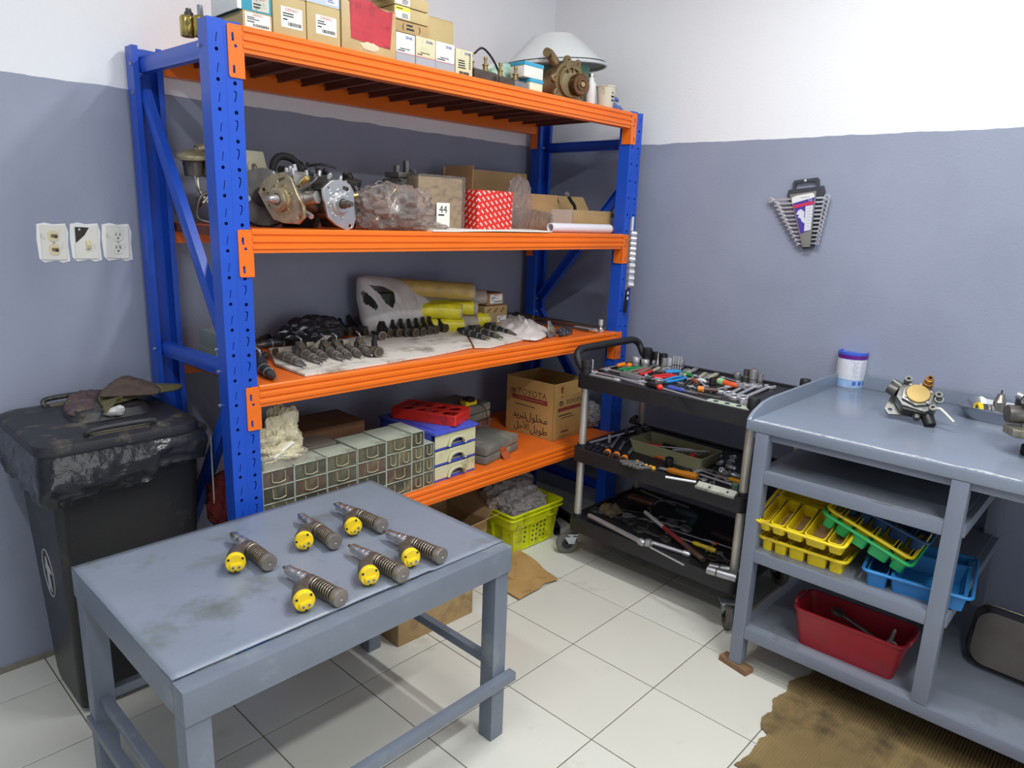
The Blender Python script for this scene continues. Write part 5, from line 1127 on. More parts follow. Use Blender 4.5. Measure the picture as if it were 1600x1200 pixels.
xa, xb = -0.9044, -0.7032
t = carton('cardboard_box', 'large tape-wrapped carton with a big red panel on the top shelf', xa, xb, Yb-.004, .25, 1.995, 2.1359, mat('wrapped_card', (186, 160, 112), .45, var=.12, vs=12, bump=.12, bs=40), bev=.006)
w = xb-xa
pnl = MB(); pnl.prism([(w*.14, .155), (w*.3, .150), (w*.52, .152), (w*.66, .140), (w*.82, .134), (w*.93, .138), (w*.88, .028), (w*.6, .030), (w*.16, .036)], 0, .001, FRONT @ T(0, 0, .0004))
pn = pnl.build('red_panel', mat('red_panel', (186, 52, 62), .4, var=.12, vs=14, bump=.1, bs=60, dirt=((120, 34, 44), .25, 20)), t)
crumple('tape_tail', (w*.5, -.001, .022), (.03, .0015, .012), mat('clear_tape', (214, 200, 168), .2), None, None, 4, .2, .15, sub=3, parent=t)
film('wrap_film', (246, 238, 222), .9, .15, .1)
crumple('torn_top', (w*.5, .05, .183), (w*.42, .06, .012), G['wrap_film'], None, None, 6, .25, .2, sub=3, parent=t)
wz = mat('printed_white_card', (214, 216, 212), .5, dirt=((180, 172, 140), .25, 12)); wz2 = mat('printed_cream_card', (206, 200, 164), .5, dirt=((170, 158, 120), .3, 12)); gz = mat('printed_grey_band', (160, 164, 170), .5)
for k, (a, b_, top, mm) in enumerate(((-0.7005, -0.6247, 2.0857, wz), (-0.6193, -0.5368, 2.0886, wz2), (-0.5338, -0.4498, 2.0886, wz), (-0.4436, -0.3643, 2.0824, wz2))):
    t = carton('parts_box', ['white parts box with a grey base band, directly right of the red-panel carton', 'cream parts box, second in the row of four printed boxes', 'white parts box, third in the row of four printed boxes', 'cream parts box with a barcode at the right end of the printed row'][k], a, b_, .24, .15, 1.995, top, mm, seam=False, bev=.002)
    w, h = b_-a, top-1.995
    if k < 3:
        MB().bx(-.0004, w+.0004, -.0005, .0, 0, h*.30).build('grey_band', gz, t); MB().bx(-.0004, w+.0004, -.0006, .0, h*.30, h*.32).build('red_line', G['red_ink'], t)
        text('Injection Pump', .0062, G['ink'], t, T(w*.46, -.0007, h*.46) @ FRONT); lines(None, .006, w*.5, h*.36, h*.42, 1, G['ink'], t, T(0, -.0006, 0) @ FRONT, k)
    else:
        barcode(w*.2, w*.8, h*.06, h*.16, t, T(0, -.0006, 0) @ FRONT, 9); lines(None, w*.15, w*.6, h*.25, h*.6, 4, G['ink'], t, T(0, -.0006, 0) @ FRONT, 5); g = MB(T(0, -.0006, 0) @ FRONT)
        for q in range(9): g.bx(w*.78, w*.88, h*.3+q*.006, h*.3+q*.006+.003, 0, .0002)
        g.build('barcode', G['ink'], t, smooth=0, kind='stuff')
    text('ZEXEL', .0105, G['blue_ink'], t, T(w*.68, -.0007, h*.84) @ FRONT)
z0 = 2.0857+.001
yl = mat('label_yellow', (232, 220, 60), .5)
xa, xb = -0.7041, -0.5613
for k, hh in enumerate((.036, .040, .036)):
    t = carton('flat_box', ['flat kraft box with bracketed print, lowest of the three stacked flat boxes', 'flat kraft box with a yellow label, middle of the stack of three', 'flat kraft box with a yellow label, topmost of the stack of three'][k], xa, xb-.002*k, .245, .13, z0, z0+hh, cb_ if k == 0 else cp, seam=False, bev=.002)
    w = xb-xa
    if k:
        c, M = label_card(t, .004, .062, .003, hh-.002, G['paper']); MB(M).bx(0, .058, hh-.018, hh-.006, 0, .0004).build('yellow_strip', yl, c); lines(None, .004, .05, hh-.015, hh-.009, 1, G['ink'], c, M @ T(0, 0, .0004), k); lines(None, .026, .055, .002, .016, 3, G['ink'], c, M, k+4)
    else:
        text('(         )', .024, G['ink'], t, T(w*.48, -.0007, hh*.5) @ FRONT); lines(None, w*.34, w*.62, hh*.2, hh*.8, 2, G['ink'], t, T(0, -.0006, 0) @ FRONT, 3)
    z0 += hh+.0008
xa, xb = -0.4976, -0.32
carton('cardboard_box', 'plain tan carton standing behind the printed parts boxes', xa, xb, .395, .09, 1.995, 2.207, cp)
# gold filters behind the left post
for k, (p, rr_) in enumerate(((-1.2533, .020), (-1.2267, .021))):
    t = thing('filter_can', ['gold-zinc fuel filter with a black spout at the left end of the top shelf', 'gold-zinc fuel filter with a blue sticker beside the front left post'][k], 'filter', (p, (.50, .47)[k], 1.995))
    MB().lathe([(rr_*.9, 0), (rr_, .003), (rr_, .05), (rr_*.8, .056), (rr_*.4, .058)], None, 22).build('can_body', G['gold_zinc'], t)
    if k: MB().cyl((0, 0, .056), (0, 0, .085), .009, n=6).build('spout', G['steel'], t)
    else: MB().lathe([(.012, .056), (.013, .064), (.008, .07), (.008, .076)], T(.006, 0, 0), 12).build('spout', G['dark_steel'], t)
    g = MB(); 
    pts = [(rr_*1.01*math.cos(a), rr_*1.01*math.sin(a)) for a in [math.radians(250+q*7) for q in range(-3, 4)]]
    for i in range(6): g.add([(pts[i][0], pts[i][1], .02+.004*abs(i-2.5)), (pts[i+1][0], pts[i+1][1], .02+.004*abs(i-1.5)), (pts[i+1][0], pts[i+1][1], .046-.004*abs(i-1.5)), (pts[i][0], pts[i][1], .046-.004*abs(i-2.5))], [(0, 1, 2, 3)])
    g.build('sticker', mat('sticker_blue', (60, 150, 190), .5) if k else mat('sticker_olive', (120, 110, 60), .5), t)
# solenoid blocks with brass plungers
bl = mat('valve_block', (86, 76, 70), .5, .6, var=.2, vs=20); bl2 = mat('valve_block_grey', (134, 134, 136), .45, .6, var=.15, vs=20)
for k, (xa, xb, top, mm) in enumerate(((-0.3442, -0.2195, 2.03, bl), (-0.2161, -0.1362, 2.0239, bl), (-0.1324, -0.0525, 2.0237, bl2))):
    t = thing('valve_block', ['brown valve block with a bored end and two brass plungers beside the printed boxes', 'dark valve block with a brass plunger, middle of three', 'grey valve block with a brass plunger beside the small lidded tubs'][k], 'valve block', (xa, .25, 1.995))
    w, h = xb-xa, top-1.995
    MB().bx(0, w, 0, .07, 0, h).build('block_body', mm, t, bevel=.003); MB().bx(.004, w-.004, .01, .06, h, h+.006).build('top_plate', G['dark_steel'], t, bevel=.001)
    for q in ((.006, w*.62) if k == 0 else (w*.35,)):
        MB().lathe([(.016, h+.006), (.016, h+.01), (.009, h+.012), (.009, h+.026), (.012, h+.027), (.012, h+.031), (.005, h+.032), (.005, h+.046), (.007, h+.047), (.007, h+.056)], T(q+.006, .03, 0), 14).build('brass_plunger', mat('old_brass', (150, 128, 84), .4, .9), t)
    if k == 0: MB().ring((w-.02, -.001, h*.45), (w-.02, .012, h*.45), .013, .009, 16).build('bore_rim', bl, t); MB().cyl((w-.02, -.0004, h*.45), (w-.02, .004, h*.45), .009).build('bore', G['black_plastic'], t)
g = MB(); xa = -0.2981; g.tube([(xa, .30, 1.995+.10), (xa+.04, .30, 1.995+.125), (xa+.09, .30, 1.995+.10), (xa+.13, .30, 1.995+.055), (xa+.15, .30, 1.995+.01)], .004, 8, 6); tag(g.build('black_hose', G['black_rubber'], smooth=60), 'thin black hose arching behind the brown valve block', 'hose')
# lidded tubs
tm = mat('tub_milky', (222, 222, 214), .35); tl_ = mat('tub_lid_blue', (56, 156, 192), .4)
zt = 1.995
for k in range(2):
    xa, xb = -0.0513, 0.0275; h = .050 if k == 0 else .056
    t = thing('lidded_tub', ['small milky tub with a blue lid, lower one of two', 'small milky tub with a blue lid stacked on the other'][k], 'tub', (xa-(.035 if k else 0), .245, zt))
    w = xb-xa+(.035 if k else 0)
    MB().bx(.002, w-.002, .002, .075, 0, h-.012).build('tub_body', tm if k else mat('tub_cream', (226, 220, 190), .35), t, bevel=.004); MB().bx(0, w, 0, .077, h-.014, h).build('tub_lid', tl_, t, bevel=.003); zt += h+.0005
# green and white bag behind
crumple('green_sack', (0.0069, .42, 1.995+.062), (.13, .07, .062), mat('sack_green_white', (196, 206, 196), .5, dirt=((70, 150, 110), .45, 9), bump=.2, bs=30), 'green and white plastic sack behind the valve blocks on the top shelf', 'sack', 9, .12, .1, sub=4, smooth=40)
# lamp shade
ls = thing('lamp_reflector', 'ribbed translucent white high-bay lamp reflector lying rim down on the top shelf', 'lamp shade', M=T(.412, .52, 1.995+.185) @ rotm(0, -5, 0))
pr = [(.230, .0), (.234, .010), (.226, .016), (.098, .132), (.090, .137), (.001, .138)]
n = 120; vs = []; fs = []
for j, (r, z) in enumerate(pr):
    for i in range(n):
        a = 2*PI*i/n; k = 1+(.008*(1 if i % 2 else -1) if j in (2, 3) else 0); vs.append((r*k*math.cos(a), r*k*math.sin(a), z))
for j in range(len(pr)-1):
    for i in range(n): fs.append((j*n+i, j*n+(i+1) % n, (j+1)*n+(i+1) % n, (j+1)*n+i))
g = MB(); g.add(vs, fs); o = g.build('ribbed_shade', mat('shade_white', (220, 222, 222), .25, spec=.6), ls, smooth=20); md = o.modifiers.new('t', 'SOLIDIFY'); md.thickness = .002
MB().tube([(.234*math.cos(a), .234*math.sin(a), .004) for a in [2*PI*i/64 for i in range(64)]], .006, 8, closed=True).build('shade_rim', mat('shade_rim', (196, 200, 202), .3), ls, smooth=60)
MB().tube([(.2285*math.cos(a), .2285*math.sin(a), .016) for a in [2*PI*i/64 for i in range(64)]], .0022, 6, closed=True).build('rim_gasket', G['black_plastic'], ls, smooth=60)
MB().ring((0, 0, -.165), (0, 0, .0), .16, .15, 40).build('inner_cage', mat('cage_green', (96, 148, 128), .5), ls)
MB().box((0, 0, -.172), (.24, .2, .012), rotm(0, 5)).build('mount_plate', G['steel'], ls)
# bronze gear pump
bz = mat('bronze_cast', (140, 122, 88), .42, .75, var=.22, vs=24, bump=.25, bs=90, dirt=((84, 64, 44), .35, 16)); bz2 = mat('rust_gear', (122, 92, 66), .45, .8, var=.2, vs=30)
gp = thing('gear_pump', 'bronze-coloured cast oil pump with a toothed gear facing out on the top shelf', 'pump', M=T(.275, .335, 1.995+.088) @ rotm(0, 0, -14) @ rotm(90))
# local: Z out of the face towards the room, Y up
fl = []
for i in range(60):
    a = 2*PI*i/60; k = .078
    for ca in (62, 100, 20, 175, 215, 262, 320): 
        d = abs((math.degrees(a)-ca+180) % 360-180); k = max(k, .078+.022*max(0, 1-(d/11)**2))
    fl.append((k*math.cos(a)*.95, k*math.sin(a)*1.02))
plate('pump_flange', fl, [circ(.085*math.cos(math.radians(q))*.95, .085*math.sin(math.radians(q))*1.02, .006, 10) for q in (62, 100, 20, 175, 215, 320)], .022, bz, gp, T(0, 0, .02), .003)
MB().lathe([(.074, -.08), (.078, -.06), (.078, .01)], None, 32).build('pump_body', bz, gp)
MB().ring((0, 0, .03), (0, 0, .045), .064, .052, 32).build('inner_ring', bz, gp, bevel=.002)
MB().cyl((0, 0, .028), (0, 0, .034), .055, n=32).build('face_plate', mat('bronze_pale', (176, 160, 122), .4, .7, var=.15), gp)
for q in (50, 85, 120): MB().box((.052*math.cos(math.radians(q)), .052*math.sin(math.radians(q)), .04), (.03, .007, .014), rotm(0, 0, q)).build('rib', bz, gp, bevel=.002)
o = []
for i in range(34):
    a = 2*PI*i/34; r0, r1 = .037, .044
    for q, r in ((-.42, r0), (-.2, r1), (.2, r1), (.42, r0)): o.append((r*math.cos(a+q*2*PI/34), r*math.sin(a+q*2*PI/34)))
MB(T(.030, -.012, .036)).prism(o, 0, .036).build('drive_gear', bz2, gp, smooth=20)
MB(T(.030, -.012, .066)).lathe([(.024, 0), (.024, .012), (.017, .012), (.017, .004)], None, 24).build('gear_hub', bz2, gp); MB(T(.030, -.012, .066)).cyl((0, 0, .0), (0, 0, .016), .011, n=6).build('hub_nut', mat('bronze_pale', (176, 160, 122)), gp)
MB().tube([(-.04, .07, -.02), (-.075, .105, -.02), (-.10, .108, -.01)], .019, 12, 4).build('inlet_pipe', bz, gp, smooth=60)
# cup, glove, bottle, flap
t = thing('paper_cup', 'dusty cream plastic pot with printed marks on the top shelf', 'pot', (.465, .262, 1.995))
MB().lathe([(.033, 0), (.042, .088), (.044, .089), (.044, .095), (.041, .095), (.040, .09), (.031, .004), (.0005, .004)], None, 30).build('pot_body', mat('pot_cream', (204, 198, 178), .5, dirt=((150, 130, 96), .3, 20)), t)
g = MB()
for k, (a0, z) in enumerate(((258, .05), (266, .05), (274, .05), (262, .035), (272, .035), (262, .065))):
    a = math.radians(a0); r = .0385+z*.03; g.box((r*math.cos(a), r*math.sin(a), z), (.003, .004, .006), rotm(0, 0, a0))
g.build('print_marks', G['ink'], t, kind='stuff')
t = thing('white_bottle', 'slim white bottle squeezed between the gear pump and the cream pot', 'bottle', (.405, .30, 1.995)); MB().lathe([(.02, 0), (.022, .004), (.022, .1), (.012, .11), (.012, .125)], None, 18).build('bottle_body', G['white'], t); MB().cyl((0, 0, .125), (0, 0, .14), .013).build('bottle_cap', G['alu'], t)
g = MB(T(.535, .27, 1.995+.004)); g.tube([(-.03, 0, .055), (-.02, 0, .03), (.0, -.005, .014), (.04, -.01, .008), (.06, 0, .006)], [.010, .016, .018, .016, .014, .009], 10, 4); g.tube([(-.02, .0, .035), (.01, 0, .05), (.035, 0, .045)], [.008, .010, .008, .005], 8, 4)
for v in g.bm.verts: v.co += V((0, 0, .006*noise.noise(v.co*50)))
tag(g.build('work_glove', mat('glove_blue', (92, 114, 176), .85, var=.2, vs=40), smooth=60), 'crumpled blue glove near the right end of the top shelf', 'glove')
g = MB(T(.625, .30, 1.995+.006) @ rotm(4, 10, -20)); g.bx(-.06, .075, -.05, .06, 0, .003); tag(g.build('cardboard_scrap', G['cardboard'], bevel=.001), 'brown cardboard scrap lying over the top of the right post', 'cardboard')
# ================================================================ second shelf: pumps
def rod_links(t, n, box, seed, m='black_iron', r=.004):
    q = random.Random(seed); (x0, x1), (y0, y1), (z0, z1) = box
    P_ = lambda: (q.uniform(x0, x1), q.uniform(y0, y1), q.uniform(z0, z1))
    for k in range(n):
        a = P_(); b_ = P_(); mid = tuple((u+v)/2+q.uniform(-.02, .02) for u, v in zip(a, b_))
        MB().tube([a, mid, b_], q.uniform(.6, 1.3)*r, 6, 3).build('linkage_rod', G[m], t, smooth=60)
    for k in range(n//2):
        p = P_(); MB().cyl(p, tuple(u+q.uniform(-.02, .02) for u in p), q.uniform(.008, .014), n=10).build('linkage_joint', G[m if k % 2 else 'dark_steel'], t, bevel=.001)
def ve_pump(t, fm, bm__, seed=0, shaft='dark_steel', s=1.0):
    """distributor pump: local Z = shaft axis outwards, Y up"""
    D = Matrix.Diagonal((s, s, s, 1))
    o = [(-.075, .03), (-.05, .062), (-.012, .078), (.028, .074), (.05, .055), (.062, .01), (.078, -.03), (.074, -.062), (.05, -.078), (.0, -.07), (-.035, -.055), (-.058, -.01)]
    plate('pump_flange', [(x*s, y*s) for x, y in o], [circ(-.055*s, .036*s, .007*s), circ(.06*s, -.06*s, .008*s), [(x*s, y*s) for x, y in rrect(-.0, .03, .048, .064, .006)]], .014*s, fm, t, T(0, 0, 0), .002)
    for q in (15, 60, 105, 150, 200, 250, 300): MB(D).ring((.042*math.cos(math.radians(q)), .042*math.sin(math.radians(q)), .006), (.042*math.cos(math.radians(q)), .042*math.sin(math.radians(q)), .011), .0085, .0045, 12).build('flange_boss', fm, t)
    MB(D).lathe([(.038, .006), (.036, .016), (.028, .018), (.028, .026), (.018, .026), (.018, .01)], None, 26).build('bearing_hub', fm, t)
    MB(D).lathe([(.015, .01), (.015, .036), (.010, .06), (.008, .062), (.008, .07)], None, 18).build('drive_shaft', G[shaft], t)
    MB(D).lathe([(.056, -.006), (.058, -.03), (.05, -.045), (.05, -.10), (.042, -.115), (.042, -.14), (.03, -.15)], None, 26).build('pump_body', bm__, t)
    MB(D).box((0, .055, -.065), (.085, .04, .09)).build('governor_cover', bm__, t, bevel=.006)
    MB(D).box((0, .079, -.065), (.07, .010, .075)).build('cover_lid', bm__, t, bevel=.003)
    for x in (-.036, .036):
        for z in (-.028, -.10): MB(D).cyl((x, .07, z), (x, .09, z), .006, n=6).build('bolt', G['steel'], t)
    MB(D).cyl((.04, 0, -.07), (.085, .0, -.07), .024, .020, 16).build('timer_cover', bm__, t, bevel=.003)
    MB(D).cyl((-.04, -.02, -.06), (-.085, -.02, -.06), .022, .02, 16).build('timer_cover', bm__, t, bevel=.003)
    for q in range(5):
        a = math.radians(72*q+20); MB(D).lathe([(.009, 0), (.009, .02), (.006, .022), (.006, .034)], T(.026*math.cos(a), .026*math.sin(a), -.14) @ rotm(180), 10).build('delivery_valve', G['steel'], t)
    for q in (35, 80, 125, 235, 290): MB(D).box((.053*math.cos(math.radians(q)), .053*math.sin(math.radians(q)), -.03), (.016, .012, .05), rotm(0, 0, q)).build('casting_rib', bm__, t, bevel=.002)
    for q in (0, 1, 2): MB(D).cyl((.03-.03*q, .085, -.05-.02*q), (.03-.03*q, .105, -.05-.02*q), .008, .006, 10).build('cover_stud', G['steel'], t)
    MB(D).tube([(.05, .03, -.05), (.08, .05, -.07), (.075, .07, -.1), (.03, .05, -.13)], .005, 8, 4).build('fuel_pipe', G['dark_steel'], t, smooth=60)
    MB(D).cyl((.06, .04, -.03), (.09, .055, -.02), .008, n=10).build('fuel_fitting', G['gold_zinc'], t); MB(D).cyl((.05, -.045, -.04), (.08, -.06, -.03), .009, n=6).build('fuel_fitting', G['steel'], t)
    return t
al, ad = G['alu'], G['alu_dirty']
# toothed wheel behind the first pump
gw = thing('timing_gear', 'large dark toothed timing gear leaning behind the first pump by the front left post', 'gear', M=T(-1.0567, .47, 1.46+.092) @ rotm(0, 0, -28) @ rotm(90) @ rotm(-8))
o = []
for i in range(90):
    a = 2*PI*i/90
    for q, r in ((-.35, .088), (-.15, .092), (.15, .092), (.35, .088)): o.append((r*math.cos(a+q*2*PI/90), r*math.sin(a+q*2*PI/90)))
plate('toothed_rim', o, [circ(.05*math.cos(a), .05*math.sin(a), .008) for a in (1.2, 3.3, 5.4)], .02, G['dark_steel'], gw)
MB().lathe([(.094, -.018), (.094, -.010), (.06, -.012), (.06, -.02)], None, 48, closed=True).build('back_flange', G['black_iron'], gw)
MB().lathe([(.03, .008), (.03, .03), (.014, .032), (.010, .05)], None, 20).build('gear_hub', G['black_iron'], gw)
for a in (1.2, 3.3, 5.4): MB().cyl((.05*math.cos(a), .05*math.sin(a), .008), (.05*math.cos(a), .05*math.sin(a), .018), .011, n=16).build('bolt', G['alu'], gw)
t = thing('injection_pump', 'aluminium distributor pump with a gold-stained face, nearest the front left post', 'pump', M=T(-1.0638, .345, 1.46+.087) @ rotm(0, 0, -66) @ rotm(90) @ rotm(0, 0, 8))
ve_pump(t, mat('alu_amber', (190, 176, 144), .36, .8, var=.15, vs=22, bump=.15, bs=120, dirt=((140, 96, 52), .3, 18)), al, 1, 'steel')
t = thing('injection_pump', 'pump with a bright silver flange and dark shaft, facing straight out', 'pump', M=T(-0.8882, .30, 1.46+.081) @ rotm(0, 0, 6) @ rotm(90) @ rotm(0, 0, -14))
ve_pump(t, mat('alu_bright', (206, 206, 204), .32, .95, var=.06, vs=22), G['dark_steel'], 2, s=.95)
t = thing('injection_pump', 'small dull pump with a pale eyelet flange between silver and bagged pumps', 'pump', M=T(-0.6793, .44, 1.46+.07) @ rotm(0, 0, 10) @ rotm(90) @ rotm(0, 0, 30))
ve_pump(t, ad, G['dark_steel'], 3, s=.72)
t = thing('injection_pump', 'silver pump wrapped in a crinkled clear bag on the second shelf', 'pump', M=T(-0.6528, .315, 1.46+.066) @ rotm(0, 0, 30) @ rotm(90) @ rotm(20, 0, 40))
ve_pump(t, G['alu_bright'], al, 4, s=.78)
film('pump_bag', (246, 238, 234), .88, .2, .06)
crumple('plastic_bag', (-0.6457, .33, 1.46+.068), (.145, .10, .078), G['pump_bag'], 'crinkled clear bag around the silver pump on the second shelf', 'plastic bag', 21, .22, .2, flat=.12, smooth=14, freq=2.6)
crumple('plastic_bag', (-0.5672, .29, 1.46+.014), (.12, .05, .016), G['pump_bag'], 'flat tail of clear bag at the shelf edge in front of the wrapped box', 'plastic bag', 25, .22, .2, sub=4, smooth=14, freq=3)
for k, (x, y, box, n, lb) in enumerate(((-0.7199, .56, ((-.10, .10), (-.06, .06), (.05, .22)), 22, 'dark throttle linkage assembly behind the silver-flanged pump'), (-0.8926, .53, ((-.09, .10), (-.05, .05), (.06, .22)), 16, 'black pump with levers behind the gold-stained pump'))):
    t = thing('linkage_assembly', lb, 'pump part', (x, y, 1.46))
    MB().lathe([(.06, 0), (.066, .02), (.066, .08), (.05, .09)], T(0, 0, .0), 20).build('base_housing', G['black_iron'], t); MB().box((.0, 0, .115), (.16, .10, .06), rotm(0, 8, 20)).build('upper_housing', G['black_iron'], t, bevel=.006)
    MB().box((.05, -.02, .155), (.07, .05, .035), rotm(12, -10, 40)).build('lever_bracket', G['dark_steel'], t, bevel=.005); MB().box((-.06, -.02, .15), (.05, .04, .05), rotm(-8, 14, 10)).build('lever_bracket', G['black_iron'], t, bevel=.005)
    for q in (-.07, -.02, .04, .08): MB().cyl((q, -.05, .10), (q, -.075, .105), .011, n=10).build('hose_stub', G['dark_steel'], t, bevel=.001)
    rod_links(t, n, box, 30+k)
g = MB(); x = -0.949; g.tube([(x-.05, .50, 1.46+.14), (x-.055, .5, 1.46+.19), (x-.03, .5, 1.46+.225), (x+.02, .5, 1.46+.22), (x+.045, .5, 1.46+.18), (x+.04, .5, 1.46+.14)], .012, 10, 6); tag(g.build('rubber_hose', G['black_rubber'], smooth=60), 'bent black rubber hose standing up over the gold-stained pump', 'hose')
# throttle body seen between brace and post
t = thing('throttle_assembly', 'grey throttle body with a vacuum can and hanging hose, seen left of the front post', 'pump part', (-1.1677, .62, 1.46))
MB().lathe([(.028, 0), (.048, .008), (.048, .016), (.045, .022), (.03, .032), (.02, .034)], T(-.045, 0, .195) @ rotm(8, -6), 28).build('vacuum_can', mat('can_olive', (146, 136, 110), .45, .6), t); MB().cyl((-.045, 0, .15), (-.045, 0, .196), .026, .03, 18).build('can_base', G['dark_steel'], t)
MB().tube([(-.03, 0, .232), (.02, .0, .25), (.06, .0, .27)], .014, 12, 4).build('intake_tube', mat('can_olive', (146, 136, 110)), t, smooth=60); MB().ring((.06, 0, .262), (.085, 0, .275), .02, .014, 16).build('tube_collar', G['white'], t)
for c, d_, r in (((.03, 0, .17), (.09, .06, .05), 10), ((.05, .01, .11), (.07, .06, .09), -6), ((.03, -.02, .08), (.04, .04, .05), 20), ((.06, 0, .04), (.07, .07, .08), 0)): MB().box(c, d_, rotm(0, r, r*2)).build('throttle_housing', mat('throttle_alu', (150, 142, 122), .42, .8, var=.2, vs=24, bump=.2, bs=100), t, bevel=.007)
MB().tube([(.06, -.03, .16), (.02, -.04, .11), (-.04, -.04, .09), (-.06, -.04, .03), (-.045, -.05, -.0+.012), (.0, -.06, .006)], .0055, 8, 5).build('vacuum_hose', G['dark_steel'], t, smooth=60)
for a, b_ in (((-.05, -.02, .15), (-.04, -.02, .09)), ((-.02, -.03, .10), (-.01, -.03, .04)), ((.0, -.03, .2), (.06, -.03, .21))): MB().cyl(a, b_, .0045, n=8).build('linkage_rod', G['alu'], t)
rod_links(t, 14, ((-.05, .09), (-.06, .0), (.05, .24)), 77, 'alu_dirty', .005)
for z in (.2, .16, .11, .06): MB().cyl((.0, -.03, z), (.03, -.045, z+.01), .016, .012, 12).build('throttle_boss', MATS['throttle_alu'], t, bevel=.002)
t = thing('mounting_bracket', 'cream metal bracket with a bolt eye standing right behind the front left post', 'bracket', M=T(-1.0155, .60, 1.46) @ rotm(0, 0, 8))
plate('bracket_plate', [(-.06, .0), (.05, .0), (.055, .14), (.03, .24), (-.05, .24)], [circ(-.012, .19, .012)], .014, mat('bracket_cream', (206, 200, 172), .45, var=.08), t, T(0, 0, 0) @ FRONT, .003)
MB().ring((-.012, -.015, .19), (-.012, .0, .19), .022, .012, 18).build('bolt_eye', G['bracket_cream'], t); MB().cyl((.03, -.02, .155), (.06, -.03, .155), .017, .015, 16).build('side_boss', G['bracket_cream'], t, bevel=.002)
# carburettor heap
t = thing('carburettor', 'grey twin-deck carburettor standing behind the bagged pump', 'carburettor', (-0.4488, .53, 1.46))
ca = mat('carb_grey', (128, 126, 122), .42, .8, var=.2, vs=30, bump=.2, bs=120)
for z, w, d_, h, r in ((.0, .10, .09, .05, 0), (.055, .12, .09, .03, 6), (.10, .09, .08, .05, -8), (.15, .12, .09, .035, 0), (.19, .11, .08, .02, 4)): MB().box((0, 0, z+h/2), (w, d_, h), rotm(0, 0, r)).build('carb_deck', ca, t, bevel=.005)
MB().lathe([(.055, 0), (.06, .008), (.03, .02)], T(-.01, -.01, .105), 24).build('float_bowl', ca, t)
q = random.Random(4)
for k in range(16): p = V((q.uniform(-.06, .06), q.uniform(-.06, .0), q.uniform(.06, .22))); MB().cyl(p, p+V((q.uniform(-.01, .01), -.02, q.uniform(-.01, .014))), q.uniform(.006, .011), n=10).build('carb_fitting', ca if k % 3 else G['steel'], t, bevel=.001)
for x, h in ((-.035, .03), (.01, .05), (.04, .02)): MB().box((x, -.01, .205+h/2), (.016, .02, h)).build('carb_lug', ca, t, bevel=.003)
# wrapped box "44"
wb = mat('wrapped_kraft', (172, 150, 116), .6, var=.14, vs=10)
film('stretch_wrap', (246, 240, 232), .9, .2, .08)
xa, xb = -0.4589, -0.2439
t = thing('wrapped_carton', 'kraft carton wrapped in crinkled film with a 44 label', 'box', M=T(xa, .42, 1.46+.003) @ rotm(0, 0, -3))
w = xb-xa; h = .195
MB().bx(0, w, 0, .19, 0, h).build('carton_body', wb, t, bevel=.008)
g = MB(); bmesh.ops.create_cube(g.bm, size=1); bmesh.ops.subdivide_edges(g.bm, edges=g.bm.edges[:], cuts=22, use_grid_fill=True)
for v in g.bm.verts:
    q = V((w/2+v.co.x*(w+.008), .095+v.co.y*.198, max(.001, h/2+v.co.z*(h+.008)))); k = noise.noise(q*28)+1.2*(1-2*abs(noise.noise(q*55)))
    v.co = q+V((v.co.x, v.co.y, max(0, v.co.z))).normalized()*(.003+.003*k)
    v.co.z = max(v.co.z, .0005)
g.build('stretch_wrap', G['stretch_wrap'], t, smooth=20)
c, M = label_card(t, w*.36, w*.66, .008, .10, G['paper']); c.location.y -= .012
text('44', .04, G['ink'], c, M @ T(w*.15, .066, 0)); lines(None, w*.04, w*.26, .04, .052, 1, G['ink'], c, M, 3)
# red patterned boxes
rm = bpy.data.materials.new('red_patterned_card'); rm.use_nodes = True; nt = rm.node_tree; N = nt.nodes; L = nt.links; b = N['Principled BSDF']; b.inputs['Roughness'].default_value = .45
tc = N.new('ShaderNodeTexCoord'); sp = N.new('ShaderNodeSeparateXYZ'); L.new(tc.outputs['Object'], sp.inputs[0])
def nmath(op, a, b_=None):
    n = N.new('ShaderNodeMath'); n.operation = op
    for i, v in enumerate((a, b_)):
        if v is None: continue
        if isinstance(v, (int, float)): n.inputs[i].default_value = v
        else: L.new(v, n.inputs[i])
    return n.outputs[0]
uu = nmath('ADD', sp.outputs['X'], sp.outputs['Y']); c42, s42 = math.cos(math.radians(42)), math.sin(math.radians(42))
ua = nmath('MULTIPLY', nmath('SUBTRACT', nmath('MULTIPLY', uu, c42), nmath('MULTIPLY', sp.outputs['Z'], s42)), 34.0); va = nmath('MULTIPLY', nmath('ADD', nmath('MULTIPLY', uu, s42), nmath('MULTIPLY', sp.outputs['Z'], c42)), 50.0)
fx = nmath('FRACT', nmath('ADD', ua, nmath('MULTIPLY', nmath('FLOOR', va), .5))); fz = nmath('FRACT', va)
msk = nmath('MULTIPLY', nmath('LESS_THAN', nmath('ABSOLUTE', nmath('SUBTRACT', fx, .5)), .30), nmath('LESS_THAN', nmath('ABSOLUTE', nmath('SUBTRACT', fz, .5)), .17))
mx = N.new('ShaderNodeMix'); mx.data_type = 'RGBA'; L.new(msk, mx.inputs['Factor']); mx.inputs['A'].default_value = (*lin((214, 44, 34)), 1); mx.inputs['B'].default_value = (*lin((234, 200, 190)), 1); L.new(mx.outputs['Result'], b.inputs['Base Color'])
xa, xb = -0.2036, -0.0112
t = carton('patterned_box', 'red box with a white dash pattern, front one of the pair on the second shelf', xa, xb, .36, .12, 1.46+.004, 1.46+.162, rm, seam=False, rz=-2)
t = carton('patterned_box', 'red dash-patterned box half hidden behind the front one', -0.2123, -0.2123+.09, .49, .12, 1.46+.003, 1.46+.150, rm, seam=False, rz=3)
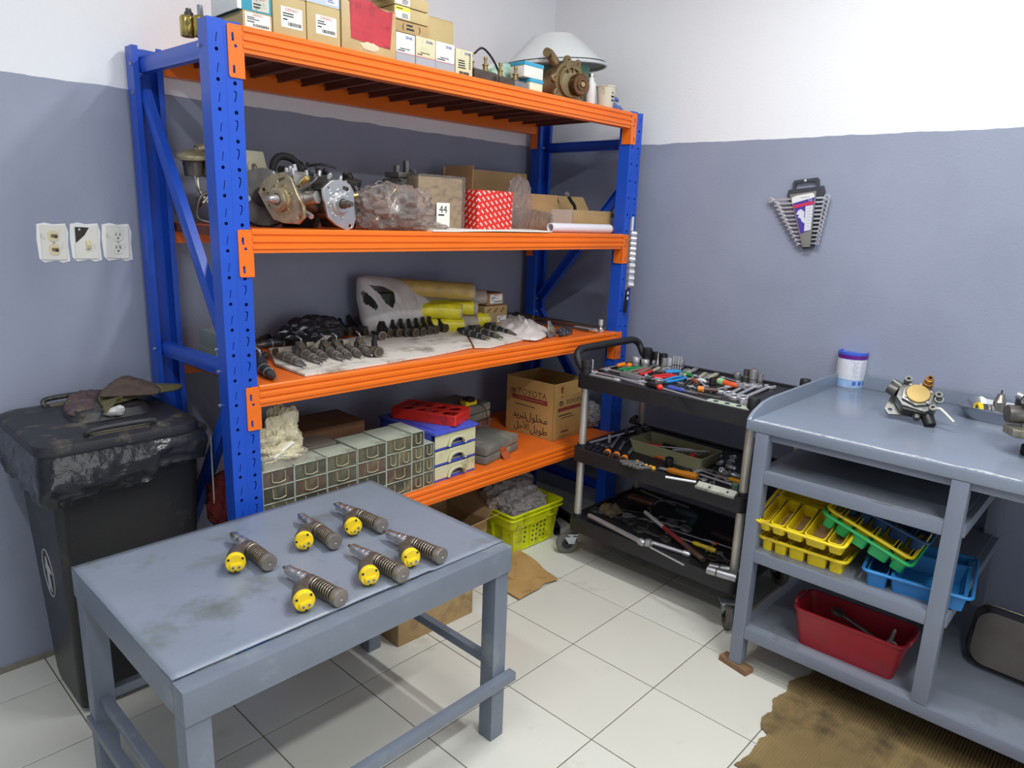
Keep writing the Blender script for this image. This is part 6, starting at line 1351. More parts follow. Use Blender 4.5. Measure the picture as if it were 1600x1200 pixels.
# big open carton in film
bc = mat('big_carton', (176, 142, 98), .75, var=.1, vs=6)
t = carton_open('cardboard_box', 'large open cardboard box in torn film behind the red boxes', T(.18, .60, 1.46) @ rotm(0, 0, -4), .52, .20, .165, bc, (('f', -87), ('b', 84), ('l', 95), ('r', -60)), flapw=.10)
crumple('plastic_film', (0.1403, .455, 1.46+.105), (.07, .02, .11), G['pump_bag'], 'loose clear film hanging down the left of the big open box', 'plastic film', 41, .25, .2, sub=4, smooth=14, freq=3)
crumple('plastic_film', (.21, .47, 1.46+.048), (.2, .012, .045), G['stretch_wrap'], 'clear film stretched along the lower front of the big open box', 'plastic film', 43, .15, .12, sub=4, smooth=14, freq=3)
# small open carton
t = carton_open('cardboard_box', 'small carton with flaps folded out at the right end of the second shelf', T(.512, .40, 1.46) @ rotm(0, 0, -4), .27, .14, .10, mat('small_carton_white', (206, 200, 188), .7), (('f', -87), ('r', -20), ('b', 60)), flapw=.075)
for c in t.children:
    if c.name.startswith('flap'): c.data.materials[0] = G['cardboard']
c = MB().bx(.1355, .1362, -.06, .06, .01, .09).build('side_label', G['paper'], t)
t = thing('black_pipe', 'bent black pipe end sticking out of the small carton', 'pipe', (.44, .42, 1.46+.02)); MB().tube([(.06, 0, .0), (.05, 0, .09), (.02, 0, .12), (-.02, -.01, .145)], .008, 10, 5).build('pipe_body', G['black_rubber'], t, smooth=60); MB().cyl((-.02, -.01, .145), (-.034, -.014, .154), .0095, n=12).build('pipe_tip', G['steel'], t)
sheet('packing_sheet', [(-.56, .215), (.06, .205), (.12, .24), (.10, .40), (-.50, .42), (-.58, .30)], .006, mat('foam_sheet', (226, 220, 212), .8, dirt=((170, 150, 130), .18, 9)), 'white foam packing sheet along the front of the second shelf', 'packing sheet', 1.46+.0, .004, 5)
t = thing('paper_roll', 'white rolled paper lying in front of the small carton', 'roll', M=frame((.13, .262, 1.46+.021), (.545, .25, 1.46+.021)))
MB(rotm(0, 90)).ring((0, 0, 0), (0, 0, .41), .020, .016, 20).build('roll_body', mat('roll_white', (224, 220, 226), .5), t); MB(rotm(0, 90)).ring((0, 0, .395), (0, 0, .425), .017, .014, 14).build('roll_end', G['wrap_film'], t)
# ================================================================ third shelf
def foam(name, pts, label, seed):
    g = MB(); c = V((sum(p[0] for p in pts)/len(pts), sum(p[1] for p in pts)/len(pts), 0)); g.prism([(p[0], p[1]) for p in pts], 0, .008)
    bmesh.ops.triangulate(g.bm, faces=[f for f in g.bm.faces if len(f.verts) > 4]); bmesh.ops.subdivide_edges(g.bm, edges=g.bm.edges[:], cuts=5, use_grid_fill=True)
    for v in g.bm.verts: v.co.z += 1+.0005+.003*(.5+.5*noise.noise(V((v.co.x*9, v.co.y*9, seed)))); v.co.y += .004*noise.noise(V((v.co.x*8, seed, 0)))
    return tag(g.build(name, mat('foam_mat', (214, 208, 198), .85, bump=.15, bs=200, dirt=((112, 96, 78), .38, 9)), smooth=40), label, 'foam sheet')
foam('foam_sheet', [(-1.0547, 0.44, 1), (-1.0583, 0.2478, 1), (-0.8609, 0.2418, 1), (-0.6419, 0.2522, 1), (-0.5659, 0.2538, 1), (-0.2863, 0.2875, 1), (-0.0034, 0.654, 1), (-0.3617, 0.7691, 1), (-0.7297, 0.6901, 1), (-0.9365, 0.7079, 1)], 'large stained white foam sheet under the injectors on the third shelf', 1)
foam('foam_sheet', [(-0.28, 0.283, 1), (-0.2294, 0.2466, 1), (0.105, 0.3057, 1), (0.2594, 0.4999, 1), (0.029, 0.6322, 1), (-0.0384, 0.5905, 1)], 'smaller white foam sheet under the slim black injectors', 4)
def cr_injector(a, b_, label, m='dark_steel', tip='polished_steel', group=None, arm=True, s=1.0):
    L_ = dist(a, b_); M = frame(a, b_); t = thing('fuel_injector', label, 'injector', M=M, group=group); R_ = rotm(0, 90); k = L_/.16
    MB(R_).lathe([(.003*s, 0), (.0045*s, .006*k), (.0045*s, .014*k), (.009*s, .022*k), (.0105*s, .036*k)], None, 14).build('nozzle', G[tip] if tip in G else mat('polished_steel', (168, 166, 164), .2, 1), t)
    MB(R_).lathe([(.0115*s, .036*k), (.0125*s, .04*k), (.0125*s, .075*k), (.0145*s, .08*k), (.0145*s, .11*k), (.013*s, .115*k), (.013*s, .15*k), (.010*s, .16*k)], None, 16).build('injector_body', G[m], t)
    for q in (.052, .088, .118): MB(R_).ring((0, 0, q*k), (0, 0, (q+.005)*k), .0137*s if q < .06 else .0155*s, .01, 16).build('body_band', G['steel'], t)
    if not arm: MB().box((.13*k, 0, .008*s), (.03*k, .026*s, .024*s), rotm(0, 12)).build('head_block', G[m], t, bevel=.003)
    if arm:
        MB().box((.118*k, .0, .012*s), (.035*k, .022*s, .022*s), rotm(0, -20)).build('head_block', G[m], t, bevel=.002); MB().cyl((.105*k, .012*s, .012*s), (.105*k, -.013*s, .012*s), .005*s, n=10).build('block_bore', G['black_plastic'], t)
        MB().tube([(.125*k, 0, .02*s), (.112*k, .004, .042*s), (.128*k, .012, .050*s)], .0032*s, 8, 3).build('return_stub', G['steel'], t, smooth=60)
    return t
MATS['polished_steel'] = mat('polished_steel', (186, 184, 182), .24, .85, var=.1, vs=30)
oil = mat('oily_steel', (126, 119, 104), .4, .45, var=.25, vs=30, bump=.1, bs=100)
row = [((-1.0189, 0.3053, 1.012), (-0.9919, 0.5618, 1.022)), ((-0.9497, 0.3163, 1.012), (-0.9066, 0.5751, 1.022)), ((-0.9021, 0.36, 1.012), (-0.85, 0.5999, 1.024)), ((-0.8616, 0.3162, 1.012), (-0.815, 0.5562, 1.022)), ((-0.824, 0.3292, 1.012), (-0.771, 0.5435, 1.024)), ((-0.7848, 0.328, 1.012), (-0.7185, 0.5553, 1.024)), ((-0.7446, 0.3268, 1.012), (-0.6722, 0.5258, 1.026))]
on = ['nearest the front left post', 'second from the post', 'third from the post, set back', 'fourth from the post', 'fifth from the post', 'sixth from the post', 'next to the blunt round-ended one']
for k, (a, b_) in enumerate(row): cr_injector((a[0], a[1], 1.012+.009), (b_[0], b_[1], 1.012+.014), 'oily grey injector with a bright tip, '+on[k], 'oily_steel', arm=k in (1, 3, 4, 6), s=1.12)
def round_inj(p, rz, label, group=None, m='black_iron', r=.0185, L_=.10, clean=True):
    """solenoid injector, round end facing the room, connector arm up and back"""
    t = thing('solenoid_injector', label, 'injector', M=T(p) @ rotm(0, 0, rz) @ rotm(90), group=group)
    MB().lathe([(r*.92, -.004), (r, 0), (r, -.03), (r*.8, -.034)][::-1], None, 20).build('solenoid_can', G[m], t)
    MB().ring((0, 0, -.004), (0, 0, .002), r*1.02, r*.72, 22).build('end_ring', mat('ring_steel', (146, 138, 124), .35, 1), t); MB().cyl((0, 0, -.004), (0, 0, .0005), r*.70, n=18).build('end_face', mat('face_brown', (94, 84, 72), .5, .6), t); MB().cyl((0, 0, 0), (0, 0, .004), r*.26, n=10).build('end_pin', G['dark_steel'], t)
    MB().cyl((0, 0, -.034), (0, 0, -L_), r*.62, r*.4, 14).build('injector_stem', G[m], t)
    MB().tube([(0, r*.6, -.03), (.008, r*1.6, -.05), (.022, r*2.4, -.066)], [r*.62, r*.55, r*.5, r*.5], 10, 3).build('connector_arm', G['black_plastic'], t, smooth=50)
    return t
for k, p in enumerate(((-0.493, 0.6142, 1.026), (-0.4281, 0.6466, 1.026), (-0.3913, 0.6314, 1.026), (-0.3574, 0.6183, 1.026), (-0.3296, 0.5994, 1.026), (-0.2878, 0.6013, 1.026), (-0.2407, 0.6106, 1.026), (-0.2062, 0.6083, 1.026), (-0.144, 0.6199, 1.026))):
    round_inj((p[0], p[1]-.012, 1.012+.016), 8 if k else -12, ['round-ended black injector at the left end of the row, next to the grey ones', 'round-ended injector second in the row on the foam sheet', 'round-ended injector third in the row on the foam sheet', 'round-ended injector fourth in the row on the foam sheet', 'round-ended injector in the middle of the row', 'round-ended injector sixth in the row, in front of the green item', 'round-ended injector seventh in the row on the foam sheet', 'round-ended injector last but one in the row, before the yellow rolls', 'round-ended injector at the right end of the row by the yellow rolls'][k], 'round-ended injectors in a row')
p = (-0.7165, 0.3231, 1.028); round_inj((p[0], p[1], 1.012+.018), -8, 'blunt grey injector with its round end facing out, end of the front row', None, 'oily_steel', .019, .12)
for k, p in enumerate(((-0.5548, 0.7186, 1.028), (-0.4776, 0.7656, 1.028), (-0.4802, 0.707, 1.028))): round_inj((p[0], p[1]+.02, 1.012+.02), 25, 'black injector in the clump right of the bag bundle, '+['left', 'middle', 'right'][k], 'black injectors in the clump', L_=.12)
slim = mat('slim_black', (58, 60, 66), .42, .3, var=.2, vs=40)
for k, (a, b_) in enumerate((((-0.1496, 0.3233, 1.012), (-0.1168, 0.5565, 1.012)), ((-0.0824, 0.3139, 1.012), (-0.0275, 0.5813, 1.012)), ((0.0254, 0.3366, 1.012), (0.0867, 0.5938, 1.012)))): cr_injector((a[0], a[1], 1.012+.009), (b_[0], b_[1], 1.012+.014), 'slim black injector on the small foam sheet, '+['left of three', 'middle of three', 'right of three'][k], 'slim_black', 'oily_steel', arm=False, s=.95)
a, b_ = (-1.1675, 0.2331, 1.012), (-1.1154, 0.4579, 1.02); cr_injector((a[0], a[1], 1+.014), (b_[0], b_[1], 1+.018), 'black injector lying on the bare orange deck beside the front left post', 'slim_black', 'dark_steel', s=1.25)
a, b_ = (-1.021, 0.545, 1.012), (-1.0338, 0.6346, 1.02); cr_injector((a[0], a[1], 1+.014), (b_[0], b_[1], 1+.018), 'dark injector tip showing behind the one on the bare deck', 'slim_black', 'dark_steel', arm=False)
for k, (a, b_) in enumerate((((-0.9756, 0.7483, 1.02), (-0.7687, 0.7557, 1.02)), ((-0.9211, 0.8444, 1.02), (-0.695, 0.931, 1.02)), ((-0.8943, 0.8441, 1.03), (-0.7503, 0.9447, 1.05)))): cr_injector((a[0], a[1], 1+.017), (b_[0], b_[1], 1+.02+.02*(k == 2)), 'long black injector behind the foam sheet, '+['frontmost of the three by the post', 'middle of the three by the post', 'propped up at the back by the post'][k], 'slim_black', 'dark_steel', s=1.3)
g = MB(T((-0.8252, 0.5496, 1)) @ T(0, 0, .035) @ rotm(0, -12, 32)); g.bx(-.09, .09, -.012, .012, 0, .003); tag(g.build('cable_tie_strip', mat('strip_cream', (206, 200, 180), .6), bevel=.001), 'cream plastic strip laid over the tails of the grey injectors', 'strip')
p = (-0.6223, 0.9274, 1); crumple('black_bag', (-0.7341, .735, 1+.052), (.125, .07, .055), mat('bag_black', (38, 38, 44), .28, bump=.3, bs=40), 'bundled black plastic bag at the back of the third shelf', 'plastic bag', 13, .15, .16, flat=.05, smooth=20, freq=3)
# drawer modules on the left of the third shelf
def grey_drawer(label, x, y, z, w, d, h, rz, group=None):
    t = thing('drawer_module', label, 'drawer', M=T(x, y, z) @ rotm(0, 0, rz), group=group); sh = mat('drawer_shell', (132, 140, 132), .45, var=.06)
    g = MB(); th = .0025
    g.bx(0, w, 0, d, 0, th).bx(0, w, 0, d, h-th, h).bx(0, th, 0, d, th, h-th).bx(w-th, w, 0, d, th, h-th).bx(th, w-th, d-th, d, th, h-th); g.build('shell', sh, t, bevel=.0006, seg=1)
    drawer_front(t, th, w-th, th, h-th, .003); return t
smoky = []
def drawer_front(t, x0, x1, z0, z1, y=.002, k=0, tone=None):
    m = mat('drawer_smoke_%d' % (k % 4), ((92, 90, 74), (104, 98, 78), (76, 74, 64), (98, 82, 70))[k % 4], .3, var=.35, vs=18, dirt=((146, 138, 104), .28, 16))
    w, h = x1-x0, z1-z0
    dr = MB().bx(x0+.001, x1-.001, y, y+.08, z0+.001, z1-.001).build('drawer', m, t, bevel=.001, seg=1)
    cx_, pw = (x0+x1)/2, min(.045, w*.42)
    for s_ in (-1, 1): MB().bx(cx_+s_*pw/2-.001, cx_+s_*pw/2+.001, y-.006, y, z0+h*.3, z1-h*.12).build('pull', mat('pull_clear', (172, 164, 134), .25), dr)
    MB().tube([(cx_-pw/2, y-.005, z0+h*.3), (cx_, y-.008, z0+h*.22), (cx_+pw/2, y-.005, z0+h*.3)], .0022, 6, 3).build('pull', G['pull_clear'], dr, smooth=60)
    return dr
xd = -1.3046
grey_drawer('lower grey drawer of the pair behind the left end brace on the third shelf', -1.20, .56, 1, .115, .15, .05, -2); grey_drawer('upper grey drawer of the pair behind the left end brace on the third shelf', -1.198, .56, 1+.0505, .112, .15, .055, -3)
# white carrier bag
def pillow(name, out, y, thick, m, label, cat, seed=0, hole=None, n=10, amp=.012, lean=0, hole2=None):
    P2 = spline([V((x, 0, z)) for x, z in out], 12 if hole else 6, True); c = sum(P2, V())/len(P2); N_ = len(P2); vs = []; fs = []
    for s_ in (-1, 1):
        vs.append((c.x, y+s_*thick, c.z))
        for j in range(1, n+1):
            f = j/n
            for i in range(N_):
                p = c.lerp(P2[i], f); w_ = noise.noise(V((p.x*14, p.z*14, seed+s_)))*amp+abs(noise.noise(V((p.x*30+p.z*18, p.z*9, seed))))*amp*.9
                vs.append((p.x, y+s_*(thick*math.sqrt(max(0, 1-f**2.2))+w_*(1-f**4))+lean*(p.z-c.z), p.z))
    K = 1+n*N_
    def inhole(i): return any(h_ and inpoly(i, h_) for h_ in (hole, hole2))
    def inpoly(i, hp):
        x, z = vs[i][0], vs[i][2]; ins = False; j = len(hp)-1
        for q in range(len(hp)):
            (xi, zi), (xj, zj) = hp[q], hp[j]
            if (zi > z) != (zj > z) and x < (xj-xi)*(z-zi)/(zj-zi)+xi: ins = not ins
            j = q
        return ins
    for b_ in (0, K):
        for i in range(N_): fs.append((b_, b_+1+i, b_+1+(i+1) % N_))
        for j in range(n-1):
            for i in range(N_): fs.append((b_+1+j*N_+i, b_+1+j*N_+(i+1) % N_, b_+1+(j+1)*N_+(i+1) % N_, b_+1+(j+1)*N_+i))
    fs = [f for f in fs if not (f[0] < K and all(inhole(i) for i in f))]
    g = MB(); g.add(vs, fs); g2 = g.build(name, m, smooth=60, weld=True)
    return tag(g2, label, cat)
cm_ = bpy.data.materials.new('carrier_bag_film'); cm_.use_nodes = True; nt = cm_.node_tree; N = nt.nodes; L = nt.links; b = N['Principled BSDF']; b.inputs['Base Color'].default_value = (*lin((240, 234, 232)), 1); b.inputs['Roughness'].default_value = .4
tr = N.new('ShaderNodeBsdfTranslucent'); tr.inputs[0].default_value = (*lin((226, 214, 212)), 1); tp_ = N.new('ShaderNodeBsdfTransparent'); m1 = N.new('ShaderNodeMixShader'); m1.inputs[0].default_value = .3; m2 = N.new('ShaderNodeMixShader'); m2.inputs[0].default_value = .08
L.new(b.outputs[0], m1.inputs[1]); L.new(tr.outputs[0], m1.inputs[2]); L.new(m1.outputs[0], m2.inputs[1]); L.new(tp_.outputs[0], m2.inputs[2]); L.new(m2.outputs[0], N['Material Output'].inputs[0])
yb = .755
pillow('carrier_bag', [(-0.4653, 1+.01), (-0.4994, 1.1342), (-0.5013, 1.209), (-0.4879, 1.2535), (-0.4201, 1.2564), (-0.3021, 1.2385), (-0.1952, 1.2003), (-0.1278, 1.1479), (-0.0614, 1.0698), (-0.0688, 1+.03), (-0.1568, 1+.004), (-0.372, 1+.004)], yb, .075, cm_, 'white plastic carrier bag with open handles on the third shelf', 'plastic bag', 3, [(-0.4997, 1.1994), (-0.4973, 1.1466), (-0.4461, 1.1138), (-0.4361, 1.1373), (-0.4649, 1.1764), (-0.4902, 1.2015)], 44, .016, .06, [(-0.4827, 1.2291), (-0.4182, 1.2183), (-0.3718, 1.1946), (-0.3652, 1.1534), (-0.3856, 1.122), (-0.4187, 1.1459), (-0.4445, 1.1902)])
t = thing('green_box', 'green and dark packet inside the carrier bag, seen through its handle hole', 'packet', (-0.3919, .745, 1+.012)); MB().bx(-.05, .06, -.02, .05, 0, .17).build('packet_body', mat('packet_dark', (66, 74, 68), .5), t, bevel=.006); MB().bx(-.051, .061, -.021, .051, .05, .11).build('green_band', mat('packet_green', (40, 128, 48), .5), t, bevel=.006)
crumple('green_pouch', (-0.221, .72, 1+.045), (.05, .02, .034), mat('pouch_green', (84, 190, 40), .4), 'bright green pouch at the foot of the carrier bag', 'pouch', 3, .12, .05, flat=.05, smooth=50)
# foam pipe rolls with yellow wrap
fr = mat('foam_grey', (170, 158, 146), .85, bump=.1, bs=100); fy = mat('wrap_yellow', (228, 214, 48), .35, var=.18, vs=14, bump=.25, bs=40); fb = mat('wrap_tan', (196, 164, 92), .4, var=.2, vs=12, bump=.25, bs=40)
def roll(a, b_, r, wrap, label, k):
    L_ = dist(a, b_); t = thing('foam_roll', label, 'roll', M=axis(a, b_))
    MB().ring((0, 0, 0), (0, 0, L_), r, r*.5, 20).build('foam_tube', fr, t, bevel=.003)
    g = MB(); n = 24; vs = []; fs = []
    z0, z1 = .02, L_*(.93 if k % 2 else .97)
    for j in range(13):
        for i in range(n):
            q = 2*PI*i/n; rr_ = r*(1.03+.07*abs(noise.noise(V((math.cos(q)*2, math.sin(q)*2, j*.9+k*7)))))
            vs.append((rr_*math.cos(q), rr_*math.sin(q), z0+(z1-z0)*j/12+(.012*noise.noise(V((math.cos(q)*2, math.sin(q)*2, k))) if j in (0, 12) else 0)))
    for j in range(12):
        for i in range(n): fs.append((j*n+i, j*n+(i+1) % n, (j+1)*n+(i+1) % n, (j+1)*n+i))
    g.add(vs, fs); g.build('wrapping', wrap, t, smooth=40)
roll((-.33, .80, 1+.205), (-0.0023, .58, 1+.185), .036, fb, 'tan-wrapped foam roll lying on top of the roll pile', 0)
roll((-.26, .82, 1+.155), (0.108, .62, 1+.152), .034, fr, 'bare grey foam roll behind the top roll of the pile', 1)
roll((-.30, .78, 1+.105), (-0.0554, .60, 1+.095), .034, fy, 'yellow-wrapped foam roll at the left of the pile, above the shelf', 2)
roll((-.19, .78, 1+.115), (0.0403, .60, 1+.105), .032, fy, 'yellow-wrapped foam roll in the middle of the pile', 3)
roll((-.30, .78, 1+.034), (-0.0342, .60, 1+.034), .032, fy, 'yellow-wrapped foam roll lowest at the left of the pile', 4)
roll((-.21, .78, 1+.036), (0.0428, .60, 1+.036), .034, fr, 'bare grey foam roll at the foot of the pile', 5)
roll((-.12, .76, 1+.045), (0.1261, .60, 1+.045), .034, fy, 'yellow-wrapped foam roll at the right foot of the pile', 6)
# little cartons at the back
t = carton('small_box', 'small kraft box with slanted brown print and a label, under another one', .085, .235, .60, .12, 1, 1+.112, cb_, seam=False); maker_label(t, .085, .145, .03, .06, 'DENSO', G['ink'], 7)
for k in range(3): MB(T(.02+k*.045, -.0006, .075) @ FRONT @ rotm(0, 0, 45)).bx(0, .03, 0, .007, 0, .0003).build('slanted_print', mat('brown_print', (120, 84, 50), .7), t)
t = carton('small_box', 'small kraft box with a white label on top of the printed one', .10, .21, .60, .10, 1+.113, 1+.172, mat('kraft_brown', (150, 112, 78), .8), seam=False); maker_label(t, .02, .10, .008, .05, 'DENSO', G['red_ink'], 8)
pillow_pts = [(0.0693, 0.5172, 1), (0.4127, 0.7967, 1), (0.4458, 0.6696, 1), (0.2829, 0.372, 1), (0.0574, 0.2413, 1), (0.0122, 0.3505, 1)]
drape('bubble_bag', [p[:2] for p in pillow_pts], mat('bubble_white', (222, 212, 208), .3, bump=.5, bs=140), 'white bubble-wrap bundle right of the slim black injectors', .045, 6, 0, 1+.006)
bpy.data.objects['bubble_bag']['category'] = 'bubble wrap'
t = thing('flange_gasket', 'silver three-eared flange part standing beside the bubble-wrap bundle', 'flange', M=T((0.1938, 0.2846, 1)) @ T(0, .0, .034) @ rotm(0, 0, 10) @ rotm(72))
plate('flange_plate', [(-.028, -.034), (.028, -.034), (.032, -.022), (.008, .040), (-.008, .040), (-.032, -.022)], [circ(0, .03, .004), circ(-.022, -.026, .004), circ(.022, -.026, .004)], .006, G['alu'], t, bevel=.001); MB().lathe([(.017, .003), (.017, .012), (.012, .014)], None, 20).build('flange_hub', G['alu_dirty'], t)
for k, (a, b_) in enumerate((((0.2168, 0.2597, 1.01), (0.3381, 0.2834, 1.01)), ((0.2719, 0.3284, 1.01), (0.3882, 0.339, 1.01)))): cr_injector(a, b_, 'short black nozzle right of the three-eared flange, '+['front one', 'rear one'][k], 'slim_black', 'slim_black', arm=False, s=.9)
t = thing('slide_rail', 'long grey slide rail lying along the back right of the third shelf', 'rail', M=frame((0.5457, 0.8541, 1.01), (0.521, 0.2498, 1.01)))
L_ = dist((0.5996, 0.9045, 1), (0.5745, 0.2884, 1)); g = MB(); g.bx(0, L_, -.022, .022, 0, .003).bx(0, L_, -.022, -.019, .003, .012).bx(0, L_, .019, .022, .003, .012); g.build('rail_body', mat('rail_grey', (128, 122, 112), .4, .8, var=.2, vs=20), t)
rod((0.3999, 0.7347, 1.012), (0.4465, 0.2622, 1.012), .006, 'thin dark rod in front of the slide rail on the third shelf', 'dark_steel', 'rod', 'steel_rod', ends=0)
rod((0.4733, 0.3601, 1.012), (0.4676, 0.2255, 1.012), .007, 'bright spanner-like bar at the right end of the third shelf', 'chrome')
t = thing('tee_handle', 'chrome knob standing at the right front corner of the third shelf', 'tool', (0.5253, 0.2522, 1)); MB().lathe([(.016, 0), (.018, .006), (.012, .016), (.007, .018), (.007, .03), (.012, .031), (.012, .056), (.010, .058)], None, 18).build('knob_body', G['chrome'], t)
for p in ((0.4828, 0.6456, 1), (0.4566, 0.7151, 1)):
    t = thing('brass_fitting', 'small brass fitting behind the bubble-wrap bundle', 'fitting', p, group='brass fittings by the rail'); MB().lathe([(.008, 0), (.008, .012), (.012, .012), (.012, .022), (.006, .023), (.006, .034)], None, 6).build('fitting_body', G['brass'], t)
# ================================================================ fourth shelf: drawer cabinets
def cabinet(label, x0, x1, z0, rows, cols_by_row, d=.145, hh=.0545, y=.245, split=None, rz=-.9, seed=0, gap=.0025):
    w = x1-x0; t = thing('drawer_cabinet', label, 'drawer cabinet', M=T(x0, y, z0) @ rotm(0, 0, rz)); sh = mat('cabinet_shell', (176, 182, 166), .45, var=.08, vs=12, dirt=((110, 106, 84), .22, 12))
    g = MB(); H = rows*hh; g.bx(0, gap, 0, d, 0, H).bx(w-gap, w, 0, d, 0, H).bx(gap, w-gap, d-gap, d, 0, H)
    for k in range(rows+1): g.bx(0, w, 0, d, max(0, k*hh-gap/2), min(H, k*hh+gap/2))
    for k in range(rows):
        if cols_by_row[k] == 2: g.bx(w/2-gap/2, w/2+gap/2, 0, d, k*hh, k*hh+hh)
    g.build('cabinet_shell', sh, t, bevel=.0005, seg=1)
    for k in range(rows):
        n = cols_by_row[k]
        for q in range(n): drawer_front(t, w*q/n+gap, w*(q+1)/n-gap*.8, k*hh+gap/2, (k+1)*hh-gap/2, .003, k+q+seed)
    return t
XD = [-1.2217, -1.1105, -0.9898, -0.8702, -0.7458, -0.6289, -0.5691, -0.5146]
for k in range(3): cabinet(['clear-drawer cabinet beside the front left post, under the bag tray', 'clear-drawer cabinet, second from the front left post', 'clear-drawer cabinet, third from the post, with a labelled top strip'][k], XD[k]+.0005, XD[k+1]-.0008, 0.496, 4, (1, 1, 1, 1), .10, .0545, .245, seed=k)
cabinet('taller clear-drawer cabinet with wide drawers, fourth from the post', XD[3]+.002, XD[4]-.0008, 0.496, 4, (1, 1, 1, 1), .15, .0552, .243, seed=1)
cabinet('clear-drawer cabinet with one row of two half-width drawers', XD[4]+.0005, XD[5]-.0008, 0.496, 4, (1, 1, 2, 1), .15, .056, .243, seed=2)
cabinet('narrow clear-drawer cabinet, tallest at the right of the drawer row', XD[5]+.0005, XD[6]-.0008, 0.496, 4, (1, 1, 1, 1), .15, .0572, .243, seed=3)
cabinet('narrow three-drawer cabinet next to the blue-lidded drawer unit', XD[6]+.0005, XD[7]-.003, 0.496, 3, (1, 1, 1), .14, .057, .246, seed=0)
g = MB(T(XD[1]+.03, .345, 0.496)); g.bx(0, .2, .01, .12, 0, .225); tag(g.build('grey_carton', mat('dusty_grey_card', (112, 102, 92), .8, var=.12), bevel=.003), 'dusty grey-brown box behind the left drawer cabinets', 'box')
carton('cardboard_box', 'dark brown carton at the back behind the drawer cabinets', -.93, -.66, .50, .2, 0.496, 0.496+.232, mat('brown_dark_card', (122, 84, 58), .8, var=.1))
# tray with film bag on the left cabinets
t = thing('clear_tray', 'frosted clear tray on top of the left drawer cabinets', 'tray', M=T(XD[0]+.085, .305, 0.496+.2185) @ rotm(0, 0, -1)); open_box(t, .165, .11, .042, .002, mat('frosted_tray', (172, 166, 146), .35), .92, r=.01)
film('cream_film', (232, 222, 188), .3, .2, .2)
for k, (c, r_, lb) in enumerate((((XD[0]+.05, .315, 0.496+.275), (.055, .04, .055), 'cream film bags in the clear tray, lying at its left'), ((XD[0]+.118, .325, 0.496+.295), (.058, .04, .095), 'tall crinkled cream bag standing up in the clear tray'), ((XD[0]+.085, .275, 0.496+.255), (.065, .03, .030), 'small cream bag at the front of the clear tray'))): crumple('film_bag', c, r_, G['cream_film'], lb, 'plastic bag', 50+k*4, .45, .13, sub=5, smooth=30, freq=2.0)
t = MB(frame((XD[0]+.045, .252, 0.496+.255), (XD[0]+.12, .262, 0.496+.292))); t.bx(0, .085, -.008, .008, 0, .003); tag(t.build('white_tube_strip', G['paper'], bevel=.001), 'white folded strip sticking out of the front of the clear tray', 'strip')
# blue-lidded three-drawer unit
ou = thing('drawer_unit', 'three-drawer cream storage unit with blue frames and lid', 'drawer unit', M=T(XD[7]+.004, .248, 0.496) @ rotm(0, 0, 1.5)); w, d_ = .225, .34
bf = mat('unit_blue', (74, 88, 196), .4, dirt=((60, 64, 120), .25, 10)); cr_m = mat('unit_cream', (206, 202, 164), .4, dirt=((150, 140, 100), .3, 10))
z = 0
for k in range(3):
    MB().bx(0, w, .004, d_, z, z+.008).build('frame_deck', bf, ou, bevel=.002)
    MB().bx(.0, .012, .03, d_, z+.008, z+.064).build('frame_side', bf, ou, bevel=.002); MB().bx(w-.012, w, .03, d_, z+.008, z+.064).build('frame_side', bf, ou, bevel=.002); MB().bx(.012, w-.012, d_-.006, d_, z+.008, z+.064).build('frame_side', bf, ou)
    arch = [(x, zz) for x, zz in [(.075, 0), (.078, .012), (.088, .024), (.105, .029), (.125, .029), (.142, .024), (.152, .012), (.155, 0)]]
    out = [(.002, 0)]+arch+[(w-.002, 0), (w-.002, .052), (.002, .052)]
    dr = MB(T(0, .002, z+.0085) @ rotm(90)).prism(out, -.003, .0).build('drawer', cr_m, ou, bevel=.001, seg=1)
    MB(T(0, -.008, z+.0085) @ rotm(90)).prism([(.066, 0), (.068, .016), (.08, .032), (.10, .039), (.13, .039), (.15, .032), (.162, .016), (.164, 0)]+arch[::-1], -.006, .002).build('handle', cr_m, dr, bevel=.001, seg=1)
    MB().bx(.014, w-.014, .012, d_-.02, z+.009, z+.011).build('drawer_base', cr_m, dr); MB().bx(.014, w-.014, .034, .036, z+.011, z+.05).build('drawer_back', bf, dr)
    z += .064
MB().bx(-.006, w+.006, -.006, d_+.004, z, z+.012).build('unit_lid', bf, ou, bevel=.005); MB().bx(.02, w-.02, .02, d_-.02, z+.012, z+.016).build('lid_panel', bf, ou, bevel=.003)
# red tool tray on it
rt = thing('red_tool_tray', 'red moulded socket tray with round pockets on the blue lid', 'tray', M=T(-.392, .412, 0.496+.2095) @ rotm(0, 0, -66.5))
rm_ = mat('tray_red', (196, 42, 34), .4, dirt=((110, 34, 30), .3, 14)); wd, dd, hh = .29, .15, .04
plate('tray_top', rrect(-wd/2, wd/2, -dd/2, dd/2, .01), [circ(-.09+k*.06, .035, .017+.003*k, 16) for k in range(4)]+[circ(-.09+k*.06, -.03, .022-.002*k, 16) for k in range(3)]+[rrect(.07, .13, -.06, -.005, .008)], .005, rm_, rt, T(0, 0, hh-.003), .001)
g = MB(); o = rrect(-wd/2, wd/2, -dd/2, dd/2, .01); n = len(o); i_ = [(x*.975, y*.95) for x, y in o]
g.add([(x, y, 0) for x, y in o]+[(x, y, hh+.004) for x, y in o]+[(x, y, hh+.004) for x, y in i_]+[(x, y, 0) for x, y in i_], [(k*n+a, k*n+(a+1) % n, ((k+1) % 4)*n+(a+1) % n, ((k+1) % 4)*n+a) for k in range(4) for a in range(n)]); g.build('tray_wall', rm_, rt, smooth=40)
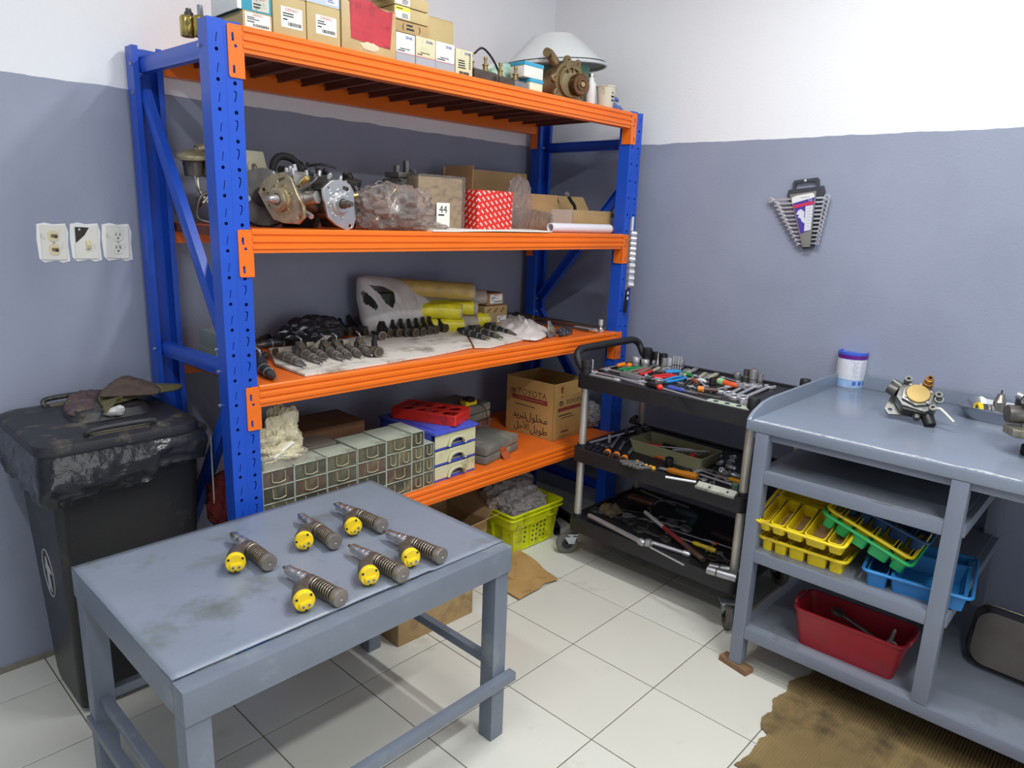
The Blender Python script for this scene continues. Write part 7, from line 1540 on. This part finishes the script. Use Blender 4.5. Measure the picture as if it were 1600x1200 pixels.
MB().bx(-wd/2+.004, wd/2-.004, -dd/2+.004, dd/2-.004, 0, .003).build('tray_floor', mat('tray_red_dark', (90, 26, 26), .6), rt)
# tool cases
gm = mat('case_grey', (112, 110, 104), .6, var=.15, vs=12, bump=.15, bs=60, dirt=((150, 142, 122), .35, 9))
def case(label, M, w, d, h, latch=True, latch_col=None):
    t = thing('tool_case', label, 'tool case', M=M); MB().bx(0, w, 0, d, 0, h*.48).build('case_base', gm, t, bevel=.012); MB().bx(0, w, 0, d, h*.5, h).build('case_lid', gm, t, bevel=.012)
    MB().bx(.03, w-.03, .03, d-.03, h-.001, h+.003).build('lid_panel', gm, t, bevel=.002)
    if latch:
        for x in (w*.5,): MB().bx(x-.022, x+.022, -.006, .002, h*.36, h*.60).build('latch', latch_col or gm, t, bevel=.002); MB(T(x, -.006, h*.36) @ rotm(-35)).bx(-.024, .024, -.003, .003, -.045, 0).build('latch', latch_col or gm, t, bevel=.002)
    return t
case('dusty grey tool case with an orange latch in front of the printed carton', T(-.222, .258, 0.496) @ rotm(0, 0, 12), .27, .19, .078, True, mat('latch_orange', (176, 88, 44), .5))
case('dusty grey case lying on the red-edged one behind the orange-latched case', T(-.125, .50, 0.496+.10) @ rotm(0, 0, 8), .20, .22, .075, False)
g = MB(T(-.15, .50, 0.496) @ rotm(0, 0, 6)); g.bx(0, .23, 0, .2, 0, .098); tag(g.build('tool_case', mat('case_maroon', (112, 70, 62), .6, dirt=((130, 122, 108), .3, 9)), bevel=.008), 'maroon-grey case at the back under the dusty grey one', 'tool case')
t = thing('tape_measure', 'small yellow and black tape measure on the back tool case', 'tape measure', (-.055, .545, 0.496+.179)); MB().bx(-.035, .035, -.02, .02, 0, .022).build('yellow_case', mat('tape_yellow', (226, 196, 40), .4), t, bevel=.005); MB().bx(-.022, .022, -.0205, .0205, .012, .036).build('black_top', G['black_plastic'], t, bevel=.006)
MB().tube([(.035, -.01, .01), (.06, -.05, -.02), (.055, -.07, -.09)], .002, 6, 4).build('wrist_strap', G['black_plastic'], t, smooth=60)
# printed coolant carton
tc_ = mat('coolant_card', (188, 148, 88), .7, var=.07, vs=6)
A, Bq, Cq = V((.246, .287, 0.496)), V((.258, .60, 0.496)), V((.50, .292, 0.496))
t = carton_open('cardboard_box', 'open brown coolant carton with red and black print, right end of the fourth shelf', T(A) @ rotm(0, 0, 1) @ T(.125, .15, 0), .25, .30, .275, tc_, (), )
pr_ = mat('print_maroon', (136, 52, 44), .7); pb = mat('print_black', (52, 44, 36), .7); pd = mat('print_brown', (110, 78, 46), .7)
ML = T(-.125-.0006, .15, 0) @ LEFT     # left face: X from rear to front, Y up
MF = T(-.125, -.15-.0006, 0) @ FRONT   # front face
def side_print(M, w, big):
    if big:
        text('TOYOTA', .042, pd, t, M @ T(.165, .205, 0), wide=1.05); MB(M).bx(.04, .262, .165, .188, 0, .0004).build('red_bar', pr_, t)
        lines(None, .08, .24, .172, .181, 1, mat('print_tan', (170, 110, 80), .7), t, M @ T(0, 0, .0004), 2)
        text('\uFEE3\uFEA4\uFEE0\uFEEE\uFEDD'[::-1], .052, pb, t, M @ T(.2, .09, 0)); text('\uFE97\uFE92\uFEAE\uFEF3\uFEAA'[::-1], .046, pb, t, M @ T(.09, .09, 0))
        text('\uFEC3\uFEEE\uFEF3\uFEDE'[::-1], .05, pb, t, M @ T(.215, .035, 0)); text('\uFE8D\uFEF7\uFE9F\uFEDE'[::-1], .046, pb, t, M @ T(.105, .035, 0))
        lines(None, .06, .2, .138, .145, 1, pb, t, M, 6)
        e = [(.045+.014*math.cos(a), .205+.010*math.sin(a)) for a in [2*PI*i/24 for i in range(24)]]
        MB(M).tube([(x, y, .0002) for x, y in e], .0012, 4, closed=True).build('emblem_ring', pd, t); MB(M).tube([(.045+.005*math.cos(a), .205+.010*math.sin(a), .0002) for a in [2*PI*i/20 for i in range(20)]], .0011, 4, closed=True).build('emblem_ring', pd, t); MB(M).tube([(.045+.011*math.cos(a), .210+.004*math.sin(a), .0002) for a in [2*PI*i/20 for i in range(20)]], .0011, 4, closed=True).build('emblem_ring', pd, t)
    else:
        MB(M).prism([(.052, .225), (.064, .225), (.064, .245), (.071, .245), (.058, .262), (.045, .245), (.052, .245)], 0, .0004).build('up_arrow', pr_, t)
        text('\uFE91\uFEA4\uFEAE'[::-1], .018, pr_, t, M @ T(.06, .212, 0))
        text('TOYOTA', .03, pb, t, M @ T(.155, .175, 0)); MB(M).bx(.032, .235, .138, .155, 0, .0004).build('red_bar', pr_, t)
        for rx, ry, oy in ((.014, .011, 0), (.005, .011, 0), (.011, .004, .005)): MB(M).tube([(.055+rx*math.cos(a), .177+oy+ry*math.sin(a), .0002) for a in [2*PI*i/24 for i in range(24)]], .0012, 4, closed=True).build('emblem_ring', pb, t)
        lines(None, .04, .2, .112, .122, 1, pb, t, M, 3); lines(None, .06, .18, .1, .106, 1, pb, t, M, 5); lines(None, .06, .15, .03, .04, 1, pb, t, M, 7); lines(None, .04, .23, .012, .015, 1, pb, t, M, 8)
side_print(ML, .3, True); side_print(MF, .25, False)
crumple('plastic_bag', (.585, .33, 0.496+.06), (.055, .05, .06), G['bag_clear'], 'crumpled clear bag right of the coolant carton on the fourth shelf', 'plastic bag', 61, .25, .22, sub=4, smooth=12, freq=3, flat=.05)
crumple('bagged_part', (.585, .335, 0.496+.045), (.035, .03, .042), mat('bagged_5', (120, 108, 104), .6, var=.4, vs=20), 'dull part inside the clear bag right of the coolant carton', 'part', 63, .2, .1, sub=3, flat=.05)
# ================================================================ sockets on a rail clipped to the right rack post
sr_ = thing('socket_strip', 'chrome socket strip with ten sockets hanging on the front right rack post', 'socket set', (.640, .192, 1.1))
MB().bx(-.008, .008, .006, .010, -.0, .43).build('clip_rail', G['steel'], sr_)
MB().cyl((0, .0, .375), (0, .0, .44), .008, n=12).build('spinner_handle', G['chrome'], sr_)
for k in range(10):
    z = .365-k*.024 if k < 6 else .215-(k-6)*.03
    r = .0105+.0004*k+(.002 if k > 5 else 0); d = V((.75, -.55, -.05)).normalized(); a = V((-.004, .002, z)); 
    g = MB(axis(a, a+d)); g.lathe([(r*.8, 0), (r, .004), (r, .028), (r*.75, .028), (r*.7, .012), (.001, .012)], None, 16); g.build('socket', G['chrome'], sr_)
MB().box((-.004, .0, .045), (.016, .012, .11), rotm(0, 4)).build('black_strap', G['black_plastic'], sr_, bevel=.003)
for z in (.085, .06): MB().box((-.004, -.0065, z), (.010, .002, .014)).build('white_tag', G['white'], sr_)

for o in bpy.data.objects:
    if 'size' in o: del o['size']
